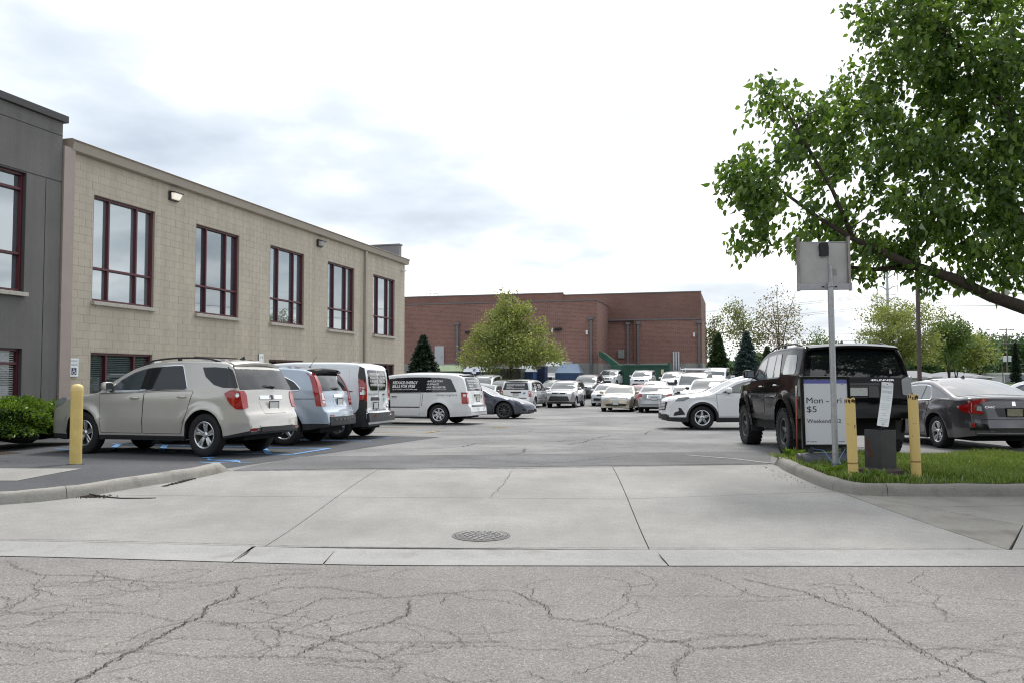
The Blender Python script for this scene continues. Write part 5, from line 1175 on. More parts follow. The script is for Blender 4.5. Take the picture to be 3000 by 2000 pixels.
# ------------------------------------------------------------------ beige block building (left)
BEIGE = mat('beige_paint', (.475, .422, .342), rough=.75, noise=.09, nscale=1.1, bump=.25, bscale=90)
def weathered(m, amt=.14):
    nt = m.node_tree; N = nt.nodes.new; L = nt.links.new; b = nt.nodes['Principled BSDF']; src = b.inputs['Base Color'].links[0].from_socket; g = N('ShaderNodeNewGeometry'); mp = N('ShaderNodeMapping'); mp.inputs['Scale'].default_value = (3.2, 3.2, .16); L(g.outputs['Position'], mp.inputs['Vector'])
    n = N('ShaderNodeTexNoise'); n.inputs['Scale'].default_value = 1; n.inputs['Detail'].default_value = 5; n.inputs['Roughness'].default_value = .65; L(mp.outputs[0], n.inputs['Vector']); r = N('ShaderNodeValToRGB'); r.color_ramp.elements[0].position = .32; r.color_ramp.elements[0].color = (1 - amt, 1 - amt, 1 - amt*1.1, 1); r.color_ramp.elements[1].position = .6; r.color_ramp.elements[1].color = (1.03, 1.03, 1.03, 1); L(n.outputs[0], r.inputs[0])
    x = N('ShaderNodeMixRGB'); x.blend_type = 'MULTIPLY'; x.inputs[0].default_value = 1; L(src, x.inputs[1]); L(r.outputs[0], x.inputs[2])
    ad = N('ShaderNodeObjectInfo'); sm = N('ShaderNodeMath'); sm.operation = 'ADD'; L(ad.outputs['Random'], sm.inputs[0]); L(g.outputs['Random Per Island'], sm.inputs[1]); mr = N('ShaderNodeMapRange'); mr.inputs['From Max'].default_value = 2; mr.inputs['To Min'].default_value = .94; mr.inputs['To Max'].default_value = 1.05; L(sm.outputs[0], mr.inputs['Value'])
    y = N('ShaderNodeMixRGB'); y.blend_type = 'MULTIPLY'; y.inputs[0].default_value = 1; L(x.outputs[0], y.inputs[1]); L(mr.outputs[0], y.inputs[2]); L(y.outputs[0], b.inputs['Base Color']); return m
weathered(BEIGE)
BEIGE_J = mat('beige_joint', (.40, .352, .28), rough=.9, noise=.15, nscale=5)
BEIGE_TRIM = mat('beige_trim', (.34, .30, .245), rough=.5, noise=.08, nscale=3)
TAUPE = mat('taupe_trim', (.33, .27, .24), rough=.5, noise=.1, nscale=3)
MAROON = mat('maroon_frame', (.085, .012, .02), rough=.4, noise=.15, nscale=6)
FRAMEDK = mat('frame_shadow', (.03, .02, .018), rough=.6)
SILL = mat('sill_stone', (.46, .43, .38), rough=.8, noise=.15, nscale=8)
def pane_mat(name, back, refl):
    m = bpy.data.materials.new(name); m.use_nodes = True; nt = m.node_tree; nt.nodes.clear(); N = nt.nodes.new; L = nt.links.new
    o = N('ShaderNodeOutputMaterial'); mx = N('ShaderNodeMixShader'); d = N('ShaderNodeBsdfDiffuse'); g = N('ShaderNodeBsdfGlossy')
    d.inputs[0].default_value = (*back, 1); g.inputs['Color'].default_value = (.86, .93, .97, 1); g.inputs['Roughness'].default_value = .015
    lw = N('ShaderNodeFresnel'); lw.inputs[0].default_value = 1.5; ma = N('ShaderNodeMath'); ma.operation = 'ADD'; ma.inputs[1].default_value = refl; ma.use_clamp = True; L(lw.outputs[0], ma.inputs[0])
    geo = N('ShaderNodeNewGeometry'); n = N('ShaderNodeTexNoise'); n.inputs['Scale'].default_value = .9; n.inputs['Detail'].default_value = 1; L(geo.outputs['Position'], n.inputs['Vector'])
    b = N('ShaderNodeBump'); b.inputs['Strength'].default_value = .12; b.inputs['Distance'].default_value = .02; L(n.outputs[0], b.inputs['Height']); L(b.outputs[0], g.inputs['Normal'])
    L(ma.outputs[0], mx.inputs[0]); L(d.outputs[0], mx.inputs[1]); L(g.outputs[0], mx.inputs[2]); L(mx.outputs[0], o.inputs['Surface']); MATS[name] = m; return m
PANE = pane_mat('window_pane', (.085, .11, .125), .27); PANES = [pane_mat('window_pane_pale', (.15, .18, .19), .28), pane_mat('window_pane_dark', (.05, .07, .085), .20), PANE, pane_mat('window_pane_mid', (.07, .09, .10), .24), PANE]; PANE_LOW = pane_mat('window_pane_low', (.02, .03, .032), .12); BLIND = mat('blind_slat', (.6, .61, .6), rough=.6); BLIND_DIM = mat('blind_slat_green', (.10, .13, .13), rough=.6)
def window(parent, x0, x1, z0, z1, cols, rows, pm, depth=.14, sill=True, fw=.055, blinds=None, y0=0.0, sillz=.09):
    """window in a wall whose outer face is local y = y0, building inside at +y"""
    w = empty('window', ((x0 + x1)/2, y0, z0), 0, parent); W, H = x1 - x0, z1 - z0; yf = depth
    mb = MB()     # reveal
    mb.box((-W/2 + .006, yf/2, H/2), (.012, yf, H)); mb.box((W/2 - .006, yf/2, H/2), (.012, yf, H)); mb.box((0, yf/2, H - .006), (W - .024, yf, .012)); mb.box((0, yf/2, .006), (W - .024, yf, .012)); mb.build('reveal', FRAMEDK if False else BEIGE_TRIM if parent.name.startswith('beige') else mat('grey_reveal', (.07, .068, .07), rough=.8), w)
    xs = [-W/2 + W*c for c in cols]; zs = [H*r for r in rows]
    for i, x in enumerate(xs):
        xx = min(max(x, -W/2 + fw/2 + .012), W/2 - fw/2 - .012); fr = MB(); fr.box((xx, yf - .03, H/2), (fw, .09, H - .026), bev=.004); fr.build('mullion', MAROON, w)
    for i, z in enumerate(zs):
        zz = min(max(z, fw/2 + .013), H - fw/2 - .013)
        for a, b in zip(xs[:-1], xs[1:]):
            fr = MB(); fr.box(((a + b)/2, yf - .034, zz), (b - a - (fw*.55), .075, fw), bev=.004); fr.build('transom', MAROON, w)
    pmesh = {}
    for a, b in zip(xs[:-1], xs[1:]):
        for c, d in zip(zs[:-1], zs[1:]):
            mb = MB(); mb.box(((a + b)/2, yf + .02, (c + d)/2), (b - a - .01, .008, d - c - .01)); mb.build('pane', pm, w)
    if blinds:
        mb = MB(); n = int((H - .1)/.05)
        for a, b in zip(xs[:-1], xs[1:]):
            for k in range(n): mb.box(((a + b)/2, yf + .012, .06 + k*.05), (b - a - fw - .03, .004, .026), rx=.5)
        mb.build('blind', BLIND_DIM if parent.name.startswith('beige') else BLIND, w)
    if sill:
        a = x0 - .03; b = x1 + .03; mid_ = (a + b)/2
        for s0, s1 in ((a, mid_ - .003), (mid_ + .003, b)):
            mb = MB(); mb.box(((s0 + s1)/2 - (x0 + x1)/2, yf/2 - .05, -sillz/2 - .002), (s1 - s0, yf + .13, sillz), bev=.008, rx=.04); mb.build('sill', SILL, w)
    return w
A_F = -15.67; B0_ = 16.25; gzb = -.15
fx, fy = site(A_F, B0_); ang = math.atan2(DV[1], DV[0])
bb = empty('beige_building', (fx, fy, 0), ang); tag(bb, 'two-storey beige painted block building with maroon framed windows beside the bays', 'building')
LEN = 21.15; TOP = 7.02
WX = [(.86, 3.14), (4.95, 7.2), (9.05, 11.40), (13.25, 15.62), (17.5, 19.92)]
UZ, LZ = (3.42, 6.14), (.75, 2.14)
holes = [(a, b, UZ[0], UZ[1]) for a, b in WX] + [(a, b, LZ[0], LZ[1]) for a, b in WX]
wall = MB()
cutx = sorted({0., LEN} | {v for a, b in WX for v in (a, b)}); cutz = [gzb, LZ[0], LZ[1], UZ[0], UZ[1], TOP]
for xa, xb in zip(cutx[:-1], cutx[1:]):
    for za, zb in zip(cutz[:-1], cutz[1:]):
        if any(h[0] <= (xa + xb)/2 <= h[1] and h[2] <= (za + zb)/2 <= h[3] for h in holes): continue
        wall.add([(xa, .0045, za), (xb, .0045, za), (xb, .0045, zb), (xa, .0045, zb)], [(0, 1, 2, 3)])
wall.add([(LEN, .012, gzb), (LEN, 14, gzb), (LEN, 14, TOP), (LEN, .012, TOP)], [(0, 1, 2, 3)]); wall.add([(0, 14, gzb), (LEN, 14, gzb), (LEN, 14, TOP), (0, 14, TOP)], [(3, 2, 1, 0)])
wall.add([(0, .30, gzb), (LEN, .30, gzb), (LEN, .30, TOP), (0, .30, TOP)], [(0, 1, 2, 3)])      # room side, seen through nothing
wallo = wall.build('wall', BEIGE_J, bb)
# concrete blocks, cut round the openings
course, bl, jt = .2, .4, .005
blocks = []
nz = int((TOP - gzb)/course) + 1
for k in range(nz):
    z0 = gzb + k*course; z1 = min(z0 + course, TOP)
    if z1 - z0 < .04: continue
    off = -bl/2 if k % 2 else 0; x = off
    while x < LEN:
        xa, xb = max(x, 0.), min(x + bl, LEN); x += bl
        segs = [(xa, xb, z0, z1)]
        for h in holes:
            ns = []
            for (a, b, c, d) in segs:
                if b <= h[0] or a >= h[1] or d <= h[2] or c >= h[3]: ns.append((a, b, c, d)); continue
                if a < h[0]: ns.append((a, h[0], c, d))
                if b > h[1]: ns.append((h[1], b, c, d))
                A, B = max(a, h[0]), min(b, h[1])
                if c < h[2]: ns.append((A, B, c, h[2]))
                if d > h[3]: ns.append((A, B, h[3], d))
            segs = ns
        blocks += [s for s in segs if s[1] - s[0] > .03 and s[3] - s[2] > .03]
def block_geo(mb, w, h, ox=0, oz=0, oy=0):
    a, b = w/2 - jt/2, h/2 - jt/2; e = .0025
    mb.add([(ox - a, .014 + oy, oz - b), (ox + a, .014 + oy, oz - b), (ox + a, .014 + oy, oz + b), (ox - a, .014 + oy, oz + b), (ox - a + e, oy, oz - b + e), (ox + a - e, oy, oz - b + e), (ox + a - e, oy, oz + b - e), (ox - a + e, oy, oz + b - e)],
           [(4, 5, 6, 7), (0, 1, 5, 4), (1, 2, 6, 5), (2, 3, 7, 6), (3, 0, 4, 7)])
blocks.sort(key=lambda s: (s[0] + s[1])/2 + .002*s[2]); bcache = {}; rest = MB(); rb = random.Random(2)
for i, (a, b, c, d) in enumerate(blocks):
    oy = rb.uniform(-.0012, .0018)
    if c < .9 and a < .0: continue
    if i < 300:
        key = (round(b - a, 3), round(d - c, 3))
        if key not in bcache: m_ = MB(); block_geo(m_, *key); bcache[key] = m_.mesh('block', BEIGE)
        link('block', bcache[key], wallo, loc=((a + b)/2, oy, (c + d)/2))
    else: block_geo(rest, b - a, d - c, (a + b)/2, (c + d)/2, oy)
ro = rest.build('block_courses', BEIGE, wallo); ro['kind'] = 'stuff'
for i, (a, b) in enumerate(WX):
    window(bb, a, b, *UZ, (0, .27, .72, 1), (0, .315, 1), PANES[i]); window(bb, a, b, *LZ, (0, .27, .72, 1), (0, 1), PANE_LOW, blinds=(i in (0,)))
mb = MB()       # eaves: fascia, gutter lip, soffit, roof
mb.add([(-.03, -.16, TOP + .02), (LEN + .12, -.16, TOP + .02), (LEN + .12, -.20, TOP + .22), (-.03, -.20, TOP + .22), (-.03, -.26, TOP + .25), (LEN + .12, -.26, TOP + .25), (-.03, -.14, TOP + .30), (LEN + .12, -.14, TOP + .30), (-.03, .4, TOP + .30), (LEN + .12, .4, TOP + .30), (-.03, .02, TOP), (LEN + .12, .02, TOP)],
       [(0, 1, 2, 3), (3, 2, 5, 4), (4, 5, 7, 6), (6, 7, 9, 8), (10, 11, 1, 0), (11, 9, 7, 5, 2, 1), (10, 0, 3, 4, 6, 8)]); mb.build('eaves', BEIGE_TRIM, bb)
mb = MB(); mb.add([(-.03, .4, TOP + .28), (LEN + .12, .4, TOP + .28), (LEN + .12, 14, TOP + .28), (-.03, 14, TOP + .28)], [(0, 1, 2, 3)]); mb.build('roof', mat('roof_felt', (.1, .1, .1), rough=.9), bb)
mb = MB(); mb.box((LEN - .12, 7.0, TOP + .62), (.3, 13.6, .7)); mb.box((LEN - .12, 7.0, TOP + .99), (.4, 13.7, .06)); mb.build('parapet', mat('parapet_grey', (.22, .21, .22), rough=.7), bb)
def downspout(x, par, z0=-.1, z1=TOP + .05, w=.12, d_=.10, m=BEIGE_TRIM, y=-.06):
    mb = MB(); mb.box((x, y, (z0 + z1)/2), (w, d_, z1 - z0), bev=.01)
    for z in (z0 + 1.2, z0 + 3.3, z0 + 5.6): mb.box((x, y + .01, z), (w + .03, d_ + .01, .03), bev=.004)
    return mb.build('downspout', m, par)
downspout(16.62, bb, w=.17); downspout(-.09, bb, w=.34, d_=.16, m=TAUPE, y=-.07)
def wall_lamp(x, lit, label):
    p = Matrix.Rotation(ang, 3, 'Z') @ Vector((x, 0, 0)); o = empty('wall_lamp', (fx + p.x, fy + p.y, 6.72), ang); tag(o, label, 'lamp', None); o.scale = (.85, .85, .85)
    mb = MB(); mb.box((0, -.05, 0), (.44, .10, .32), bev=.01); mb.add([(-.215, -.06, .155), (.215, -.06, .155), (.215, -.29, .11), (-.215, -.29, .11), (-.215, -.06, .10), (.215, -.06, .10), (.215, -.29, .07), (-.215, -.29, .07)], [(0, 1, 2, 3), (7, 6, 5, 4), (3, 2, 6, 7), (0, 3, 7, 4), (1, 5, 6, 2)]); mb.build('housing', mat('lamp_bronze', (.035, .03, .028), rough=.5), o)
    if lit:
        m = bpy.data.materials.new('lit_lens'); m.use_nodes = True; b = m.node_tree.nodes['Principled BSDF']; b.inputs['Base Color'].default_value = (.8, .78, .72, 1); b.inputs['Emission Color'].default_value = (1, .93, .78, 1); b.inputs['Emission Strength'].default_value = .3; b.inputs['Roughness'].default_value = .2
    else: m = mat('dull_lens', (.45, .46, .46), rough=.3)
    mb = MB(); mb.add([(-.19, -.06, .10), (.19, -.06, .10), (.19, -.26, .08), (-.19, -.26, .08), (-.17, -.06, -.13), (.17, -.06, -.13), (.17, -.17, -.09), (-.17, -.17, -.09)], [(3, 2, 6, 7), (0, 3, 7, 4), (2, 1, 5, 6), (4, 7, 6, 5)]); mb.build('lens', m, o, angle=20)
wall_lamp(3.86, True, 'lit bronze wall-pack lamp above the first beige bay'); wall_lamp(12.5, False, 'unlit bronze wall-pack lamp between the third and fourth upper windows')
def on_facade(x, z, y=0): p = Matrix.Rotation(ang, 3, 'Z') @ Vector((x, y, 0)); return (fx + p.x, fy + p.y, z)
cm = empty('security_camera', on_facade(20.75, 6.7), ang); tag(cm, 'small white security camera high on the far corner of the beige wall', 'camera')
mb = MB(); mb.box((0, -.04, 0), (.1, .08, .1), bev=.01); mb.build('mount', mat('white_plastic', (.7, .7, .7), rough=.4), cm); mb = MB(); mb.tube([(-.1, -.14, -.03), (.14, -.16, .0)], [.05, .045], 10); mb.build('housing', mat('white_plastic', (.7, .7, .7)), cm, angle=40)
fl = empty('floodlight', on_facade(LEN + .1, TOP + .22, 1.2), ang); tag(fl, 'dark floodlight arm sticking out past the end of the beige roof', 'lamp')
mb = MB(); mb.tube([(0, 0, 0), (.5, -.1, .03)], .03, 6); mb.build('arm', STEEL_DARK, fl); mb = MB(); mb.box((.8, -.12, .0), (.7, .3, .12), bev=.02); mb.build('head', STEEL_DARK, fl)
# ---- signs on the wall
SIGNW = mat('sign_white', (.80, .81, .81), rough=.35, noise=.06, nscale=6); SIGNG = mat('sign_grey_text', (.22, .33, .36), rough=.5); SIGNB = mat('sign_blue', (.015, .02, .12), rough=.4); SIGNGRN = mat('sign_green_edge', (.30, .42, .40), rough=.5)
def plate_sign(o, w, h, y=-.03, mt=SIGNW, r=.02):
    bm_ = MB(); P = rounded([(-w/2, 0), (w/2, 0), (w/2, h), (-w/2, h)], r); n = len(P)
    bm_.add([(x, y, z) for x, z in P] + [(x, y + .004, z) for x, z in P], [tuple(range(n)), tuple(range(n, 2*n))[::-1]] + [(i, n + i, n + (i+1) % n, (i+1) % n) for i in range(n)]); return bm_.build('panel', mt, o)
def isa(o, cx, cz, s, y, mt):
    """wheelchair figure, front view in local x-z"""
    mb = MB()
    def st(pts, w):
        for a, b in zip(pts[:-1], pts[1:]):
            a, b = np.array(a), np.array(b); d_ = (b - a)/np.hypot(*(b - a)); nn = np.array([-d_[1], d_[0]])*w/2
            mb.add([(cx + s*p[0], y, cz + s*p[1]) for p in (a - nn, b - nn, b + nn, a + nn)], [(0, 1, 2, 3)])
    st([(-.03, .26), (-.03, .0), (.2, .0), (.28, -.3), (.36, -.28)], .09); st([(-.03, .14), (.16, .14)], .07); st([(.24*math.cos(t) - .03, .24*math.sin(t) - .14) for t in np.linspace(1.9, 5.9, 12)], .07)
    mb.add([(cx + s*p[0], y - .0004, cz + s*p[1]) for p in ell(-.04, .38, .08, .08)], [tuple(range(14))]); return mb.build('symbol', mt, o)
def flat_text(o, t, cx, z, w, size, y, mt, **k):
    return text_on('lettering', t, size, lambda u, v: (cx - w/2 + u, y, z + v), .0005, mt, o, width=w, **k)
def hc_sign(x, z, label, lines=('RESERVED', 'PARKING'), w=.30, h=.46, icon=True, y=0):
    o = empty('parking_sign', on_facade(x, z, y), ang); tag(o, label, 'sign'); plate_sign(o, w, h, -.035, SIGNGRN); e = MB(); P = rounded([(-w/2 + .008, .008), (w/2 - .008, .008), (w/2 - .008, h - .008), (-w/2 + .008, h - .008)], .015); e.add([(a, -.0365, c) for a, c in P], [tuple(range(len(P)))]); e.build('face', SIGNW, o)
    for i, t in enumerate(lines): flat_text(o, t, 0, h - .10 - i*.085, w*.78, .07, -.038, SIGNG, bold=.01)
    if icon:
        mb = MB(); mb.box((0, -.037, h*.29), (.16, .001, .17)); mb.build('blue_square', SIGNB, o); isa(o, 0, h*.28, .17, -.039, SIGNW)
    mb = MB(); mb.box((0, -.016, h/2), (.06, .032, h*.8)); mb.build('bracket', mat('galvanised', (.42, .43, .44), rough=.45, metal=.6, noise=.2, nscale=20), o)
    return o
hc_sign(.27, 1.52, 'white reserved parking sign with a blue wheelchair square near the building corner', y=-.03); hc_sign(3.32, 1.52, 'white parking sign showing above the champagne SUV roof', (), icon=True)
o = hc_sign(8.52, 1.86, 'tall white notice sign on the beige wall between two lower windows', (), .29, .46, False)
flat_text(o, 'NO', -.06, .30, .08, .08, -.038, SIGNG); flat_text(o, 'PARKING', 0, .14, .22, .06, -.038, SIGNG); mb = MB(); mb.box((.05, -.037, .33), (.05, .001, .09)); mb.build('symbol', SIGNG, o)
hc_sign(5.1, 1.62, 'small white sign peeking over the champagne SUV under the second window', (), .32, .3, False); hc_sign(20.55, 1.2, 'white parking sign beside the last lower window of the beige wall', (), .3, .45, True)
# blue/white sign on the far end of the wall
o = empty('parking_sign', on_facade(LEN + .05, 1.55, .35), ang + math.pi/2); tag(o, 'narrow blue and white sign on the far end corner of the beige building', 'sign'); plate_sign(o, .3, .5, -.03); mb = MB(); mb.box((0, -.0325, .75), (.3, .004, .5)); mb.build('upper_panel', mat('sign_blue2', (.12, .25, .5), rough=.4), o)
# ------------------------------------------------------------------ grey stucco building
GREY = mat('grey_stucco', (.15, .145, .14), rough=.85, noise=.10, nscale=1.5, bump=.8, bscale=140)
weathered(GREY, .12); gx, gy = site(A_F + .10, B0_); gb = empty('grey_building', (gx, gy, 0), ang); tag(gb, 'dark grey stucco building with maroon windows next to the beige one', 'building')
GL = -9.0; GTOP = 7.62; gend = -.28; gh = [(-3.7, -1.28, 3.42, 6.16), (-3.7, -1.28, .6, 2.16), (-8.4, -6.0, 3.42, 6.16), (-8.4, -6.0, .6, 2.16)]
mb = MB(); cx_ = sorted({GL, gend} | {v for h in gh for v in h[:2]} | {-.75}); cz_ = [-.2, .6, 2.16, 3.42, 6.16, 6.19, 7.28, 7.30, GTOP]
mbj = MB()
for xa, xb in zip(cx_[:-1], cx_[1:]):
    for za, zb in zip(cz_[:-1], cz_[1:]):
        if any(h[0] <= (xa + xb)/2 <= h[1] and h[2] <= (za + zb)/2 <= h[3] for h in gh): continue
        if zb - za < .04: mb.add([(xa, .02, za), (xb, .02, za), (xb, .02, zb), (xa, .02, zb)], [(0, 1, 2, 3)]); mb.add([(xa, 0, za), (xb, 0, za), (xb, .02, za), (xa, .02, za)], [(0, 1, 2, 3)]); mb.add([(xa, 0, zb), (xb, 0, zb), (xb, .02, zb), (xa, .02, zb)], [(3, 2, 1, 0)]); continue
        g0 = .018 if (abs(xa + .75) < 1e-6 and zb < 6.17) else 0
        mb.add([(xa + g0, 0, za), (xb, 0, za), (xb, 0, zb), (xa + g0, 0, zb)], [(0, 1, 2, 3)])
mb.add([(-.78, .025, -.2), (-.70, .025, -.2), (-.70, .025, 6.17), (-.78, .025, 6.17)], [(0, 1, 2, 3)])
mb.add([(gend, 0, -.2), (gend, 10, -.2), (gend, 10, GTOP), (gend, 0, GTOP)], [(0, 1, 2, 3)]); mb.add([(GL, .3, -.2), (gend, .3, -.2), (gend, .3, GTOP), (GL, .3, GTOP)], [(0, 1, 2, 3)]); mb.build('wall', GREY, gb)
mb = MB(); mb.box(((GL - .18)/2, .1, GTOP + .09), (-GL - .18, .36, .17), bev=.01); mb.build('coping', mat('coping_dark', (.045, .044, .045), rough=.6), gb)
mb = MB(); mb.add([(GL, .2, GTOP), (-.09, .2, GTOP), (-.09, 10, GTOP), (GL, 10, GTOP)], [(0, 1, 2, 3)]); mb.build('roof', mat('roof_felt', (.1, .1, .1)), gb)
for a, b, c, d in gh:
    window(gb, a, b, c, d, (0, .5, 1), (0, .32, .86, 1) if d > 3 else (0, .78, 1), PANE if d > 3 else PANE_LOW, depth=.16, sill=d > 3, blinds=(d < 3))
# roof hatch rail seen behind the coping
mb = MB(); mb.tube([(.12, 2.2, 7.35), (.12, 2.2, 7.75)], .015, 5); mb.tube([(.12, 2.8, 7.35), (.12, 2.8, 7.75)], .015, 5); mb.build('roof_rail', STEEL_DARK, gb)

# ------------------------------------------------------------------ brick building (far)
def brick_mat(name, c1, c2, mortar, sx=1.0):
    m = bpy.data.materials.new(name); m.use_nodes = True; nt = m.node_tree; N = nt.nodes.new; L = nt.links.new; b = nt.nodes['Principled BSDF']; b.inputs['Roughness'].default_value = .85
    tc = N('ShaderNodeTexCoord'); sp_ = N('ShaderNodeSeparateXYZ'); L(tc.outputs['Object'], sp_.inputs[0]); ad = N('ShaderNodeMath'); ad.operation = 'ADD'; L(sp_.outputs[0], ad.inputs[0]); L(sp_.outputs[1], ad.inputs[1])
    cb = N('ShaderNodeCombineXYZ'); L(ad.outputs[0], cb.inputs[0]); L(sp_.outputs[2], cb.inputs[1])
    br = N('ShaderNodeTexBrick'); br.inputs['Scale'].default_value = 1.0; br.inputs['Brick Width'].default_value = .40; br.inputs['Row Height'].default_value = .135; br.inputs['Mortar Size'].default_value = .016; br.inputs['Bias'].default_value = .1
    br.inputs['Color1'].default_value = (*c1, 1); br.inputs['Color2'].default_value = (*c2, 1); br.inputs['Mortar'].default_value = (*mortar, 1); L(cb.outputs[0], br.inputs['Vector'])
    n = N('ShaderNodeTexNoise'); n.inputs['Scale'].default_value = .35; n.inputs['Detail'].default_value = 6; L(tc.outputs['Object'], n.inputs['Vector']); r = N('ShaderNodeValToRGB'); r.color_ramp.elements[0].position = .3; r.color_ramp.elements[0].color = (.85, .83, .83, 1); r.color_ramp.elements[1].position = .7; r.color_ramp.elements[1].color = (1.1, 1.1, 1.08, 1); L(n.outputs[0], r.inputs[0])
    mx = N('ShaderNodeMixRGB'); mx.blend_type = 'MULTIPLY'; mx.inputs[0].default_value = 1; L(br.outputs[0], mx.inputs[1]); L(r.outputs[0], mx.inputs[2]); L(mx.outputs[0], b.inputs['Base Color'])
    bp = N('ShaderNodeBump'); bp.inputs['Strength'].default_value = .3; bp.inputs['Distance'].default_value = .01; bp.invert = True; L(br.outputs['Fac'], bp.inputs['Height']); L(bp.outputs[0], b.inputs['Normal']); MATS[name] = m; return m
BRICK = brick_mat('brick_red', (.172, .078, .062), (.235, .11, .088), (.265, .195, .17)); BRICK2 = brick_mat('brick_brown', (.155, .078, .062), (.19, .096, .078), (.19, .13, .112))
FOUND = mat('foundation', (.27, .265, .25), rough=.9, noise=.3, nscale=.8); METGREY = mat('metal_grey', (.13, .125, .13), rough=.5, noise=.15, nscale=2)
bx_, by_ = site(0, 80.0); bk = empty('brick_building', (bx_, by_, 0), math.atan2(NV[1], NV[0])); tag(bk, 'long red brick building with grey downspouts behind the parked cars', 'building')
def bbox(name, x0, x1, y0, y1, z0, z1, mt): m_ = MB(); m_.box(((x0 + x1)/2, (y0 + y1)/2, (z0 + z1)/2), (x1 - x0, y1 - y0, z1 - z0)); return m_.build(name, mt, bk)
bbox('wall', -60, -13.1, 0, 22, 2.92, 9.05, BRICK); bbox('foundation', -60, -13.06, -.04, 22, .3, 2.92, FOUND); bbox('coping', -60, -13.05, -.06, .25, 9.05, 9.17, METGREY); bbox('coping', -13.35, -13.05, .25, 7.4, 9.05, 9.17, METGREY)
bbox('upper_wall', -60, -18.1, 7.5, 22, 9.0, 10.62, BRICK2); bbox('coping', -60, -18.05, 7.45, 7.8, 10.62, 10.74, METGREY)
bbox('wall', -18.1, -3.4, 7.55, 22, 7.6, 10.4, BRICK2); bbox('coping', -18.05, -3.35, 7.5, 7.8, 10.4, 10.5, METGREY)
bbox('lower_wall', -13.1, -10.35, 7.50, 8, 3.0, 7.5, BRICK); bbox('lower_wall', -10.35, -3.3, 7.1, 22, 3.0, 7.5, BRICK); bbox('foundation', -13.1, -3.25, 7.05, 22.1, .3, 3.0, FOUND); bbox('ledge', -13.1, -3.28, 7.0, 7.7, 7.5, 7.62, METGREY)
def bdown(x, y, z1, z0=.7, w=.24):
    m_ = MB(); m_.box((x, y - .1, (z0 + z1)/2), (w, .2, z1 - z0)); m_.box((x, y - .14, z1 + .1), (w*2, .3, .28), bev=.03); m_.build('downspout', METGREY, bk)
bdown(-27.6, 0, 6.9); bdown(-13.7, 0, 7.2); bdown(-11.0, 7.4, 7.1); bdown(-9.85, 7.1, 7.1); bdown(-3.6, 7.1, 7.1)
m_ = MB(); m_.box((-10.15, 7.05, 5.2), (.16, .12, 4.4)); m_.build('conduit', mat('rust_pipe', (.12, .06, .04), rough=.7), bk)
m_ = MB(); m_.box((-11.75, 7.42, 4.0), (.75, .16, .95)); m_.build('louvre_frame', METGREY, bk)
for k in range(8): m_ = MB(); m_.box((-11.75, 7.32, 3.62 + k*.11), (.64, .05, .06), rx=.5); m_.build('louvre', mat('louvre_light', (.42, .42, .43), rough=.5), bk)
m_ = MB(); m_.box((-29.6, -.03, 3.7), (1.0, .1, 2.1)); d_o = m_.build('door', mat('door_grey', (.42, .44, .46), rough=.5), bk); m_ = MB(); m_.box((-29.3, -.1, 3.6), (.05, .06, .15)); m_.build('handle', METGREY, d_o)
for x in (-3.95, -3.7, -3.45): pass
for x in (-6.2, -5.95, -5.7): m_ = MB(); m_.tube([(x, 6.9, .7), (x, 6.9, 4.2)], .1, 8); m_.build('vent_pipe', mat('pipe_galv', (.45, .46, .47), rough=.5, metal=.3), bk, smooth=True)
for x, y, z in ((-26.4, 0, 6.1), (-17.0, 0, 6.3)): m_ = MB(); m_.box((x, y - .15, z), (.7, .3, .24), bev=.05); m_.build('wall_light', STEEL_DARK, bk)
for x, y, z in ((-17.6, 0, 6.3), (-14.1, 0, 6.0), (-4.1, 7.1, 6.0)): m_ = MB(); m_.box((x, y - .15, z), (.2, .3, .2), bev=.03); m_.tube([(x, y - .2, z - .1), (x, y - .2, z - .3)], .11, 8); m_.build('camera', mat('white_plastic', (.7, .7, .7)), bk)
m_ = MB(); m_.box((-18.2, -.03, 3.6), (.5, .05, .35)); m_.build('notice', SIGNW, bk)
m_ = MB()
for x in (-34.0, -33.5, -33.1, -32.6): m_.tube([(x, 7.6, 10.6), (x, 7.6, 11.4)], .025, 5)
for a, b in ((-34.0, -33.5), (-33.1, -32.6)):
    for z in (11.0, 11.4): m_.tube([(a, 7.6, z), (b, 7.6, z)], .025, 5)
m_.build('roof_ladder', mat('pipe_galv', (.45, .46, .47)), bk)
# handrail by the door
m_ = MB()
for k in range(9): m_.tube([(-30.5 + k*.9, -1.6, .7), (-30.5 + k*.9, -1.6, 3.0 - k*.12)], .03, 5)
for dz in (0, -.5, -1.0): m_.tube([(-30.5, -1.6, 3.0 + dz), (-23.3, -1.6, 2.04 + dz)], .03, 5)
for k in range(40): m_.tube([(-30.5 + k*.18, -1.6, 1.0), (-30.5 + k*.18, -1.6, 3.0 - k*.024)], .012, 4)
o = m_.build('railing', METGREY); o.location = (bx_, by_, 0); o.rotation_euler = (0, 0, math.atan2(NV[1], NV[0])); tag(o, 'grey metal stair railing below the brick wall door', 'railing')

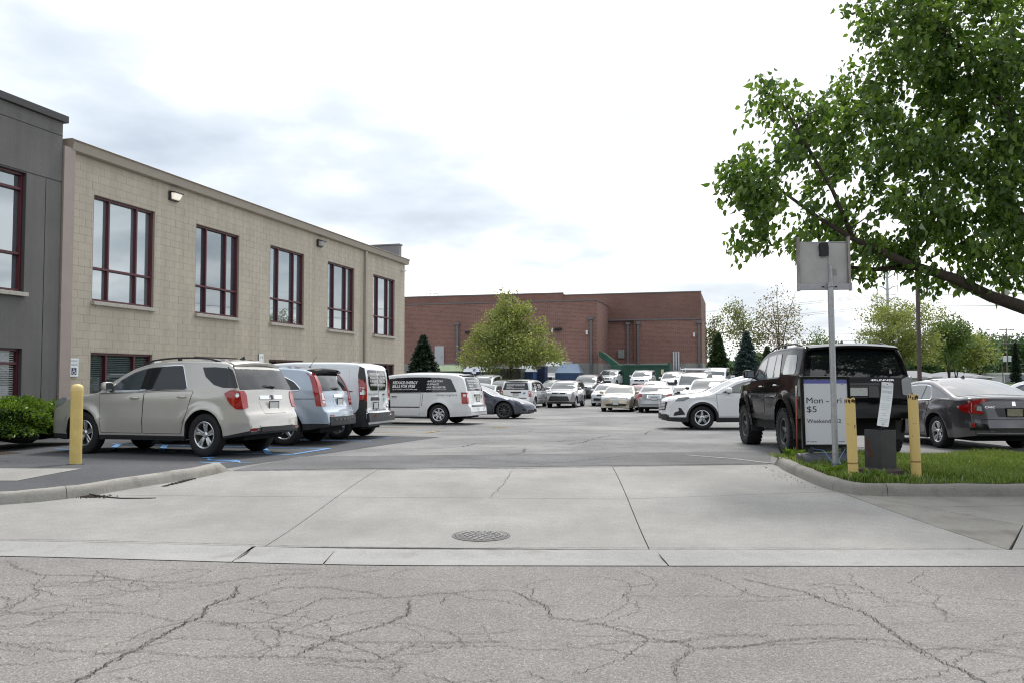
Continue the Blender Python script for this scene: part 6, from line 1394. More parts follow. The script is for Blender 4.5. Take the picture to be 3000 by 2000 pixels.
# ------------------------------------------------------------------ skips and compactor
def bskip(name, label, px, Y, w, d_, h, mt, lid, lidm, kind='hip'):
    """lidded skip; px = photo column, Y = distance"""
    X = (px - 1500)/2400*Y; o = empty(name, (X, Y, gz(Y)), math.atan2(NV[1], NV[0])); tag(o, label, 'skip' if name != 'recycling_bin' else 'bin')
    mb = MB(); z = h
    mb.add([(-w/2, -d_/2, .12), (w/2, -d_/2, .12), (w/2, d_/2, .12), (-w/2, d_/2, .12), (-w/2, -d_/2, z), (w/2, -d_/2, z), (w/2, d_/2, z), (-w/2, d_/2, z)], [(0, 1, 5, 4), (1, 2, 6, 5), (2, 3, 7, 6), (3, 0, 4, 7), (3, 2, 1, 0)]); mb.build('body', mt, o)
    for k in range(max(2, int(w/.8))):
        m2 = MB(); m2.box((-w/2 + .2 + k*(w - .4)/max(1, int(w/.8) - 1), -d_/2 - .03, (z + .12)/2), (.08, .06, z - .3)); m2.build('rib', mt, o)
    m3 = MB(); l = lid
    if kind == 'gable': V = [(-w/2 - .05, -d_/2 - .05, z), (w/2 + .05, -d_/2 - .05, z), (w/2 + .05, d_/2 + .05, z), (-w/2 - .05, d_/2 + .05, z), (-w/2*.72, 0, z + l), (w/2*.72, 0, z + l)]; F = [(0, 1, 5, 4), (2, 3, 4, 5), (1, 2, 5), (3, 0, 4), (3, 2, 1, 0)]
    elif kind == 'flat': V = [(-w/2 - .03, -d_/2 - .03, z), (w/2 + .03, -d_/2 - .03, z), (w/2 + .03, d_/2, z + l), (-w/2 - .03, d_/2, z + l), (-w/2 - .03, -d_/2 - .03, z + .04), (w/2 + .03, -d_/2 - .03, z + .04), (w/2 + .03, d_/2, z + l + .04), (-w/2 - .03, d_/2, z + l + .04)]; F = [(0, 1, 5, 4), (1, 2, 6, 5), (2, 3, 7, 6), (3, 0, 4, 7), (4, 5, 6, 7), (3, 2, 1, 0)]
    m3.add(V, F); m3.build('lid', lidm, o); return o
cm_ = lambda n, c: mat('skip_' + n, c, rough=.55, noise=.25, nscale=1.2)
bskip('waste_skip', 'green lidded skip between the dark spruce and the railing', 1318, 74, 2.6, 1.6, 1.55, cm_('green', (.03, .06, .03)), .55, cm_('palegreen', (.22, .30, .16)), 'gable')
bskip('waste_skip', 'navy skip with a pale sloping lid left of the broad tree', 1400, 74, 2.6, 1.8, 1.5, cm_('navy', (.012, .02, .06)), .5, cm_('paleblue', (.36, .40, .44)), 'gable')
bskip('waste_skip', 'olive box skip under the broad tree', 1493, 73, 2.5, 1.8, 1.75, cm_('olive', (.05, .055, .04)), .02, cm_('olive', (.05, .055, .04)), 'flat')
bskip('waste_skip', 'blue skip with a grey lid right of the olive box', 1545, 74, 1.5, 1.6, 1.5, cm_('blue', (.03, .07, .18)), .6, cm_('paleblue', (.36, .40, .44)), 'gable')
bskip('recycling_bin', 'dark navy bin with a white notice beside the blue skip', 1583, 75, 1.1, 1.2, 1.95, cm_('navy', (.012, .02, .06)), .06, cm_('navy', (.012, .02, .06)), 'flat')
bskip('waste_skip', 'light blue house-shaped skip behind the tall white van', 1668, 77, 2.3, 2.0, 1.35, cm_('midblue', (.035, .075, .16)), .85, cm_('lightblue', (.13, .20, .30)), 'gable')
CG = cm_('compactor', (.009, .07, .043)); cx0 = (1882 - 1500)/2400*79; co = empty('compactor', (cx0, 79, gz(79)), math.atan2(NV[1], NV[0])); tag(co, 'big dark green waste compactor with a chute against the brick wall', 'compactor')
mb = MB(); mb.box((.5, 0, 1.15), (4.4, 2.2, 1.9), bev=.03); mb.build('container', CG, co); mb = MB(); mb.box((.5, -1.16, 2.02), (4.2, .1, .14)); mb.box((2.6, 0, 1.2), (.25, 2.4, 2.1)); mb.build('rim', CG, co)
for k in range(4): mb = MB(); mb.box((-1.2 + k*1.1, -1.14, 1.1), (.1, .08, 1.7)); mb.build('rib', CG, co)
mb = MB(); mb.box((-2.3, 0, 1.1), (1.3, 2.0, 1.95), bev=.03); mb.build('ram_box', CG, co)
mb = MB(); mb.prism([(-2.7, 1.9), (-1.9, 1.9), (-3.5, 3.15), (-3.85, 3.35), (-4.1, 3.4), (-4.1, 2.9)], -.8, .8); mo = mb.build('chute', CG, co); mo.rotation_euler = (math.pi/2, 0, 0)
mb = MB(); mb.box((2.0, -1.2, 1.4), (.25, .02, .5)); mb.build('label', mat('label_cream', (.6, .5, .35), rough=.5), co)
# ------------------------------------------------------------------ foliage
def leaf_mat(name, cols, trans=.45, rough=.45, spec=.4):
    m = bpy.data.materials.new(name); m.use_nodes = True; nt = m.node_tree; nt.nodes.clear(); N = nt.nodes.new; L = nt.links.new
    o = N('ShaderNodeOutputMaterial'); g = N('ShaderNodeNewGeometry'); r = N('ShaderNodeValToRGB'); el = r.color_ramp.elements
    for i, c in enumerate(cols):
        e = el[0] if i == 0 else (el[1] if i == len(cols) - 1 else el.new(i/(len(cols) - 1)))
        if i == len(cols) - 1: e.position = 1
        e.color = (*c, 1)
    L(g.outputs['Random Per Island'], r.inputs[0]); p = N('ShaderNodeBsdfPrincipled'); p.inputs['Roughness'].default_value = rough; p.inputs['Specular IOR Level'].default_value = spec; L(r.outputs[0], p.inputs['Base Color'])
    t = N('ShaderNodeBsdfTranslucent'); hs = N('ShaderNodeHueSaturation'); hs.inputs['Hue'].default_value = .485; hs.inputs['Saturation'].default_value = 1.1; hs.inputs['Value'].default_value = 1.6; L(r.outputs[0], hs.inputs['Color']); L(hs.outputs[0], t.inputs['Color'])
    mx = N('ShaderNodeMixShader'); mx.inputs[0].default_value = trans; L(p.outputs[0], mx.inputs[1]); L(t.outputs[0], mx.inputs[2]); L(mx.outputs[0], o.inputs['Surface']); MATS[name] = m; return m
BARK = mat('bark', (.055, .042, .034), rough=.9, noise=.4, nscale=14, bump=.6, bscale=25); BARKL = mat('bark_light', (.16, .14, .12), rough=.9, noise=.3, nscale=5)
LEAF_NEAR = leaf_mat('leaf_near', [(.03, .076, .013), (.055, .12, .022), (.085, .165, .03), (.15, .245, .05)], .5, .34, .5)
LEAF_PEAR = leaf_mat('leaf_olive', [(.125, .165, .036), (.17, .215, .05), (.21, .25, .062), (.25, .28, .09)], .42)
LEAF_SPARSE = leaf_mat('leaf_pale', [(.12, .15, .045), (.16, .19, .06), (.20, .22, .08)], .35); LEAF_RUST = leaf_mat('leaf_rusty', [(.14, .12, .045), (.17, .15, .06), (.20, .18, .08)], .35)
LEAF_MID = leaf_mat('leaf_mid', [(.06, .11, .025), (.09, .145, .035), (.125, .18, .045)], .35); LEAF_FAR = leaf_mat('leaf_far', [(.04, .085, .03), (.06, .11, .04), (.08, .135, .045)], .3)
NEEDLE = leaf_mat('needle_dark', [(.010, .024, .013), (.016, .034, .018), (.024, .045, .02)], .12, .6, .25); NEEDLE_BLUE = leaf_mat('needle_blue', [(.028, .055, .05), (.04, .075, .066), (.055, .09, .08)], .12, .6, .25); NEEDLE_G = leaf_mat('needle_green', [(.016, .04, .014), (.03, .06, .018), (.055, .09, .022)], .15, .6, .25)
YEW = leaf_mat('leaf_yew', [(.04, .09, .012), (.08, .16, .022), (.13, .23, .03), (.18, .29, .045)], .3, .45, .4)
GRASS = leaf_mat('grass_blade', [(.055, .12, .014), (.085, .175, .022), (.10, .20, .027), (.135, .24, .034), (.16, .265, .04), (.24, .30, .08)], .35, .5, .3)
def unit(v): return v/np.maximum(np.linalg.norm(v, axis=-1, keepdims=True), 1e-9)
def leaves_mesh(name, P, D, S, mt, rg, wide=.62, fold=.18, simple=False):
    """P positions, D pointing directions, S sizes"""
    n = len(P); D = unit(D); R = unit(np.cross(D, unit(rg.normal(size=(n, 3))))); U = np.cross(R, D); S = S[:, None]
    if simple:
        V = np.stack([P, P + D*S*.5 + R*S*wide*.5, P + D*S, P + D*S*.5 - R*S*wide*.5], 1).reshape(-1, 3); F = (np.arange(n)[:, None]*4 + np.arange(4)[None]).astype(np.int32); return npmesh(name, V, F, mt)
    V = np.stack([P, P + D*S*.22 + R*S*wide*.42 + U*S*fold*.8, P + D*S*.55 + R*S*wide*.45 + U*S*fold, P + D*S - U*S*.10, P + D*S*.55 - R*S*wide*.45 + U*S*fold, P + D*S*.22 - R*S*wide*.42 + U*S*fold*.8, P + D*S*.5 + U*S*.02], 1).reshape(-1, 3); k = np.arange(n)[:, None]*7
    F = np.concatenate([k + np.array([[a, b, 6]]) for a, b in ((0, 1), (1, 2), (2, 3), (3, 4), (4, 5), (5, 0))]).astype(np.int32); return npmesh(name, V, F, mt)
def grow(root, trunks, tips, leafm, rg, lpt=30, lsize=.1, spread=.22, droop=.6, bark=BARK, simple=True, wide=.62, minr=.005, along=.6, seg=5, size_jit=.25, crown_name='crown'):
    """trunks: list of (points, radii); tips: (n,3) branch ends, in the root's local space"""
    mb = MB(); nodes = []; rad = []
    for pts, rr_ in trunks:
        mb.tube(pts, rr_, 10); P = [np.array(p, float) for p in pts]
        for i in range(len(P) - 1):
            for t in np.linspace(0, 1, 6)[:-1]: nodes.append(P[i] + (P[i+1] - P[i])*t); rad.append(rr_[i] + (rr_[i+1] - rr_[i])*t)
        nodes.append(P[-1]); rad.append(rr_[-1])
    zmin = np.percentile(np.array(nodes)[:, 2], 25)
    NA = np.zeros((len(nodes) + len(tips)*5 + 10, 3)); RA = np.zeros(len(NA)); k0 = len(nodes); NA[:k0] = nodes; RA[:k0] = rad
    base = NA[:k0].mean(0); order = np.argsort(np.min(np.linalg.norm(tips[:, None] - NA[None, :k0], axis=2), axis=1)); lp = []; ld = []
    for ti in order:
        t = tips[ti]; df = t - NA[:k0]; dist = np.linalg.norm(df, axis=1); cost = dist + .55*np.maximum(0, -df[:, 2]) + .25*(NA[:k0, 2] < zmin) + .15*dist*(RA[:k0] < .008); j = int(np.argmin(cost)); a = NA[j]; d_ = dist[j]
        r0 = min(RA[j]*.75, minr + .009*d_); r0 = max(r0, minr*.8); bend = rg.normal(size=3)*.10*d_; bend[2] += .08*d_; pts = []; m = 4
        for s in range(m + 1): u = s/m; pts.append(a + (t - a)*u + bend*4*u*(1 - u)*.6)
        mb.tube(pts, [r0*(1 - .7*s/m) for s in range(m + 1)], seg if r0 > .02 else 4, cap=False)
        for s in range(1, m + 1): NA[k0] = pts[s]; RA[k0] = r0*(1 - .7*s/m); k0 += 1
        q = rg.random(lpt)**.7; q = 1 - along + along*q; pp = np.array(pts); idx = np.clip((q*m).astype(int), 0, m - 1); fr = q*m - idx; c = pp[idx]*(1 - fr[:, None]) + pp[idx + 1]*fr[:, None]
        out = unit(t - base); off = np.clip(rg.normal(size=(lpt, 3)), -1.7, 1.7)*spread; lp.append(c + off); dd = rg.normal(size=(lpt, 3))*.7 + out*.5; dd[:, 2] -= droop; ld.append(dd)
    mb.build('trunk', bark, root, smooth=True); P = np.concatenate(lp); D = np.concatenate(ld); S = lsize*np.clip(1 + rg.normal(size=len(P))*size_jit, .5, 1.7)
    return link(crown_name, leaves_mesh(crown_name, P, D, S, leafm, rg, wide, simple=simple), root)
def in_lobes(lobes, n, rg, shell=.55):
    w = np.array([l[1][0]*l[1][1]*l[1][2] for l in lobes])**.8; w /= w.sum(); out = []
    for i in range(n):
        c, r = lobes[rg.choice(len(lobes), p=w)]; v = unit(rg.normal(size=3)); out.append(np.array(c) + v*np.array(r)*(shell + (1 - shell)*rg.random()**.5))
    return np.array(out)

# ---- the tree beside the island: limbs reach over the sign post
rg = np.random.default_rng(5)
def photo(px, py, Y):          # a point at distance Y seen in photo column/row, used to size the crown
    u = (px - 1500)/2400; v = (1000 - py)/2400; t = math.atan(105/2400); c_, s_ = math.cos(t), math.sin(t); r = np.array([u, c_ - v*s_, s_ + v*c_]); return r*(Y/r[1]) + np.array([0, 0, CAM_H])
TX, TY = 9.3, 13.0
nt_ = empty('street_tree', (TX, TY, isl_z(TX, TY))); tag(nt_, 'large leafy tree spreading over the sign post from the lawn island', 'tree'); off = np.array([TX, TY, isl_z(TX, TY)])
def ph(px, py, Y): return photo(px, py, Y) - off
limbs = [([(0, 0, -.1), (-.05, .0, .9), (-.15, -.05, 1.7), (-.35, -.1, 2.6), (-.5, -.1, 4.0), (-.6, 0, 5.6), (-.55, .1, 7.4), (-.5, .1, 9.0)], [.24, .2, .185, .16, .13, .10, .06, .03]),
 ([(-.1, -.02, 1.55), ph(3010, 905, 12.6), ph(2900, 868, 12.4), ph(2790, 815, 12.3), ph(2680, 780, 12.2), ph(2590, 742, 12.1), ph(2500, 700, 12.0), ph(2400, 640, 11.9), ph(2290, 560, 11.8), ph(2200, 480, 11.8)], [.13, .105, .085, .074, .064, .054, .042, .03, .02, .012]),
 ([(-.35, -.1, 2.5), ph(2930, 560, 12.8), ph(2850, 500, 12.9), ph(2740, 430, 13.0), ph(2620, 370, 13.0), ph(2480, 320, 13.0)], [.11, .085, .065, .05, .034, .018]),
 ([(-.45, -.1, 3.4), ph(2940, 330, 12.4), ph(2870, 200, 12.2), ph(2760, 90, 12.1), ph(2640, 40, 12.0)], [.10, .08, .06, .04, .02]),
 ([(-.2, -.05, 1.9), (.7, .4, 3.2), (1.6, .8, 4.6), (2.4, 1.0, 6.0)], [.12, .1, .07, .03]), ([(-.4, -.1, 3.0), (-.2, 1.0, 4.4), (.0, 1.9, 5.8)], [.1, .07, .03]), ([(-.4, -.1, 3.0), (-.1, -1.0, 4.2), (.3, -1.9, 5.6)], [.1, .07, .03]),
 ([ph(2680, 780, 12.2), ph(2560, 790, 12.5), ph(2450, 780, 12.7), ph(2350, 740, 12.8)], [.05, .035, .025, .012]), ([ph(2500, 700, 12.0), ph(2440, 560, 11.7), ph(2360, 420, 11.6), ph(2290, 300, 11.5)], [.035, .028, .02, .01])]
def lobe(px, py, Y, rx, ry, rz): return (tuple(ph(px, py, Y)), (rx, ry, rz))
lobes = [lobe(2290, 330, 11.7, .62, .8, .62), lobe(2210, 470, 11.8, .6, .8, .52), lobe(2180, 545, 11.8, .46, .6, .26), lobe(2290, 560, 11.9, .85, 1.0, .62), lobe(2230, 690, 12.0, .50, .6, .38), lobe(2330, 690, 12.0, .6, .9, .45), lobe(2440, 470, 12.0, .8, 1.0, .8), lobe(2430, 640, 12.2, .75, 1.0, .6), lobe(2560, 560, 12.3, .95, 1.2, .95), lobe(2520, 380, 12.4, .8, 1.1, .6), lobe(2640, 430, 12.4, .9, 1.2, .85), lobe(2640, 640, 12.4, .75, 1.0, .6), lobe(2560, 770, 12.4, .5, .7, .30), lobe(2680, 790, 12.4, .42, .6, .33), lobe(2500, 820, 12.5, .2, .3, .18), lobe(2760, 720, 12.5, .8, 1.0, .55), lobe(2870, 760, 12.5, .8, 1.0, .45), lobe(2780, 540, 12.6, .9, 1.2, .8), lobe(2900, 600, 12.6, .9, 1.2, .9), lobe(2560, 190, 12.3, .72, 1.0, .36), lobe(2660, 150, 12.3, .9, 1.1, .7), lobe(2730, 290, 12.5, .85, 1.2, .7), lobe(2600, 30, 12.0, .62, .9, .32), lobe(2740, 30, 12.2, 1.0, 1.2, .8), lobe(2880, 120, 12.4, 1.1, 1.3, 1.0), lobe(2860, 350, 12.6, 1.0, 1.3, .9), lobe(2960, 450, 12.6, 1.0, 1.3, 1.0), lobe(2970, 250, 12.4, 1.1, 1.3, 1.1), lobe(2980, 720, 12.6, .8, 1.1, .6)]
lobes_off = [lobe(2750, -160, 12.2, 1.1, 1.3, .8), lobe(2950, -150, 12.5, 1.4, 1.5, 1.0), ((0, .2, 7.4), (1.9, 1.9, 1.4)), ((1.2, .4, 6.0), (1.7, 1.8, 1.5)), ((2.4, .6, 4.6), (1.5, 1.7, 1.3)), ((.6, 1.8, 4.6), (1.5, 1.3, 1.3)), ((.6, -1.8, 4.6), (1.4, 1.2, 1.2)), ((.3, 0, 9.0), (1.2, 1.2, .9)), ((1.6, 0, 3.4), (1.2, 1.4, .8))]
tips = np.concatenate([in_lobes(lobes, 500, rg, .5), in_lobes(lobes_off, 260, rg, .5)])
tw = tips + off; tips = tips[~((tw[:, 1] < 12.0) & (tw[:, 0] < 6.0) & (tw[:, 0] > 3.7) & (tw[:, 2] < 3.9))]
grow(nt_, limbs, tips, LEAF_NEAR, rg, lpt=40, lsize=.112, spread=.115, size_jit=.2, droop=1.1, simple=False, wide=.6, minr=.006, along=.75)

# ---- deciduous trees further off
def decid(name, label, px, Y, top, width, bottom, leafm, seed, ntips=150, lpt=40, lsize=.24, spread=.35, bark=BARK, shape='oval', group=None, stems=1, trunk_r=None, droop=.2):
    """top / bottom of crown in photo rows, width in photo pixels"""
    r = np.random.default_rng(seed); X = (px - 1500)/2400*Y; g = gz(Y); o = empty(name, (X, Y, g)); tag(o, label, 'tree', group)
    zt = CAM_H + (1105 - top)*Y/2400 - g; zb = CAM_H + (1105 - bottom)*Y/2400 - g; w = width*Y/2400/2*(1.18 if shape == 'oval' else 1); zt += (.06*(zt - zb) if shape == 'oval' else 0); h = zt - zb; lob = []
    if shape == 'pyramid':
        for k in range(26):
            t = k/25; z = zb + h*(.08 + .86*t); rad = w*(1 - t)**1.05*.98 + .18
            for q in range(3 if t < .7 else 1): a = r.random()*6.28; lob.append(((math.cos(a)*rad*.55, math.sin(a)*rad*.55, z + r.normal()*.2), (rad*.5 + .15, rad*.5 + .15, h*.055 + .2)))
    else:
        for k in range(15):
            v = unit(r.normal(size=3)); s = r.random()**.5*.72; c = (v[0]*s*w, v[1]*s*w, zb + h*.5 + v[2]*s*h*.5); q = .34 + .16*r.random(); lob.append((c, (w*q, w*q, h*.5*q)))
    tips = in_lobes(lob, ntips, r, .4); tr = trunk_r or max(.10, .018*zt); trunks = []
    for s in range(stems):
        lean = r.normal(size=2)*.06*w + (np.array([math.cos(s*6.28/stems), math.sin(s*6.28/stems)])*.45*w if stems > 1 else 0)
        pts = [(lean[0]*t*t, lean[1]*t*t, -.1 + t*zt*.93) for t in np.linspace(0, 1, 7)]; trunks.append((pts, [tr*(1 - .88*t)/(1 + .35*(stems - 1)) for t in np.linspace(0, 1, 7)]))
    grow(o, trunks, tips, leafm, r, lpt=lpt, lsize=lsize, spread=spread, droop=droop, bark=bark, simple=True, minr=.012, along=.85); return o
decid('broadleaf_tree', 'broad pyramid-shaped yellow-green tree in front of the brick wall', 1497, 68, 808, 320, 1078, LEAF_PEAR, 21, 520, 46, .20, .30, shape='pyramid', trunk_r=.18)
decid('broadleaf_tree', 'thin pale young tree close to the brick building corner', 2090, 96, 915, 85, 1060, LEAF_SPARSE, 22, 60, 26, .24, .4, BARKL)
decid('broadleaf_tree', 'pale green airy tree behind the blue spruce', 2180, 100, 868, 125, 1060, LEAF_SPARSE, 23, 110, 26, .26, .45, BARKL)
decid('broadleaf_tree', 'tall half-bare rusty tree with many fine branches right of the blue spruce', 2285, 98, 842, 165, 1055, LEAF_RUST, 24, 260, 12, .22, .45, BARKL, stems=3)
decid('broadleaf_tree', 'small green tree just above the black SUV roof', 2398, 105, 972, 100, 1075, LEAF_MID, 25, 60, 30, .28, .5)
decid('broadleaf_tree', 'wide light green tree behind the black SUV', 2640, 66, 872, 225, 1070, LEAF_PEAR, 26, 330, 42, .17, .28, shape='oval', stems=4)
decid('broadleaf_tree', 'rounder green tree right of the brown lamp pole', 2780, 72, 922, 150, 1075, LEAF_MID, 27, 190, 40, .2, .32, stems=3)
decid('broadleaf_tree', 'dense yellow-green tree above the grey car roof', 2800, 86, 980, 190, 1085, LEAF_PEAR, 28, 200, 44, .26, .4, stems=2)
far = [(2440, 150, 1010, 90, 'dark green tree far beyond the lot near the sign post', 1), (2870, 130, 985, 110, 'deep green far tree left of the power pole', 1), (2925, 150, 1000, 90, 'mid green far tree close to the power pole', 0), (2980, 140, 990, 110, 'far tree right of the power pole', 1), (3060, 150, 985, 130, 'far tree beyond the white flat-roofed building', 1), (2700, 160, 1040, 140, 'low far tree behind the grey roofs', 1), (2590, 170, 1040, 130, 'low distant tree behind the black SUV roof', 0)]
for i, (px, Y, top, w, lab, k) in enumerate(far): decid('broadleaf_tree', lab, px, Y, top, w, 1092, (LEAF_MID, LEAF_FAR)[k], 40 + i, 110, 40, .5, .7)
# distant wood as one mass
r = np.random.default_rng(77); n = 70000; xx = r.uniform(-160, 330, n); lean = np.interp(xx, [-160, 40, 100, 122, 330], [5, 4.5, 5.5, 9, 12]) + 1.2*np.sin(xx*.21) + .9*np.sin(xx*.57 + 1); zz = gz(230) + lean*r.random(n)**.6; yy = 225 + r.normal(size=n)*5
o = link('woodland', leaves_mesh('woodland', np.stack([xx, yy, zz], 1), r.normal(size=(n, 3)), 1.0 + .6*r.random(n), LEAF_FAR, r, .8, simple=True)); tag(o, 'distant green woodland along the horizon', 'woodland', kind='stuff')
# trees across the street behind the viewer, seen only in glass and paint
n = 30000; xx = r.uniform(-70, 70, n); lean = 8 + 2.5*np.sin(xx*.23) + 1.5*np.sin(xx*.6); zz = lean*r.random(n)**.7; yy = -24 + r.normal(size=n)*2.5
o = link('woodland', leaves_mesh('woodland', np.stack([xx, yy, zz], 1), r.normal(size=(n, 3)), .6 + .6*r.random(n), LEAF_MID, r, .8, simple=True)); tag(o, 'row of green trees across the street from the driveway', 'woodland', kind='stuff')
# ---- conifers
def conifer(label, px, Y, top, width, needle, seed, base_row=1100, cat='tree'):
    r = np.random.default_rng(seed); X = (px - 1500)/2400*Y; g = gz(Y); o = empty('spruce_tree', (X, Y, g)); tag(o, label, cat); h = CAM_H + (1105 - top)*Y/2400 - g; w = width*Y/2400/2
    mb = MB(); mb.tube([(0, 0, -.1), (0, 0, h*.5), (0, 0, h*.97)], [h*.022, h*.012, .01], 7); P = []; D = []; S = []; z = .25
    while z < h*.99:
        t = z/h; ln = w*(1 - t)**.85*1.05 + .08; nb = int(7 + 7*(1 - t))
        for k in range(nb):
            a = 6.283*(k + r.random()*.7)/nb; l = ln*(.72 + .4*r.random()); dz0 = .25*(1 - t) - .1; pts = []
            for s in range(5): u = s/4; pts.append(np.array([math.cos(a)*l*u, math.sin(a)*l*u, z + dz0*u - .38*l*u*u + .10*l*u**4]))
            if s and l > .3: mb.tube(pts, [.02, .016, .012, .008, .004], 4, cap=False)
            m = int(5 + l*9)
            for q in range(m):
                u = .18 + .82*q/m; i = min(3, int(u*4)); f = u*4 - i; c = pts[i]*(1 - f) + pts[i+1]*f; dr = unit(pts[i+1] - pts[i]); sd = np.array([-math.sin(a), math.cos(a), 0]); tl = .16 + .34*l*(1 - u*.75)
                for e in (-1, 1): v = dr*.75 + sd*e*.75 + np.array([0, 0, -.28]) + r.normal(size=3)*.12; P.append(c); D.append(v); S.append(min(tl, .55)*(.8 + .4*r.random()))
                P.append(c); D.append(dr + np.array([0, 0, .18]) + r.normal(size=3)*.2); S.append(.22)
        z += .14 + .10*(1 - t)*h/6
    mb.build('trunk', BARK, o); link('crown', leaves_mesh('crown', np.array(P), np.array(D), np.array(S), needle, r, .42, simple=True), o)
conifer('dark green spruce at the far end of the beige building', 1240, 66, 973, 140, NEEDLE, 61); conifer('dark green spruce right at the brick building corner', 2105, 78, 968, 92, NEEDLE_G, 62); conifer('blue-grey spruce between two darker conifers', 2188, 74, 966, 108, NEEDLE_BLUE, 63); conifer('olive-green conifer right of the blue-grey spruce', 2248, 82, 1010, 80, NEEDLE_G, 64); conifer('slim far spruce left of the power pole', 2975, 120, 1000, 30, NEEDLE, 65)
# ---- hedge by the grey building
def shrub(label, a, b, rad, h, seed, n=7000):
    r = np.random.default_rng(seed); x, y = site(a, b); o = empty('evergreen_shrub', (x, y, gz(y))); tag(o, label, 'shrub', None); bm = bmesh.new(); bmesh.ops.create_icosphere(bm, subdivisions=3, radius=1)
    for v in bm.verts: q = v.co.copy(); k = .80 + .10*math.sin(q.x*5 + seed) + .08*math.sin(q.z*7 + q.y*4); v.co = Vector((q.x*rad*k, q.y*rad*k, h*.5 + q.z*h*.5*k))
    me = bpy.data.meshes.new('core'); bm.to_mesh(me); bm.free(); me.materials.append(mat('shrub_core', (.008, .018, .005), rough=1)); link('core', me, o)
    v = unit(r.normal(size=(n, 3))); v[:, 2] = np.where(v[:, 2] < -.5, -v[:, 2], v[:, 2]); k = .80 + .10*np.sin(v[:, 0]*5 + seed) + .08*np.sin(v[:, 2]*7 + v[:, 1]*4) + .12*np.maximum(0, np.sin(v[:, 0]*13 + seed)*np.sin(v[:, 1]*11)*np.sin(v[:, 2]*9 + 2)); k *= .93 + .13*r.random(n)
    P = np.stack([v[:, 0]*rad*k, v[:, 1]*rad*k, h*.5 + v[:, 2]*h*.5*k], 1); D = v*1.0 + r.normal(size=(n, 3))*.55; D[:, 2] += .35; link('foliage', leaves_mesh('foliage', P, D, .05 + .05*r.random(n), YEW, r, .42, simple=True), o)
for i, (b_, rad, h, lab) in enumerate(((14.35, .85, .92, 'low evergreen shrub nearest the corner of the beige building'), (13.1, 1.0, 1.02, 'round evergreen shrub below the grey wall, second from the beige corner'), (11.8, 1.05, .95, 'broad evergreen shrub below the grey building window'), (10.5, 1.0, 1.1, 'evergreen shrub under the grey building, fourth from the beige corner'))): shrub(lab, -14.15 + .1*math.sin(i*2.1), b_, rad, h, 80 + i, 9000)
# ---- grass on the island
def grass_patch(name, label, n, xr, yr, hr, seed, zf, mt=GRASS, dens=None):
    r = np.random.default_rng(seed); x = r.uniform(*xr, n); y = r.uniform(*yr, n); keep = np.ones(n, bool) if dens is None else dens(x, y, r); x, y = x[keep], y[keep]; n = len(x); z = np.array([zf(a, b) for a, b in zip(x, y)]); h = r.uniform(*hr, n)*(.7 + .5*np.sin(x*3.1)*np.sin(y*2.7) + .3*r.random(n)); h = np.maximum(h, .02); a = r.random(n)*6.283; w = .0035 + .003*r.random(n); ln = h*(.25 + .5*r.random(n)); b = r.random(n)*6.283
    P = np.stack([x, y, z], 1); T = np.stack([np.cos(a), np.sin(a), 0*a], 1)*w[:, None]; B = np.stack([np.cos(b)*ln, np.sin(b)*ln, 0*b], 1); H = np.stack([0*h, 0*h, h], 1)
    V = np.stack([P - T, P + T, P + T*.7 + B*.35 + H*.62, P - T*.7 + B*.35 + H*.62, P + B + H*.96], 1).reshape(-1, 3); k = np.arange(n)[:, None]*5; F4 = np.concatenate([k + np.array([[0, 1, 2]]), k + np.array([[0, 2, 3]]), k + np.array([[3, 2, 4]])]).astype(np.int32)
    o = link(name, npmesh(name, V, F4, mt)); tag(o, label, 'grass', kind='stuff')
def gd(x, y, r):
    front = np.interp(x, [4.12, 4.2, 4.35, 4.6, 6, 10, 30], [10.4, 10.22, 10.12, 10.08, 10.06, 10.1, 10.5]); bare = ((np.abs(x - 4.9) < .36) & (np.abs(y - 10.9) < .36)) | ((np.abs(x - 4.72) < .5) & (y < 12.4) & (y > 11.75) & (r.random(len(x)) < .85)) | ((y - front < .22) & (r.random(len(x)) < .45)) | ((np.abs(x - 5.25) < .5) & (np.abs(y - 10.35) < .22) & (r.random(len(x)) < .8)); return (y > front) & ~bare & (y < 13.3 + .0*x) & ~((x < 4.35) & (y > 11.6) & (r.random(len(x)) < .75))
grass_patch('grass', 'bright green unmown grass on the kerbed island', 62000, (4.12, 8.6), (10.0, 13.4), (.03, .11), 91, isl_z, dens=gd); grass_patch('grass', 'grass at the far right end of the kerbed island', 26000, (8.6, 16), (10.0, 13.6), (.05, .12), 92, isl_z, dens=gd)
def broad_weed(label, x, y, n, s, seed):
    r = np.random.default_rng(seed); a = r.random(n)*6.28; D = np.stack([np.cos(a), np.sin(a), .5 + .6*r.random(n)], 1); P = np.stack([x + r.normal(size=n)*.03, y + r.normal(size=n)*.03, np.full(n, isl_z(x, y))], 1); o = link('weed', leaves_mesh('weed', P, D, s*(.6 + .7*r.random(n)), YEW, r, .35, simple=False)); tag(o, label, 'weed')
broad_weed('tuft of broad weeds at the foot of the left island bollard', 4.38, 10.32, 26, .17, 1); broad_weed('weeds growing between the left bollard and the grey steel box', 4.62, 10.42, 30, .16, 2); broad_weed('weed tuft in front of the galvanised post', 4.25, 10.95, 22, .16, 3); broad_weed('leafy weeds round the thin red stake', 4.42, 12.9, 30, .18, 4); broad_weed('weeds in front of the grey steel box plinth', 4.85, 10.3, 18, .12, 5)
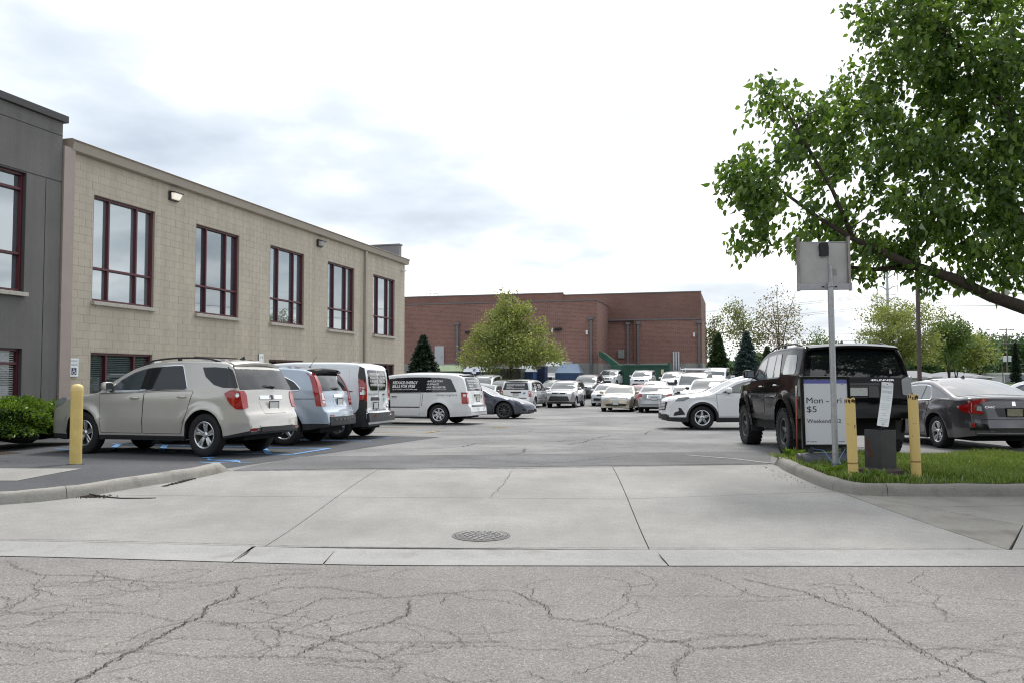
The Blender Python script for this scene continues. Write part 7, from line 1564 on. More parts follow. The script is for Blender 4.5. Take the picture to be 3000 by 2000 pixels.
# ------------------------------------------------------------------ island furniture
GALV = mat('galvanised', (.42, .43, .44), rough=.45, metal=.6, noise=.2, nscale=20)
YELLOWP = mat('bollard_yellow', (.66, .50, .17), rough=.45, noise=.12, nscale=6, ncol=(.56, .42, .15)); RUST = mat('rust', (.06, .022, .012), rough=.9, noise=.5, nscale=30)
def yellow_worn():
    m = bpy.data.materials.new('bollard_yellow_worn'); m.use_nodes = True; nt = m.node_tree; N = nt.nodes.new; L = nt.links.new; b = nt.nodes['Principled BSDF']; b.inputs['Roughness'].default_value = .5; g = N('ShaderNodeNewGeometry')
    n = N('ShaderNodeTexNoise'); n.inputs['Scale'].default_value = 14; n.inputs['Detail'].default_value = 6; n.inputs['Roughness'].default_value = .65; L(g.outputs['Position'], n.inputs['Vector']); r = N('ShaderNodeValToRGB'); e = r.color_ramp.elements; e[0].position = .32; e[0].color = (.09, .035, .015, 1); e[1].position = .37; e[1].color = (.64, .47, .17, 1); x = e.new(.34); x.color = (.32, .19, .07, 1); L(n.outputs[0], r.inputs[0]); L(r.outputs[0], b.inputs['Base Color']); MATS['bollard_yellow_worn'] = m; return m
YW = yellow_worn()
o = empty('bollard', (-6.36, 12.0, walk_z(-6.36, 12.0))); tag(o, 'smooth yellow bollard with a domed cap in front of the champagne SUV', 'bollard')
mb = MB(); mb.lathe([(.083, -.05), (.083, 1.10)], None, 28); mb.build('sleeve', YELLOWP, o, angle=40); mb = MB(); mb.lathe([(.0845, 1.07), (.0845, 1.11), (.078, 1.135), (.05, 1.16), (0, 1.17)], None, 28, cap=False); mb.build('cap', mat('bollard_cap', (.68, .53, .22), rough=.5), o, smooth=True)
mb = MB(); mb.lathe([(.10, -.03), (.12, .006), (.084, .012)], None, 24, cap=False); mb.build('collar', mat('asphalt_collar', (.05, .05, .05), rough=.9), o)
def ragged(label, x, y, h, lean, seed):
    r = random.Random(seed); o = empty('bollard', (x, y, isl_z(x, y))); tag(o, label, 'bollard'); o.rotation_euler = (lean[0], lean[1], 0); n = 28; R = .062
    V = []; tops = [h + .005*math.sin(k*.9) + r.uniform(-.010, .004) for k in range(n)]
    for k in range(n):
        a = 2*math.pi*k/n; ca, sa = R*math.cos(a), R*math.sin(a)
        for z in (-.05, h*.25, h*.5, h*.75, h - .06): V.append((ca, sa, z))
        V.append((ca, sa, tops[k])); V.append((ca*.9, sa*.9, tops[k])); V.append((ca*.9, sa*.9, h - .3))
    F = [(k*8 + j, ((k+1) % n)*8 + j, ((k+1) % n)*8 + j + 1, k*8 + j + 1) for k in range(n) for j in range(7)]; mb = MB(); mb.add(V, F); mb.build('sleeve', YW, o, smooth=True, angle=50)
    mb = MB(); mb.lathe([(.054, h - .35), (.053, h - .02), (.045, h - .015), (0, h - .03)], None, 20, cap=False); mb.build('pipe', RUST, o, smooth=True)
    mb = MB()
    for k in range(n):
        if r.random() < .6: a = 2*math.pi*k/n; mb.box((R*1.005*math.cos(a), R*1.005*math.sin(a), tops[k] - .028 - .01*r.random()), (.004, .015, .03 + .02*r.random()), rz=a)
    mb.build('rust_edge', RUST, o)
    mb = MB(); mb.lathe([(.0625, .19), (.0645, .20), (.0625, .21)], None, 24, cap=False); mb.build('seam', mat('seam_rust', (.3, .17, .06), rough=.8), o)
ragged('rusty-topped yellow bollard between the galvanised post and the steel box', 4.33, 10.45, 1.02, (0, -.03), 1); ragged('rusty-topped yellow bollard right of the steel box', 5.2, 10.60, 1.06, (0, -.025), 2)
# galvanised post with the back of a sign board
PX, PY = 4.42, 11.25; o = empty('sign_post', (PX, PY, isl_z(PX, PY))); tag(o, 'galvanised steel post carrying the back of a grey sign board', 'sign'); o.rotation_euler = (0, -.012, 0)
mb = MB(); mb.tube([(0, 0, -.1), (0, 0, 2.56)], .040, 16); mb.build('post', GALV, o, smooth=True, angle=50); mb = MB(); mb.tube([(.035, .05, -.1), (.035, .05, 2.8)], .02, 8); mb.build('conduit', GALV, o, smooth=True, angle=50)
WH = mat('board_back', (.40, .395, .385), rough=.55, noise=.12, nscale=4, ncol=(.33, .325, .31)); s0 = 2.60; mb = MB(); mb.box((-.06, .10, s0 + .22), (.68, .03, .60), bev=.003); mb.build('board', WH, o)
for x in (-.41, .29): mb = MB(); mb.box((x, .07, s0 + .24), (.035, .06, .72), bev=.004); mb.build('side_rail', mat('galv_stain', (.30, .27, .25), rough=.55, metal=.4, noise=.3, nscale=9), o)
mb = MB(); mb.box((-.06, .055, s0 - .10), (.76, .04, .085), bev=.006); mb.box((-.42, .055, s0 - .10), (.03, .06, .11), bev=.004); mb.box((.30, .055, s0 - .10), (.03, .06, .11), bev=.004); mb.build('cross_rail', mat('galv_rail', (.36, .36, .38), rough=.5, metal=.4, noise=.15, nscale=9), o)
mb = MB(); mb.box((-.06, .11, s0 + .53), (.72, .06, .012)); mb.build('top_rail', GALV, o)
mb = MB(); P = rounded([(-.115, .33), (.0, .33), (.005, .44), (-.005, .52), (-.11, .52), (-.12, .45), (-.11, .40)], .02); mb.add([(x, .083, s0 + z) for x, z in P] + [(x, .03, s0 + z) for x, z in P], [tuple(range(len(P), 2*len(P)))] + [(i, (i+1) % len(P), len(P) + (i+1) % len(P), len(P) + i) for i in range(len(P))]); mb.build('black_bag', mat('bag_black', (.006, .006, .007), rough=.6), o)
mb = MB(); mb.box((.10, .083, s0 + .11), (.055, .004, .09)); mb.build('label', mat('label_grey', (.26, .26, .26), rough=.6), o); mb = MB(); mb.tube([(.02, .075, s0 - .1), (.02, .075, s0 + .40)], .011, 6); mb.build('stay', GALV, o); mb = MB(); mb.lathe([(.0, 0), (.012, .004)], Matrix.Translation((-.2, .083, s0 + .41)) @ Matrix.Rotation(math.pi/2, 4, 'X'), 8); mb.build('bolt', GALV, o)
for z in (s0 - .10,): mb = MB(); mb.tube([(-.055, 0, z), (-.04, -.04, z), (0, -.055, z), (.04, -.04, z), (.055, 0, z)], .008, 6); mb.build('clamp', GALV, o)
for x in (-.09, .09): mb = MB(); mb.box((x, .033, s0 - .10), (.035, .006, .016)); mb.build('slot', GAP, o)
# rolling sign frame
AX, AY = 4.66, 12.15; o = empty('frame_sign', (AX, AY, isl_z(AX, AY)), math.radians(-3)); tag(o, 'black framed price sign on a grey water-filled base behind the post', 'sign'); o.rotation_euler = (math.radians(-3), 0, math.radians(4))
w, h, z0 = .75, 1.06, .20; mb = MB()
for x in (-w/2 + .02, w/2 - .02): mb.box((x, 0, z0 + h/2), (.045, .05, h), bev=.006)
for z in (z0 + .03, z0 + h - .02): mb.box((0, 0, z), (w - .084, .05, .06 if z < .5 else .045), bev=.006)
mb.build('frame', GLOSSBLK, o); mb = MB(); mb.box((0, .0, z0 + h/2), (w - .08, .02, h - .08)); mb.build('board', mat('poster', (.62, .63, .66), rough=.3), o)
mb = MB(); mb.box((0, -.0112, z0 + h - .075), (w - .09, .002, .055)); mb.build('blue_band', mat('poster_blue', (.10, .11, .36), rough=.35), o)
INK = mat('ink', (.018, .018, .02), rough=.5)
def at_(t, x, z, size, wd=None, **k): return text_on('lettering', t, size, lambda u, v: (x + u, -.0125, z + v), .0005, INK, o, width=wd, **k)
at_('Mon - Fri', -.295, z0 + .665, .125, .535); at_('$5', -.295, z0 + .535, .125, .15); at_('Weekends $2', -.30, z0 + .375, .085, .52)
mb = MB(); mb.box((-.295, -.0125, z0 + .105), (.03, .001, .012)); mb.box((-.215, -.0125, z0 + .10), (.10, .001, .010)); mb.box((.215, -.0125, z0 + .10), (.09, .001, .010)); mb.box((.26, -.0125, z0 + h - .12), (.05, .001, .008)); mb.build('fine_print', mat('ink_grey', (.2, .2, .21), rough=.5), o)
mb = MB(); n = 14; prof = [(-.24, .0), (-.25, .05), (-.20, .10), (-.08, .14), (.08, .14), (.20, .10), (.25, .05), (.24, 0)]; V = []
for i in range(n + 1):
    t = -1 + 2*i/n; k = (1 - abs(t)**6)**.5 if abs(t) < 1 else .15; k = max(k, .35)
    for y, z in prof: V.append((t*.43, y*k, z*(.55 + .45*k)))
m = len(prof); mb.add(V, [(i*m + j, (i+1)*m + j, (i+1)*m + j + 1, i*m + j + 1) for i in range(n) for j in range(m - 1)] + [tuple(range(m)), tuple(n*m + j for j in range(m))]); mb.build('base', mat('base_grey', (.06, .063, .07), rough=.45), o, smooth=True, angle=60)
for x in (-.25, .25): mb = MB(); mb.box((x, 0, .17), (.06, .06, .10), bev=.01); mb.build('spring_foot', PLASTIC, o)
mb = MB(); mb.lathe([(.07, -.03), (.075, 0), (.07, .03)], Matrix.Translation((-.43, 0, .06)) @ Matrix.Rotation(math.pi/2, 4, 'Y'), 14); mb.build('wheel', mat('grey_plastic', (.07, .07, .075)), o)
mb = MB(); pts = [(4.42, 12.1, isl_z(0, 12) + .20), (4.52, 11.95, isl_z(0, 12) + .19), (4.5, 11.6, isl_z(0, 11.6) + .08), (4.44, 11.33, isl_z(0, 11.3) + .06), (4.36, 11.25, isl_z(0, 11.2) + .08), (4.42, 11.18, isl_z(0, 11.2) + .09), (4.49, 11.25, isl_z(0, 11.2) + .08), (4.6, 11.6, isl_z(0, 11.6) + .09), (4.9, 12.1, isl_z(0, 12.1) + .2)]
mb.tube(pts, .006, 6); tag(mb.build('cable_lock', mat('cable_blue', (.10, .22, .48), rough=.4), None, smooth=True), 'thin blue cable lock looped round the galvanised post', 'cable')
# steel box with a sign arm
BX, BY = 4.9, 10.95; o = empty('steel_box', (BX, BY, isl_z(BX, BY)), math.radians(24)); o.scale = (.80, .80, 1.04); tag(o, 'dark grey open steel box on a plinth between two rusty bollards', 'planter box'); BOXM = mat('box_grey', (.045, .045, .048), rough=.5, noise=.25, nscale=6)
mb = MB(); s = .17; H_ = .55; V = [(-s, -s, .05), (s, -s, .05), (s, s, .05), (-s, s, .05), (-s, -s, H_), (s, -s, H_), (s, s, H_), (-s, s, H_)]; t = .012; V += [(-s + t, -s + t, H_), (s - t, -s + t, H_), (s - t, s - t, H_), (-s + t, s - t, H_), (-s + t, -s + t, .2), (s - t, -s + t, .2), (s - t, s - t, .2), (-s + t, s - t, .2)]
mb.add(V, [(0, 1, 5, 4), (1, 2, 6, 5), (2, 3, 7, 6), (3, 0, 4, 7), (4, 5, 9, 8), (5, 6, 10, 9), (6, 7, 11, 10), (7, 4, 8, 11), (8, 9, 13, 12), (9, 10, 14, 13), (10, 11, 15, 14), (11, 8, 12, 15), (12, 13, 14, 15)]); mb.build('shell', BOXM, o)
mb = MB(); mb.add([(-.25, -.25, -.03), (.25, -.25, -.03), (.25, .25, -.03), (-.25, .25, -.03), (-.24, -.24, .04), (.24, -.24, .04), (.24, .24, .04), (-.24, .24, .04), (-.18, -.18, .07), (.18, -.18, .07), (.18, .18, .07), (-.18, .18, .07)], [(0, 1, 5, 4), (1, 2, 6, 5), (2, 3, 7, 6), (3, 0, 4, 7), (4, 5, 9, 8), (5, 6, 10, 9), (6, 7, 11, 10), (7, 4, 8, 11), (8, 9, 10, 11)]); mb.build('plinth', mat('plinth', (.07, .05, .045), rough=.8, noise=.4, nscale=10), o)
rust = rounded([(-.16, .44), (-.13, .43), (-.10, .38), (-.11, .32), (-.06, .30), (-.02, .24), (-.05, .18), (-.09, .20), (-.12, .27), (-.155, .30)], .02); mb = MB(); mb.add([(-s - .002, -x - .03, z) for x, z in rust], [tuple(range(len(rust)))]); ro_ = mb.build('rust_patch', mat('rust_red', (.11, .035, .02), rough=.9, noise=.4, nscale=25), o); mb = MB(); mb.add([(x + .02, -s - .002, z) for x, z in rust], [tuple(range(len(rust)))]); 
mb = MB(); mb.tube([(.10, .08, .3), (.20, .08, .75), (.30, .08, 1.12)], [.03, .03, .028], 8); mb.build('bent_arm', PLASTIC, o, smooth=True)
o2 = empty('notice_sign', (4.93, 10.90, isl_z(0, 10.9) + .62), math.radians(-38)); tag(o2, 'curled white private parking notice above the grey steel box', 'sign'); o2.rotation_euler = (math.radians(-4), math.radians(5), math.radians(-50)); o2.scale = (.78, .78, .76)
def curl(x, z): return (x, -.05*((z - .38)/.38)**2 - .02*math.sin(z*6), z)
P = rounded([(-.10, 0), (.10, 0), (.10, .77), (-.10, .77)], .02); me = panel_mesh('panel', P, curl, .0, SIGNW, .06, .003); link('panel', me, o2)
def nt(t, x, z, wd, size): return text_on('lettering', t, size, lambda u, v: curl(x + u, z + v), .002, mat('faded_teal', (.30, .44, .48), rough=.6), o2, width=wd, bold=.01)
nt('PRIVATE', -.085, .66, .17, .07); nt('OWNED', -.085, .58, .17, .065); mb = MB()
for k, wd in enumerate((.15, .16, .12, .0, .14, .15, .14, .13, .0, .08, .06)):
    if wd: mb.box((0, curl(0, .53 - k*.034)[1] - .003, .53 - k*.034), (wd, .001, .009))
for k in range(4): mb.box((.01, curl(0, .13 - k*.03)[1] - .003, .13 - k*.03), (.15 - .03*k, .001, .008))
mb.build('fine_print', mat('faded_teal2', (.50, .60, .62), rough=.6), o2)
for z in (.735, .035): mb = MB(); mb.lathe([(.0, .004), (.009, .002), (.009, 0)], Matrix.Translation(curl(0, z)) @ Matrix.Rotation(math.pi/2, 4, 'X'), 8); mb.build('bolt', STEEL_DARK, o2)
o = empty('marker_stake', (4.5, 13.0, isl_z(0, 13.0))); tag(o, 'thin red and white marker stake at the edge of the grass', 'stake'); mb = MB(); mb.tube([(0, 0, -.05), (.0, 0, .95)], .011, 8); mb.build('shaft', mat('stake_red', (.30, .06, .035), rough=.5), o, smooth=True); mb = MB(); mb.tube([(0, 0, .95), (.003, 0, 1.12)], .011, 8); mb.build('tip', mat('stake_white', (.6, .58, .55), rough=.5), o, smooth=True)
# ------------------------------------------------------------------ poles, wires, small signs, far buildings
X = (2693 - 1500)/2400*34; o = empty('lamp_post', (X, 34, gz(34))); tag(o, 'tall dark brown lamp post rising behind the grey car', 'lamp post'); BR = mat('lamp_brown', (.055, .038, .033), rough=.5)
mb = MB(); mb.box((0, 0, 4.2), (.13, .13, 8.4), bev=.01); mb.build('pole', BR, o); mb = MB(); mb.lathe([(.32, 0), (.32, .6), (.28, .62)], None, 18); mb.build('footing', FOUND, o); mb = MB(); mb.box((-.45, 0, 8.35), (.8, .4, .16), bev=.03); mb.box((-.1, 0, 8.3), (.25, .06, .06)); mb.build('lamp_head', BR, o)
def util_pole(label, px, Y, top_row, arms, box=True, r_=.14, lean=0):
    X = (px - 1500)/2400*Y; g = gz(Y); o = empty('utility_pole', (X, Y, g)); tag(o, label, 'utility pole'); h = CAM_H + (1105 - top_row)*Y/2400 - g; WD = mat('pole_wood', (.13, .11, .095), rough=.9, noise=.2, nscale=2)
    mb = MB(); mb.tube([(0, 0, 0), (0, 0, h)], [r_, r_*.65], 8); mb.build('pole', WD, o)
    for z, w in arms: mb = MB(); mb.box((0, -.12, h - z), (w, .1, .12)); mb.build('crossarm', WD, o)
    for z, w in arms:
        for e in (-.48, -.25, .25, .48): mb = MB(); mb.lathe([(.04, 0), (.06, .08), (.03, .16)], Matrix.Translation((w*e, -.12, h - z + .06)), 6); mb.build('insulator', mat('insulator', (.3, .3, .32), rough=.3), o)
    if box:
        for x in (-.45, .35): mb = MB(); mb.lathe([(.28, 0), (.3, .05), (.3, .85), (.2, .95)], Matrix.Translation((x, -.2, h*.38)), 12); mb.build('transformer', mat('transformer', (.5, .52, .53), rough=.5), o)
    return X, Y, g + h
p1 = util_pole('wooden utility pole with crossarms and transformers beyond the grey car', 2950, 135, 962, [(.3, 2.4), (1.4, 2.4), (2.5, 2.4), (3.3, 1.2)]); p2 = util_pole('short utility pole with a white box above the grey roofs', 2772, 130, 1062, [(.2, .5)], False, .12); p3 = util_pole('thin utility pole in front of the distant trees', 2780, 150, 1055, [(.2, .8)], False, .1); p4 = util_pole('slim pole left of the transformer pole', 2937, 110, 1072, [], False, .08)
X = (2604 - 1500)/2400*260; o = empty('transmission_mast', (X, 260, gz(260))); tag(o, 'tall steel transmission mast with curved arms behind the light green tree', 'mast'); MS = mat('mast_steel', (.42, .43, .45), rough=.5); hm = 1.5 + (1105 - 780)*260/2400
mb = MB(); mb.tube([(0, 0, 0), (0, 0, hm)], [.7, .3], 10); mb.build('pole', MS, o)
for z in (1105 - 850, 1105 - 884, 1105 - 815):
    zz = 1.5 + z*260/2400
    for e in (-1, 1): mb = MB(); mb.tube([(0, 0, zz - .8), (e*1.6, 0, zz + .3), (e*3.4, 0, zz + .7)], [.22, .16, .1], 6); mb.tube([(e*3.3, 0, zz + .7), (e*3.3, 0, zz - 1.4)], .12, 5); mb.build('arm', MS, o)
def wire(label, a, b, sag, r_=.03):
    a, b = np.array(a, float), np.array(b, float); pts = [a + (b - a)*t - np.array([0, 0, sag*4*t*(1 - t)]) for t in np.linspace(0, 1, 13)]; mb = MB(); mb.tube(pts, r_, 4); tag(mb.build('power_line', mat('wire', (.3, .31, .33), rough=.6)), label, 'cable', 'power lines strung across the lot')
WL = 'thin power line sagging across the sky beyond the lot'
for e, z in ((-1.1, .4), (1.1, .4), (-1.1, 1.5), (1.1, 1.5), (-1.0, 2.6)): wire(WL, (p1[0] + e, p1[1], p1[2] - z + .3), (p1[0] - 60 + e, p1[1] + 8, p1[2] - z + 1.0), 1.0, .022); wire(WL, (p1[0] + e, p1[1], p1[2] - z + .3), (p1[0] + 40 + e, p1[1] - 10, p1[2] - z + .6), .8, .022)
for z in (1105 - 850, 1105 - 884):
    for e in (-3.3, 3.3): wire(WL, (X + e, 260, 1.5 + z*260/2400 - 1.3), (X - 150, 330, 1.5 + z*260/2400 - 4), 3, .05); wire(WL, (X + e, 260, 1.5 + z*260/2400 - 1.3), (X + 170, 230, 1.5 + z*260/2400 + 6), 3, .05)
wire(WL, (p2[0], p2[1], p2[2] - .3), (p1[0], p1[1], p1[2] - 8.0), .5, .02); wire(WL, (p1[0], p1[1], p1[2] - 6.2), (p1[0] + 14, p1[1] - 30, p1[2] - 1.0), .2, .025); wire(WL, (p1[0], p1[1], p1[2] - 6.8), (p1[0] + 14, p1[1] - 30, p1[2] - 2.0), .2, .025)
def lot_sign(label, px, Y, row, w, h, tilt=0, yaw=0):
    X = (px - 1500)/2400*Y; g = gz(Y); z = CAM_H + (1105 - row)*Y/2400 - g; o = empty('parking_sign', (X, Y, g)); tag(o, label, 'sign'); o.rotation_euler = (0, tilt, yaw)
    mb = MB(); mb.tube([(0, .02, 0), (0, .02, z + h/2)], .025, 6); mb.build('post', GALV, o); mb = MB(); mb.box((0, 0, z), (w, .01, h), bev=.004); mb.build('panel', SIGNW, o); mb = MB(); mb.box((0, -.007, z + .02), (w*.5, .004, h*.4)); mb.build('symbol', mat('sign_blue_soft', (.12, .2, .42), rough=.5), o)
lot_sign('tilted white parking sign left of the white crossover', 1373, 58, 1082, .32, .46, .18, .2); lot_sign('small white parking sign in front of the conifers', 2146, 48, 1107, .26, .34)
def low_house(label, px, Y, wpx, eave_row, ridge_row, wallm, roofm, depth=9, cat='house', flat=False):
    X = (px - 1500)/2400*Y; w = wpx*Y/2400; g = gz(Y); o = empty('low_building', (X, Y, g)); tag(o, label, cat); ze_ = CAM_H + (1105 - eave_row)*Y/2400 - g; zr = CAM_H + (1105 - ridge_row)*Y/2400 - g
    mb = MB(); mb.box((0, depth/2, ze_/2), (w, depth, ze_)); mb.build('wall', wallm, o)
    mb = MB()
    if flat: mb.box((0, depth/2, ze_ + .15), (w + .4, depth + .4, .3))
    else: a, b = w/2 + .5, depth/2 + .5; c = depth/2; mb.add([(-a, c - b, ze_), (a, c - b, ze_), (a, c + b, ze_), (-a, c + b, ze_), (-a + 2.5, c, zr), (a - 2.5, c, zr)], [(0, 1, 5, 4), (2, 3, 4, 5), (1, 2, 5), (3, 0, 4), (3, 2, 1, 0)])
    mb.build('roof', roofm, o)
    for k in range(3): m2 = MB(); m2.box((-w*.3 + k*w*.3, -.03, ze_*.5), (1.4, .08, 1.1)); m2.build('window', PANE_LOW, o)
RF = mat('roof_grey', (.24, .245, .255), rough=.85, noise=.15, nscale=.6); WF = mat('house_wall', (.42, .41, .38), rough=.8); WF2 = mat('white_wall', (.62, .62, .60), rough=.8)
low_house('low house with a wide grey hipped roof behind the grey car', 2700, 112, 150, 1106, 1084, WF, RF); low_house('low grey-roofed house left of the power pole', 2835, 116, 140, 1105, 1088, WF, RF); low_house('white flat-roofed building below the power pole', 2990, 125, 110, 1096, 1096, WF2, WF2, 12, 'building', True)
# ------------------------------------------------------------------ vehicles in their bays
def put(name, label, sp, build, wheel=None, which='rear', side=1, heading=(0, 1), at=None, group=None, **kw):
    """wheel = world xy of one wheel's outer contact; which axle, side +1 = driver's right"""
    h = np.array(heading, float); h /= np.hypot(*h); right = np.array([h[1], -h[0]])
    if at is None:
        ax = sp['axles'][1] if which == 'rear' else sp['axles'][0]
        at = np.array(wheel, float) + h*(ax - sp['L']/2) - right*side*(sp['W']/2 - .12)
    o = place_car(name, label, sp, at=at, heading=heading, group=group)
    if build in (b_plain, b_van): build(o, sp, **kw)
    else: build(o, **kw)
    return o
nH = -NV; dH = DV
put('suv', 'champagne SUV parked nose-in behind the smooth yellow bollard', sp_equinox(), b_equinox, wheel=(-5.20, 14.26), side=-1, heading=(-.958, .287)).scale = (.905, .96, 1.04)
put('suv', 'pale blue SUV with tall red tail lamps beside the champagne SUV', sp_crv(), b_crv, wheel=(-4.72, 17.15), side=-1, heading=(-.985, .17))
put('cargo_van', 'white panel van with black rear corners and lettered back doors', sp_connect(), b_connect, wheel=(-4.06, 19.25), side=-1, heading=(-.982, .19))
put('minivan', 'white lettered minivan parked broadside next to the panel van', sp_caravan(), b_caravan, wheel=(-2.40, 27.1), side=-1, heading=(-.962, .273))
put('sedan', 'slate blue sedan with black wheels nosing out past the lettered minivan', sp_tesla(), b_tesla, wheel=(-.31, 32.4), which='front', side=1, heading=(.965, -.263))
put('crossover', 'pearl white crossover with black wheel-arch trim left of the black SUV', sp_hrv(), b_hrv, wheel=(5.49, 23.75), which='front', side=-1, heading=(-.999, .02))
put('suv', 'lifted black SUV with knobbly tyres behind the price sign', sp_runner(), b_runner, wheel=(5.03, 14.85), side=-1, heading=(.03, 1))
put('sedan', 'dark grey sedan with wedge-shaped red tail lamps right of the black SUV', sp_civic(), b_civic, wheel=(8.64, 16.55), side=-1, heading=(-.02, 1))
put('minivan', 'white lettered minivan seen from behind beside the silver SUV', sp_caravan(), b_caravan, wheel=(1.30, 49.5), side=1, heading=(.263, .965))
GM = mat('grille_chrome', (.35, .36, .36), rough=.3, metal=.8)
s_ = sp_suv(4.6, 1.845, 1.70); put('suv', 'silver-grey SUV with a wide black lower grille facing the driveway', s_, b_plain, at=(3.45, 52.0), heading=(-.263, -.965), P=paint('silver', (.40, .41, .42), .5), rails=GLOSSBLK, coarse=1.2,
    front=dict(lamp=[(.42, .86), (.80, .92), (.80, 1.0), (.46, .93)], grille=[(-.42, .84), (.42, .84), (.44, .93), (-.44, .93)], intake=[(-.66, .42), (.66, .42), (.54, .72), (-.54, .72)], ez=.90))
s_ = sp_sedan(4.82, 1.80, 1.43); o = put('sedan', 'gold sedan with twin round headlamps and a chrome grille', s_, b_plain, at=(6.0, 45.2), heading=(-.24, -.97), kind='sedan', P=paint('gold', (.50, .44, .34), .45), clad=paint('gold', (.5, .44, .34)), wheel=('ten', ALLOY), coarse=1.2, mirror=paint('gold', (.5, .44, .34)),
    front=dict(lamp=ell(.66, .70, .12, .085), grille=[(-.30, .62), (.30, .62), (.36, .79), (-.36, .79)], gm=GM, intake=[(-.55, .32), (.55, .32), (.5, .42), (-.5, .42)], ez=.81, emblem='disc', plate=.46))
c = Car(s_, o, 1.4); c.panel('inner_headlamp', ell(.46, .67, .075, .065), 'front', eps=.01, mt=HEADL, r=0)
for k in range(6): bar(c, 'front', -.30, .30, .635 + k*.026, .645 + k*.026, CHROME, 'grille_bar', eps=.014, rim=.006, r=.002)
def b_fusion(o):
    sp = sp_sedan(4.83, 1.83, 1.45); P = paint('silver2', (.36, .37, .38), .5); c = b_plain(o, sp, P, 'sedan', clad=P, coarse=1.2); c.panel('boot_panel', [(-.56, .64), (.56, .64), (.52, .95), (-.52, .95)], 'rear', eps=.004, mt=mat('brushed_boot', (.27, .28, .29), rough=.35, metal=.5), r=.03, both=False)
    bar(c, 'rear', -.36, .36, .74, .90, CHROME, 'plate_surround', eps=.008); bar(c, 'rear', -.30, .30, .765, .875, PLATE, 'backplate', eps=.014); c.panel('tail_lamp', [(.84, .70), (.58, .72), (.66, .92), (.82, .94)], 'rear', eps=.016, mt=RED, r=.03); c.panel('reversing_lamp', [(.74, .70), (.60, .72), (.62, .79), (.74, .78)], 'rear', eps=.02, mt=CLEARL, r=.01); emblem(c, 'rear', 'oval', .93, .035, RED)
put('sedan', 'silver sedan showing its boot and chrome plate surround left of the white crossover', sp_sedan(4.83, 1.83, 1.45), b_fusion, at=(7.75, 43.4), heading=(.263, .965))
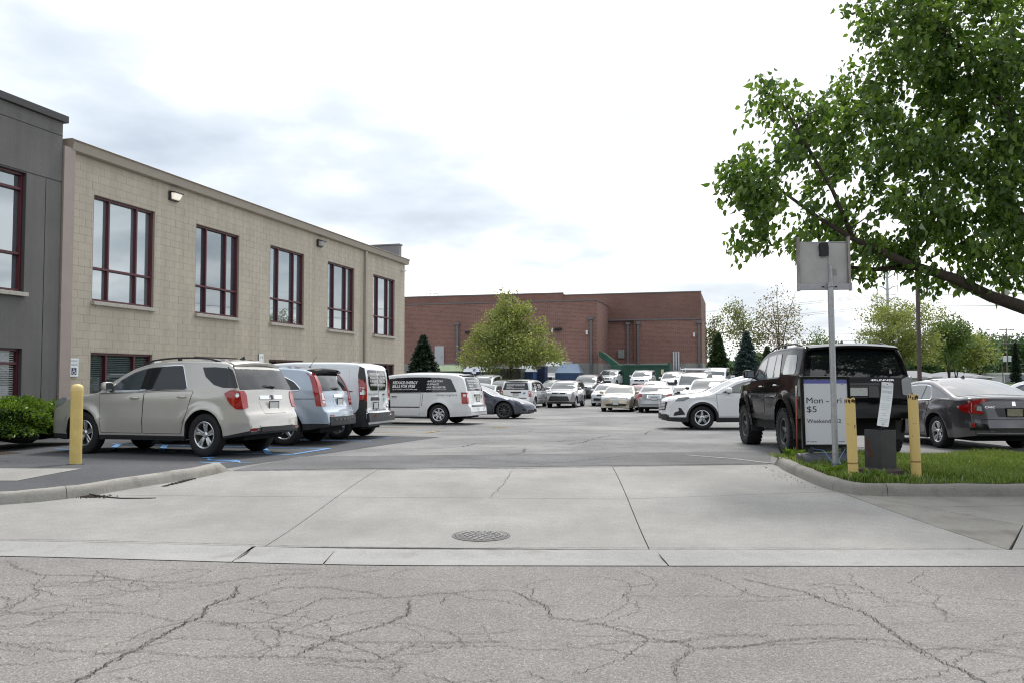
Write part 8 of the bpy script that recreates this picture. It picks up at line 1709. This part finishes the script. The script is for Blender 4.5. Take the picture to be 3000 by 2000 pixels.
# ---- rows further back: (name, label, spec, builder, photo column of the centre, distance, heading, options)
W_ = paint('white_a', (.74, .75, .76)); W2 = paint('white_b', (.68, .69, .70)); DG = paint('dark_grey', (.07, .075, .08), .5); SV = paint('silver', (.40, .41, .42), .5); BK = paint('black2', (.012, .012, .014)); TEAL = paint('grey_teal', (.12, .15, .16), .5); RD = paint('red', (.22, .015, .02), .2); NB = paint('navy', (.02, .03, .07), .3)
toward = (-.263, -.965); away = (.263, .965)
BACK = [
 ('suv', 'white crossover with roof rails left of the lettered rear-facing minivan', sp_suv(4.55, 1.84, 1.68), b_plain, 1420, 62, toward, dict(P=W_, rails=ALLOY)),
 ('sedan', 'grey-green sedan nose-on behind the slate blue sedan', sp_sedan(4.8, 1.83, 1.46), b_plain, 1424, 50.5, toward, dict(P=TEAL, kind='sedan')),
 ('hatchback', 'black hatchback squeezed in behind the rear-facing minivan', sp_suv(4.3, 1.8, 1.60), b_plain, 1478, 58, toward, dict(P=BK)),
 ('high_roof_van', 'tall white high-roof van parked by the blue skip', sp_van(5.6, 2.05, 2.50), b_van, 1634, 80, (-.38, -.92), dict(P=W_)),
 ('sedan', 'pale silver sedan tucked below the high-roof van', sp_sedan(4.6, 1.78, 1.44), b_plain, 1624, 60, toward, dict(P=SV, kind='sedan')),
 ('suv', 'dark grey SUV right behind the silver-grey SUV', sp_suv(4.55, 1.82, 1.68), b_plain, 1722, 63, (-.30, -.95), dict(P=DG, rails=GLOSSBLK)),
 ('suv', 'boxy white SUV with roof rails in front of the concrete foundation', sp_suv(4.5, 1.84, 1.70, boxy=.8), b_plain, 1789, 78, (-.36, -.93), dict(P=W_, rails=ALLOY)),
 ('sedan', 'white sedan peeking out behind the gold sedan', sp_sedan(4.75, 1.8, 1.45), b_plain, 1782, 55, toward, dict(P=W2, kind='sedan')),
 ('sedan', 'dark red sedan behind the gold sedan', sp_sedan(4.7, 1.8, 1.44), b_plain, 1886, 51, away, dict(P=RD, kind='sedan')),
 ('sedan', 'white sedan seen from behind between the red sedan and a white SUV', sp_sedan(4.75, 1.82, 1.46), b_plain, 1922, 59, away, dict(P=W_, kind='sedan')),
 ('suv', 'white SUV with a black grille in front of the green compactor', sp_suv(4.6, 1.82, 1.73, boxy=.6), b_plain, 1884, 71, (-.30, -.95), dict(P=W2, rails=ALLOY, front=dict(intake=[(-.6, .42), (.6, .42), (.55, .62), (-.55, .62)]))),
 ('suv', 'white crossover with a large black grille left of the ladder-rack van', sp_suv(4.7, 1.85, 1.69), b_plain, 1972, 68, (-.30, -.95), dict(P=W2, front=dict(grille=[(-.52, .66), (.52, .66), (.50, .96), (-.50, .96)], intake=[(-.7, .3), (.7, .3), (.68, .44), (-.68, .44)]))),
 ('cargo_van', 'white cargo van with a ladder rack on its roof', sp_van(5.6, 2.0, 2.10, nose=.95), b_van, 2034, 57, (-.34, -.94), dict(P=W_, rack=True)),
 ('cargo_van', 'white van mostly hidden behind the ladder-rack van', sp_van(5.0, 1.9, 1.95), b_van, 2098, 70, (-.34, -.94), dict(P=W2)),
 ('sedan', 'white sedan with a greenish rear window left of the silver off-roader', sp_sedan(4.6, 1.78, 1.44), b_plain, 2010, 46, away, dict(P=W_, kind='sedan')),
 ('off_roader', 'silver-white upright off-roader with dark mirrors behind the pearl crossover', sp_suv(4.6, 1.88, 1.78, boxy=1, hood=1.02), b_plain, 2082, 40, (-.36, -.93), dict(P=paint('silver_white', (.55, .56, .57), .3), mirror=PLASTIC)),
 ('suv', 'white SUV with a black roof rack beside the far corner of the beige building', sp_suv(4.8, 1.9, 1.78), b_plain, 1204, 52, (-.965, .263), dict(P=W_, rails=PLASTIC)),
 ('suv', 'silver SUV partly hidden between the black SUV and the lamp post', sp_suv(4.6, 1.84, 1.70), b_plain, 2690, 44, (-.9, .3), dict(P=SV)),
 ('suv', 'dark blue SUV beyond the roof of the dark grey sedan', sp_suv(4.6, 1.84, 1.68), b_plain, 3010, 42, (-.9, .3), dict(P=NB)),
]
for name, lab, sp, bld, px, Y, hd, kw in BACK:
    put(name, lab, sp, bld, at=((px - 1500)/2400*Y, Y), heading=hd, **kw)
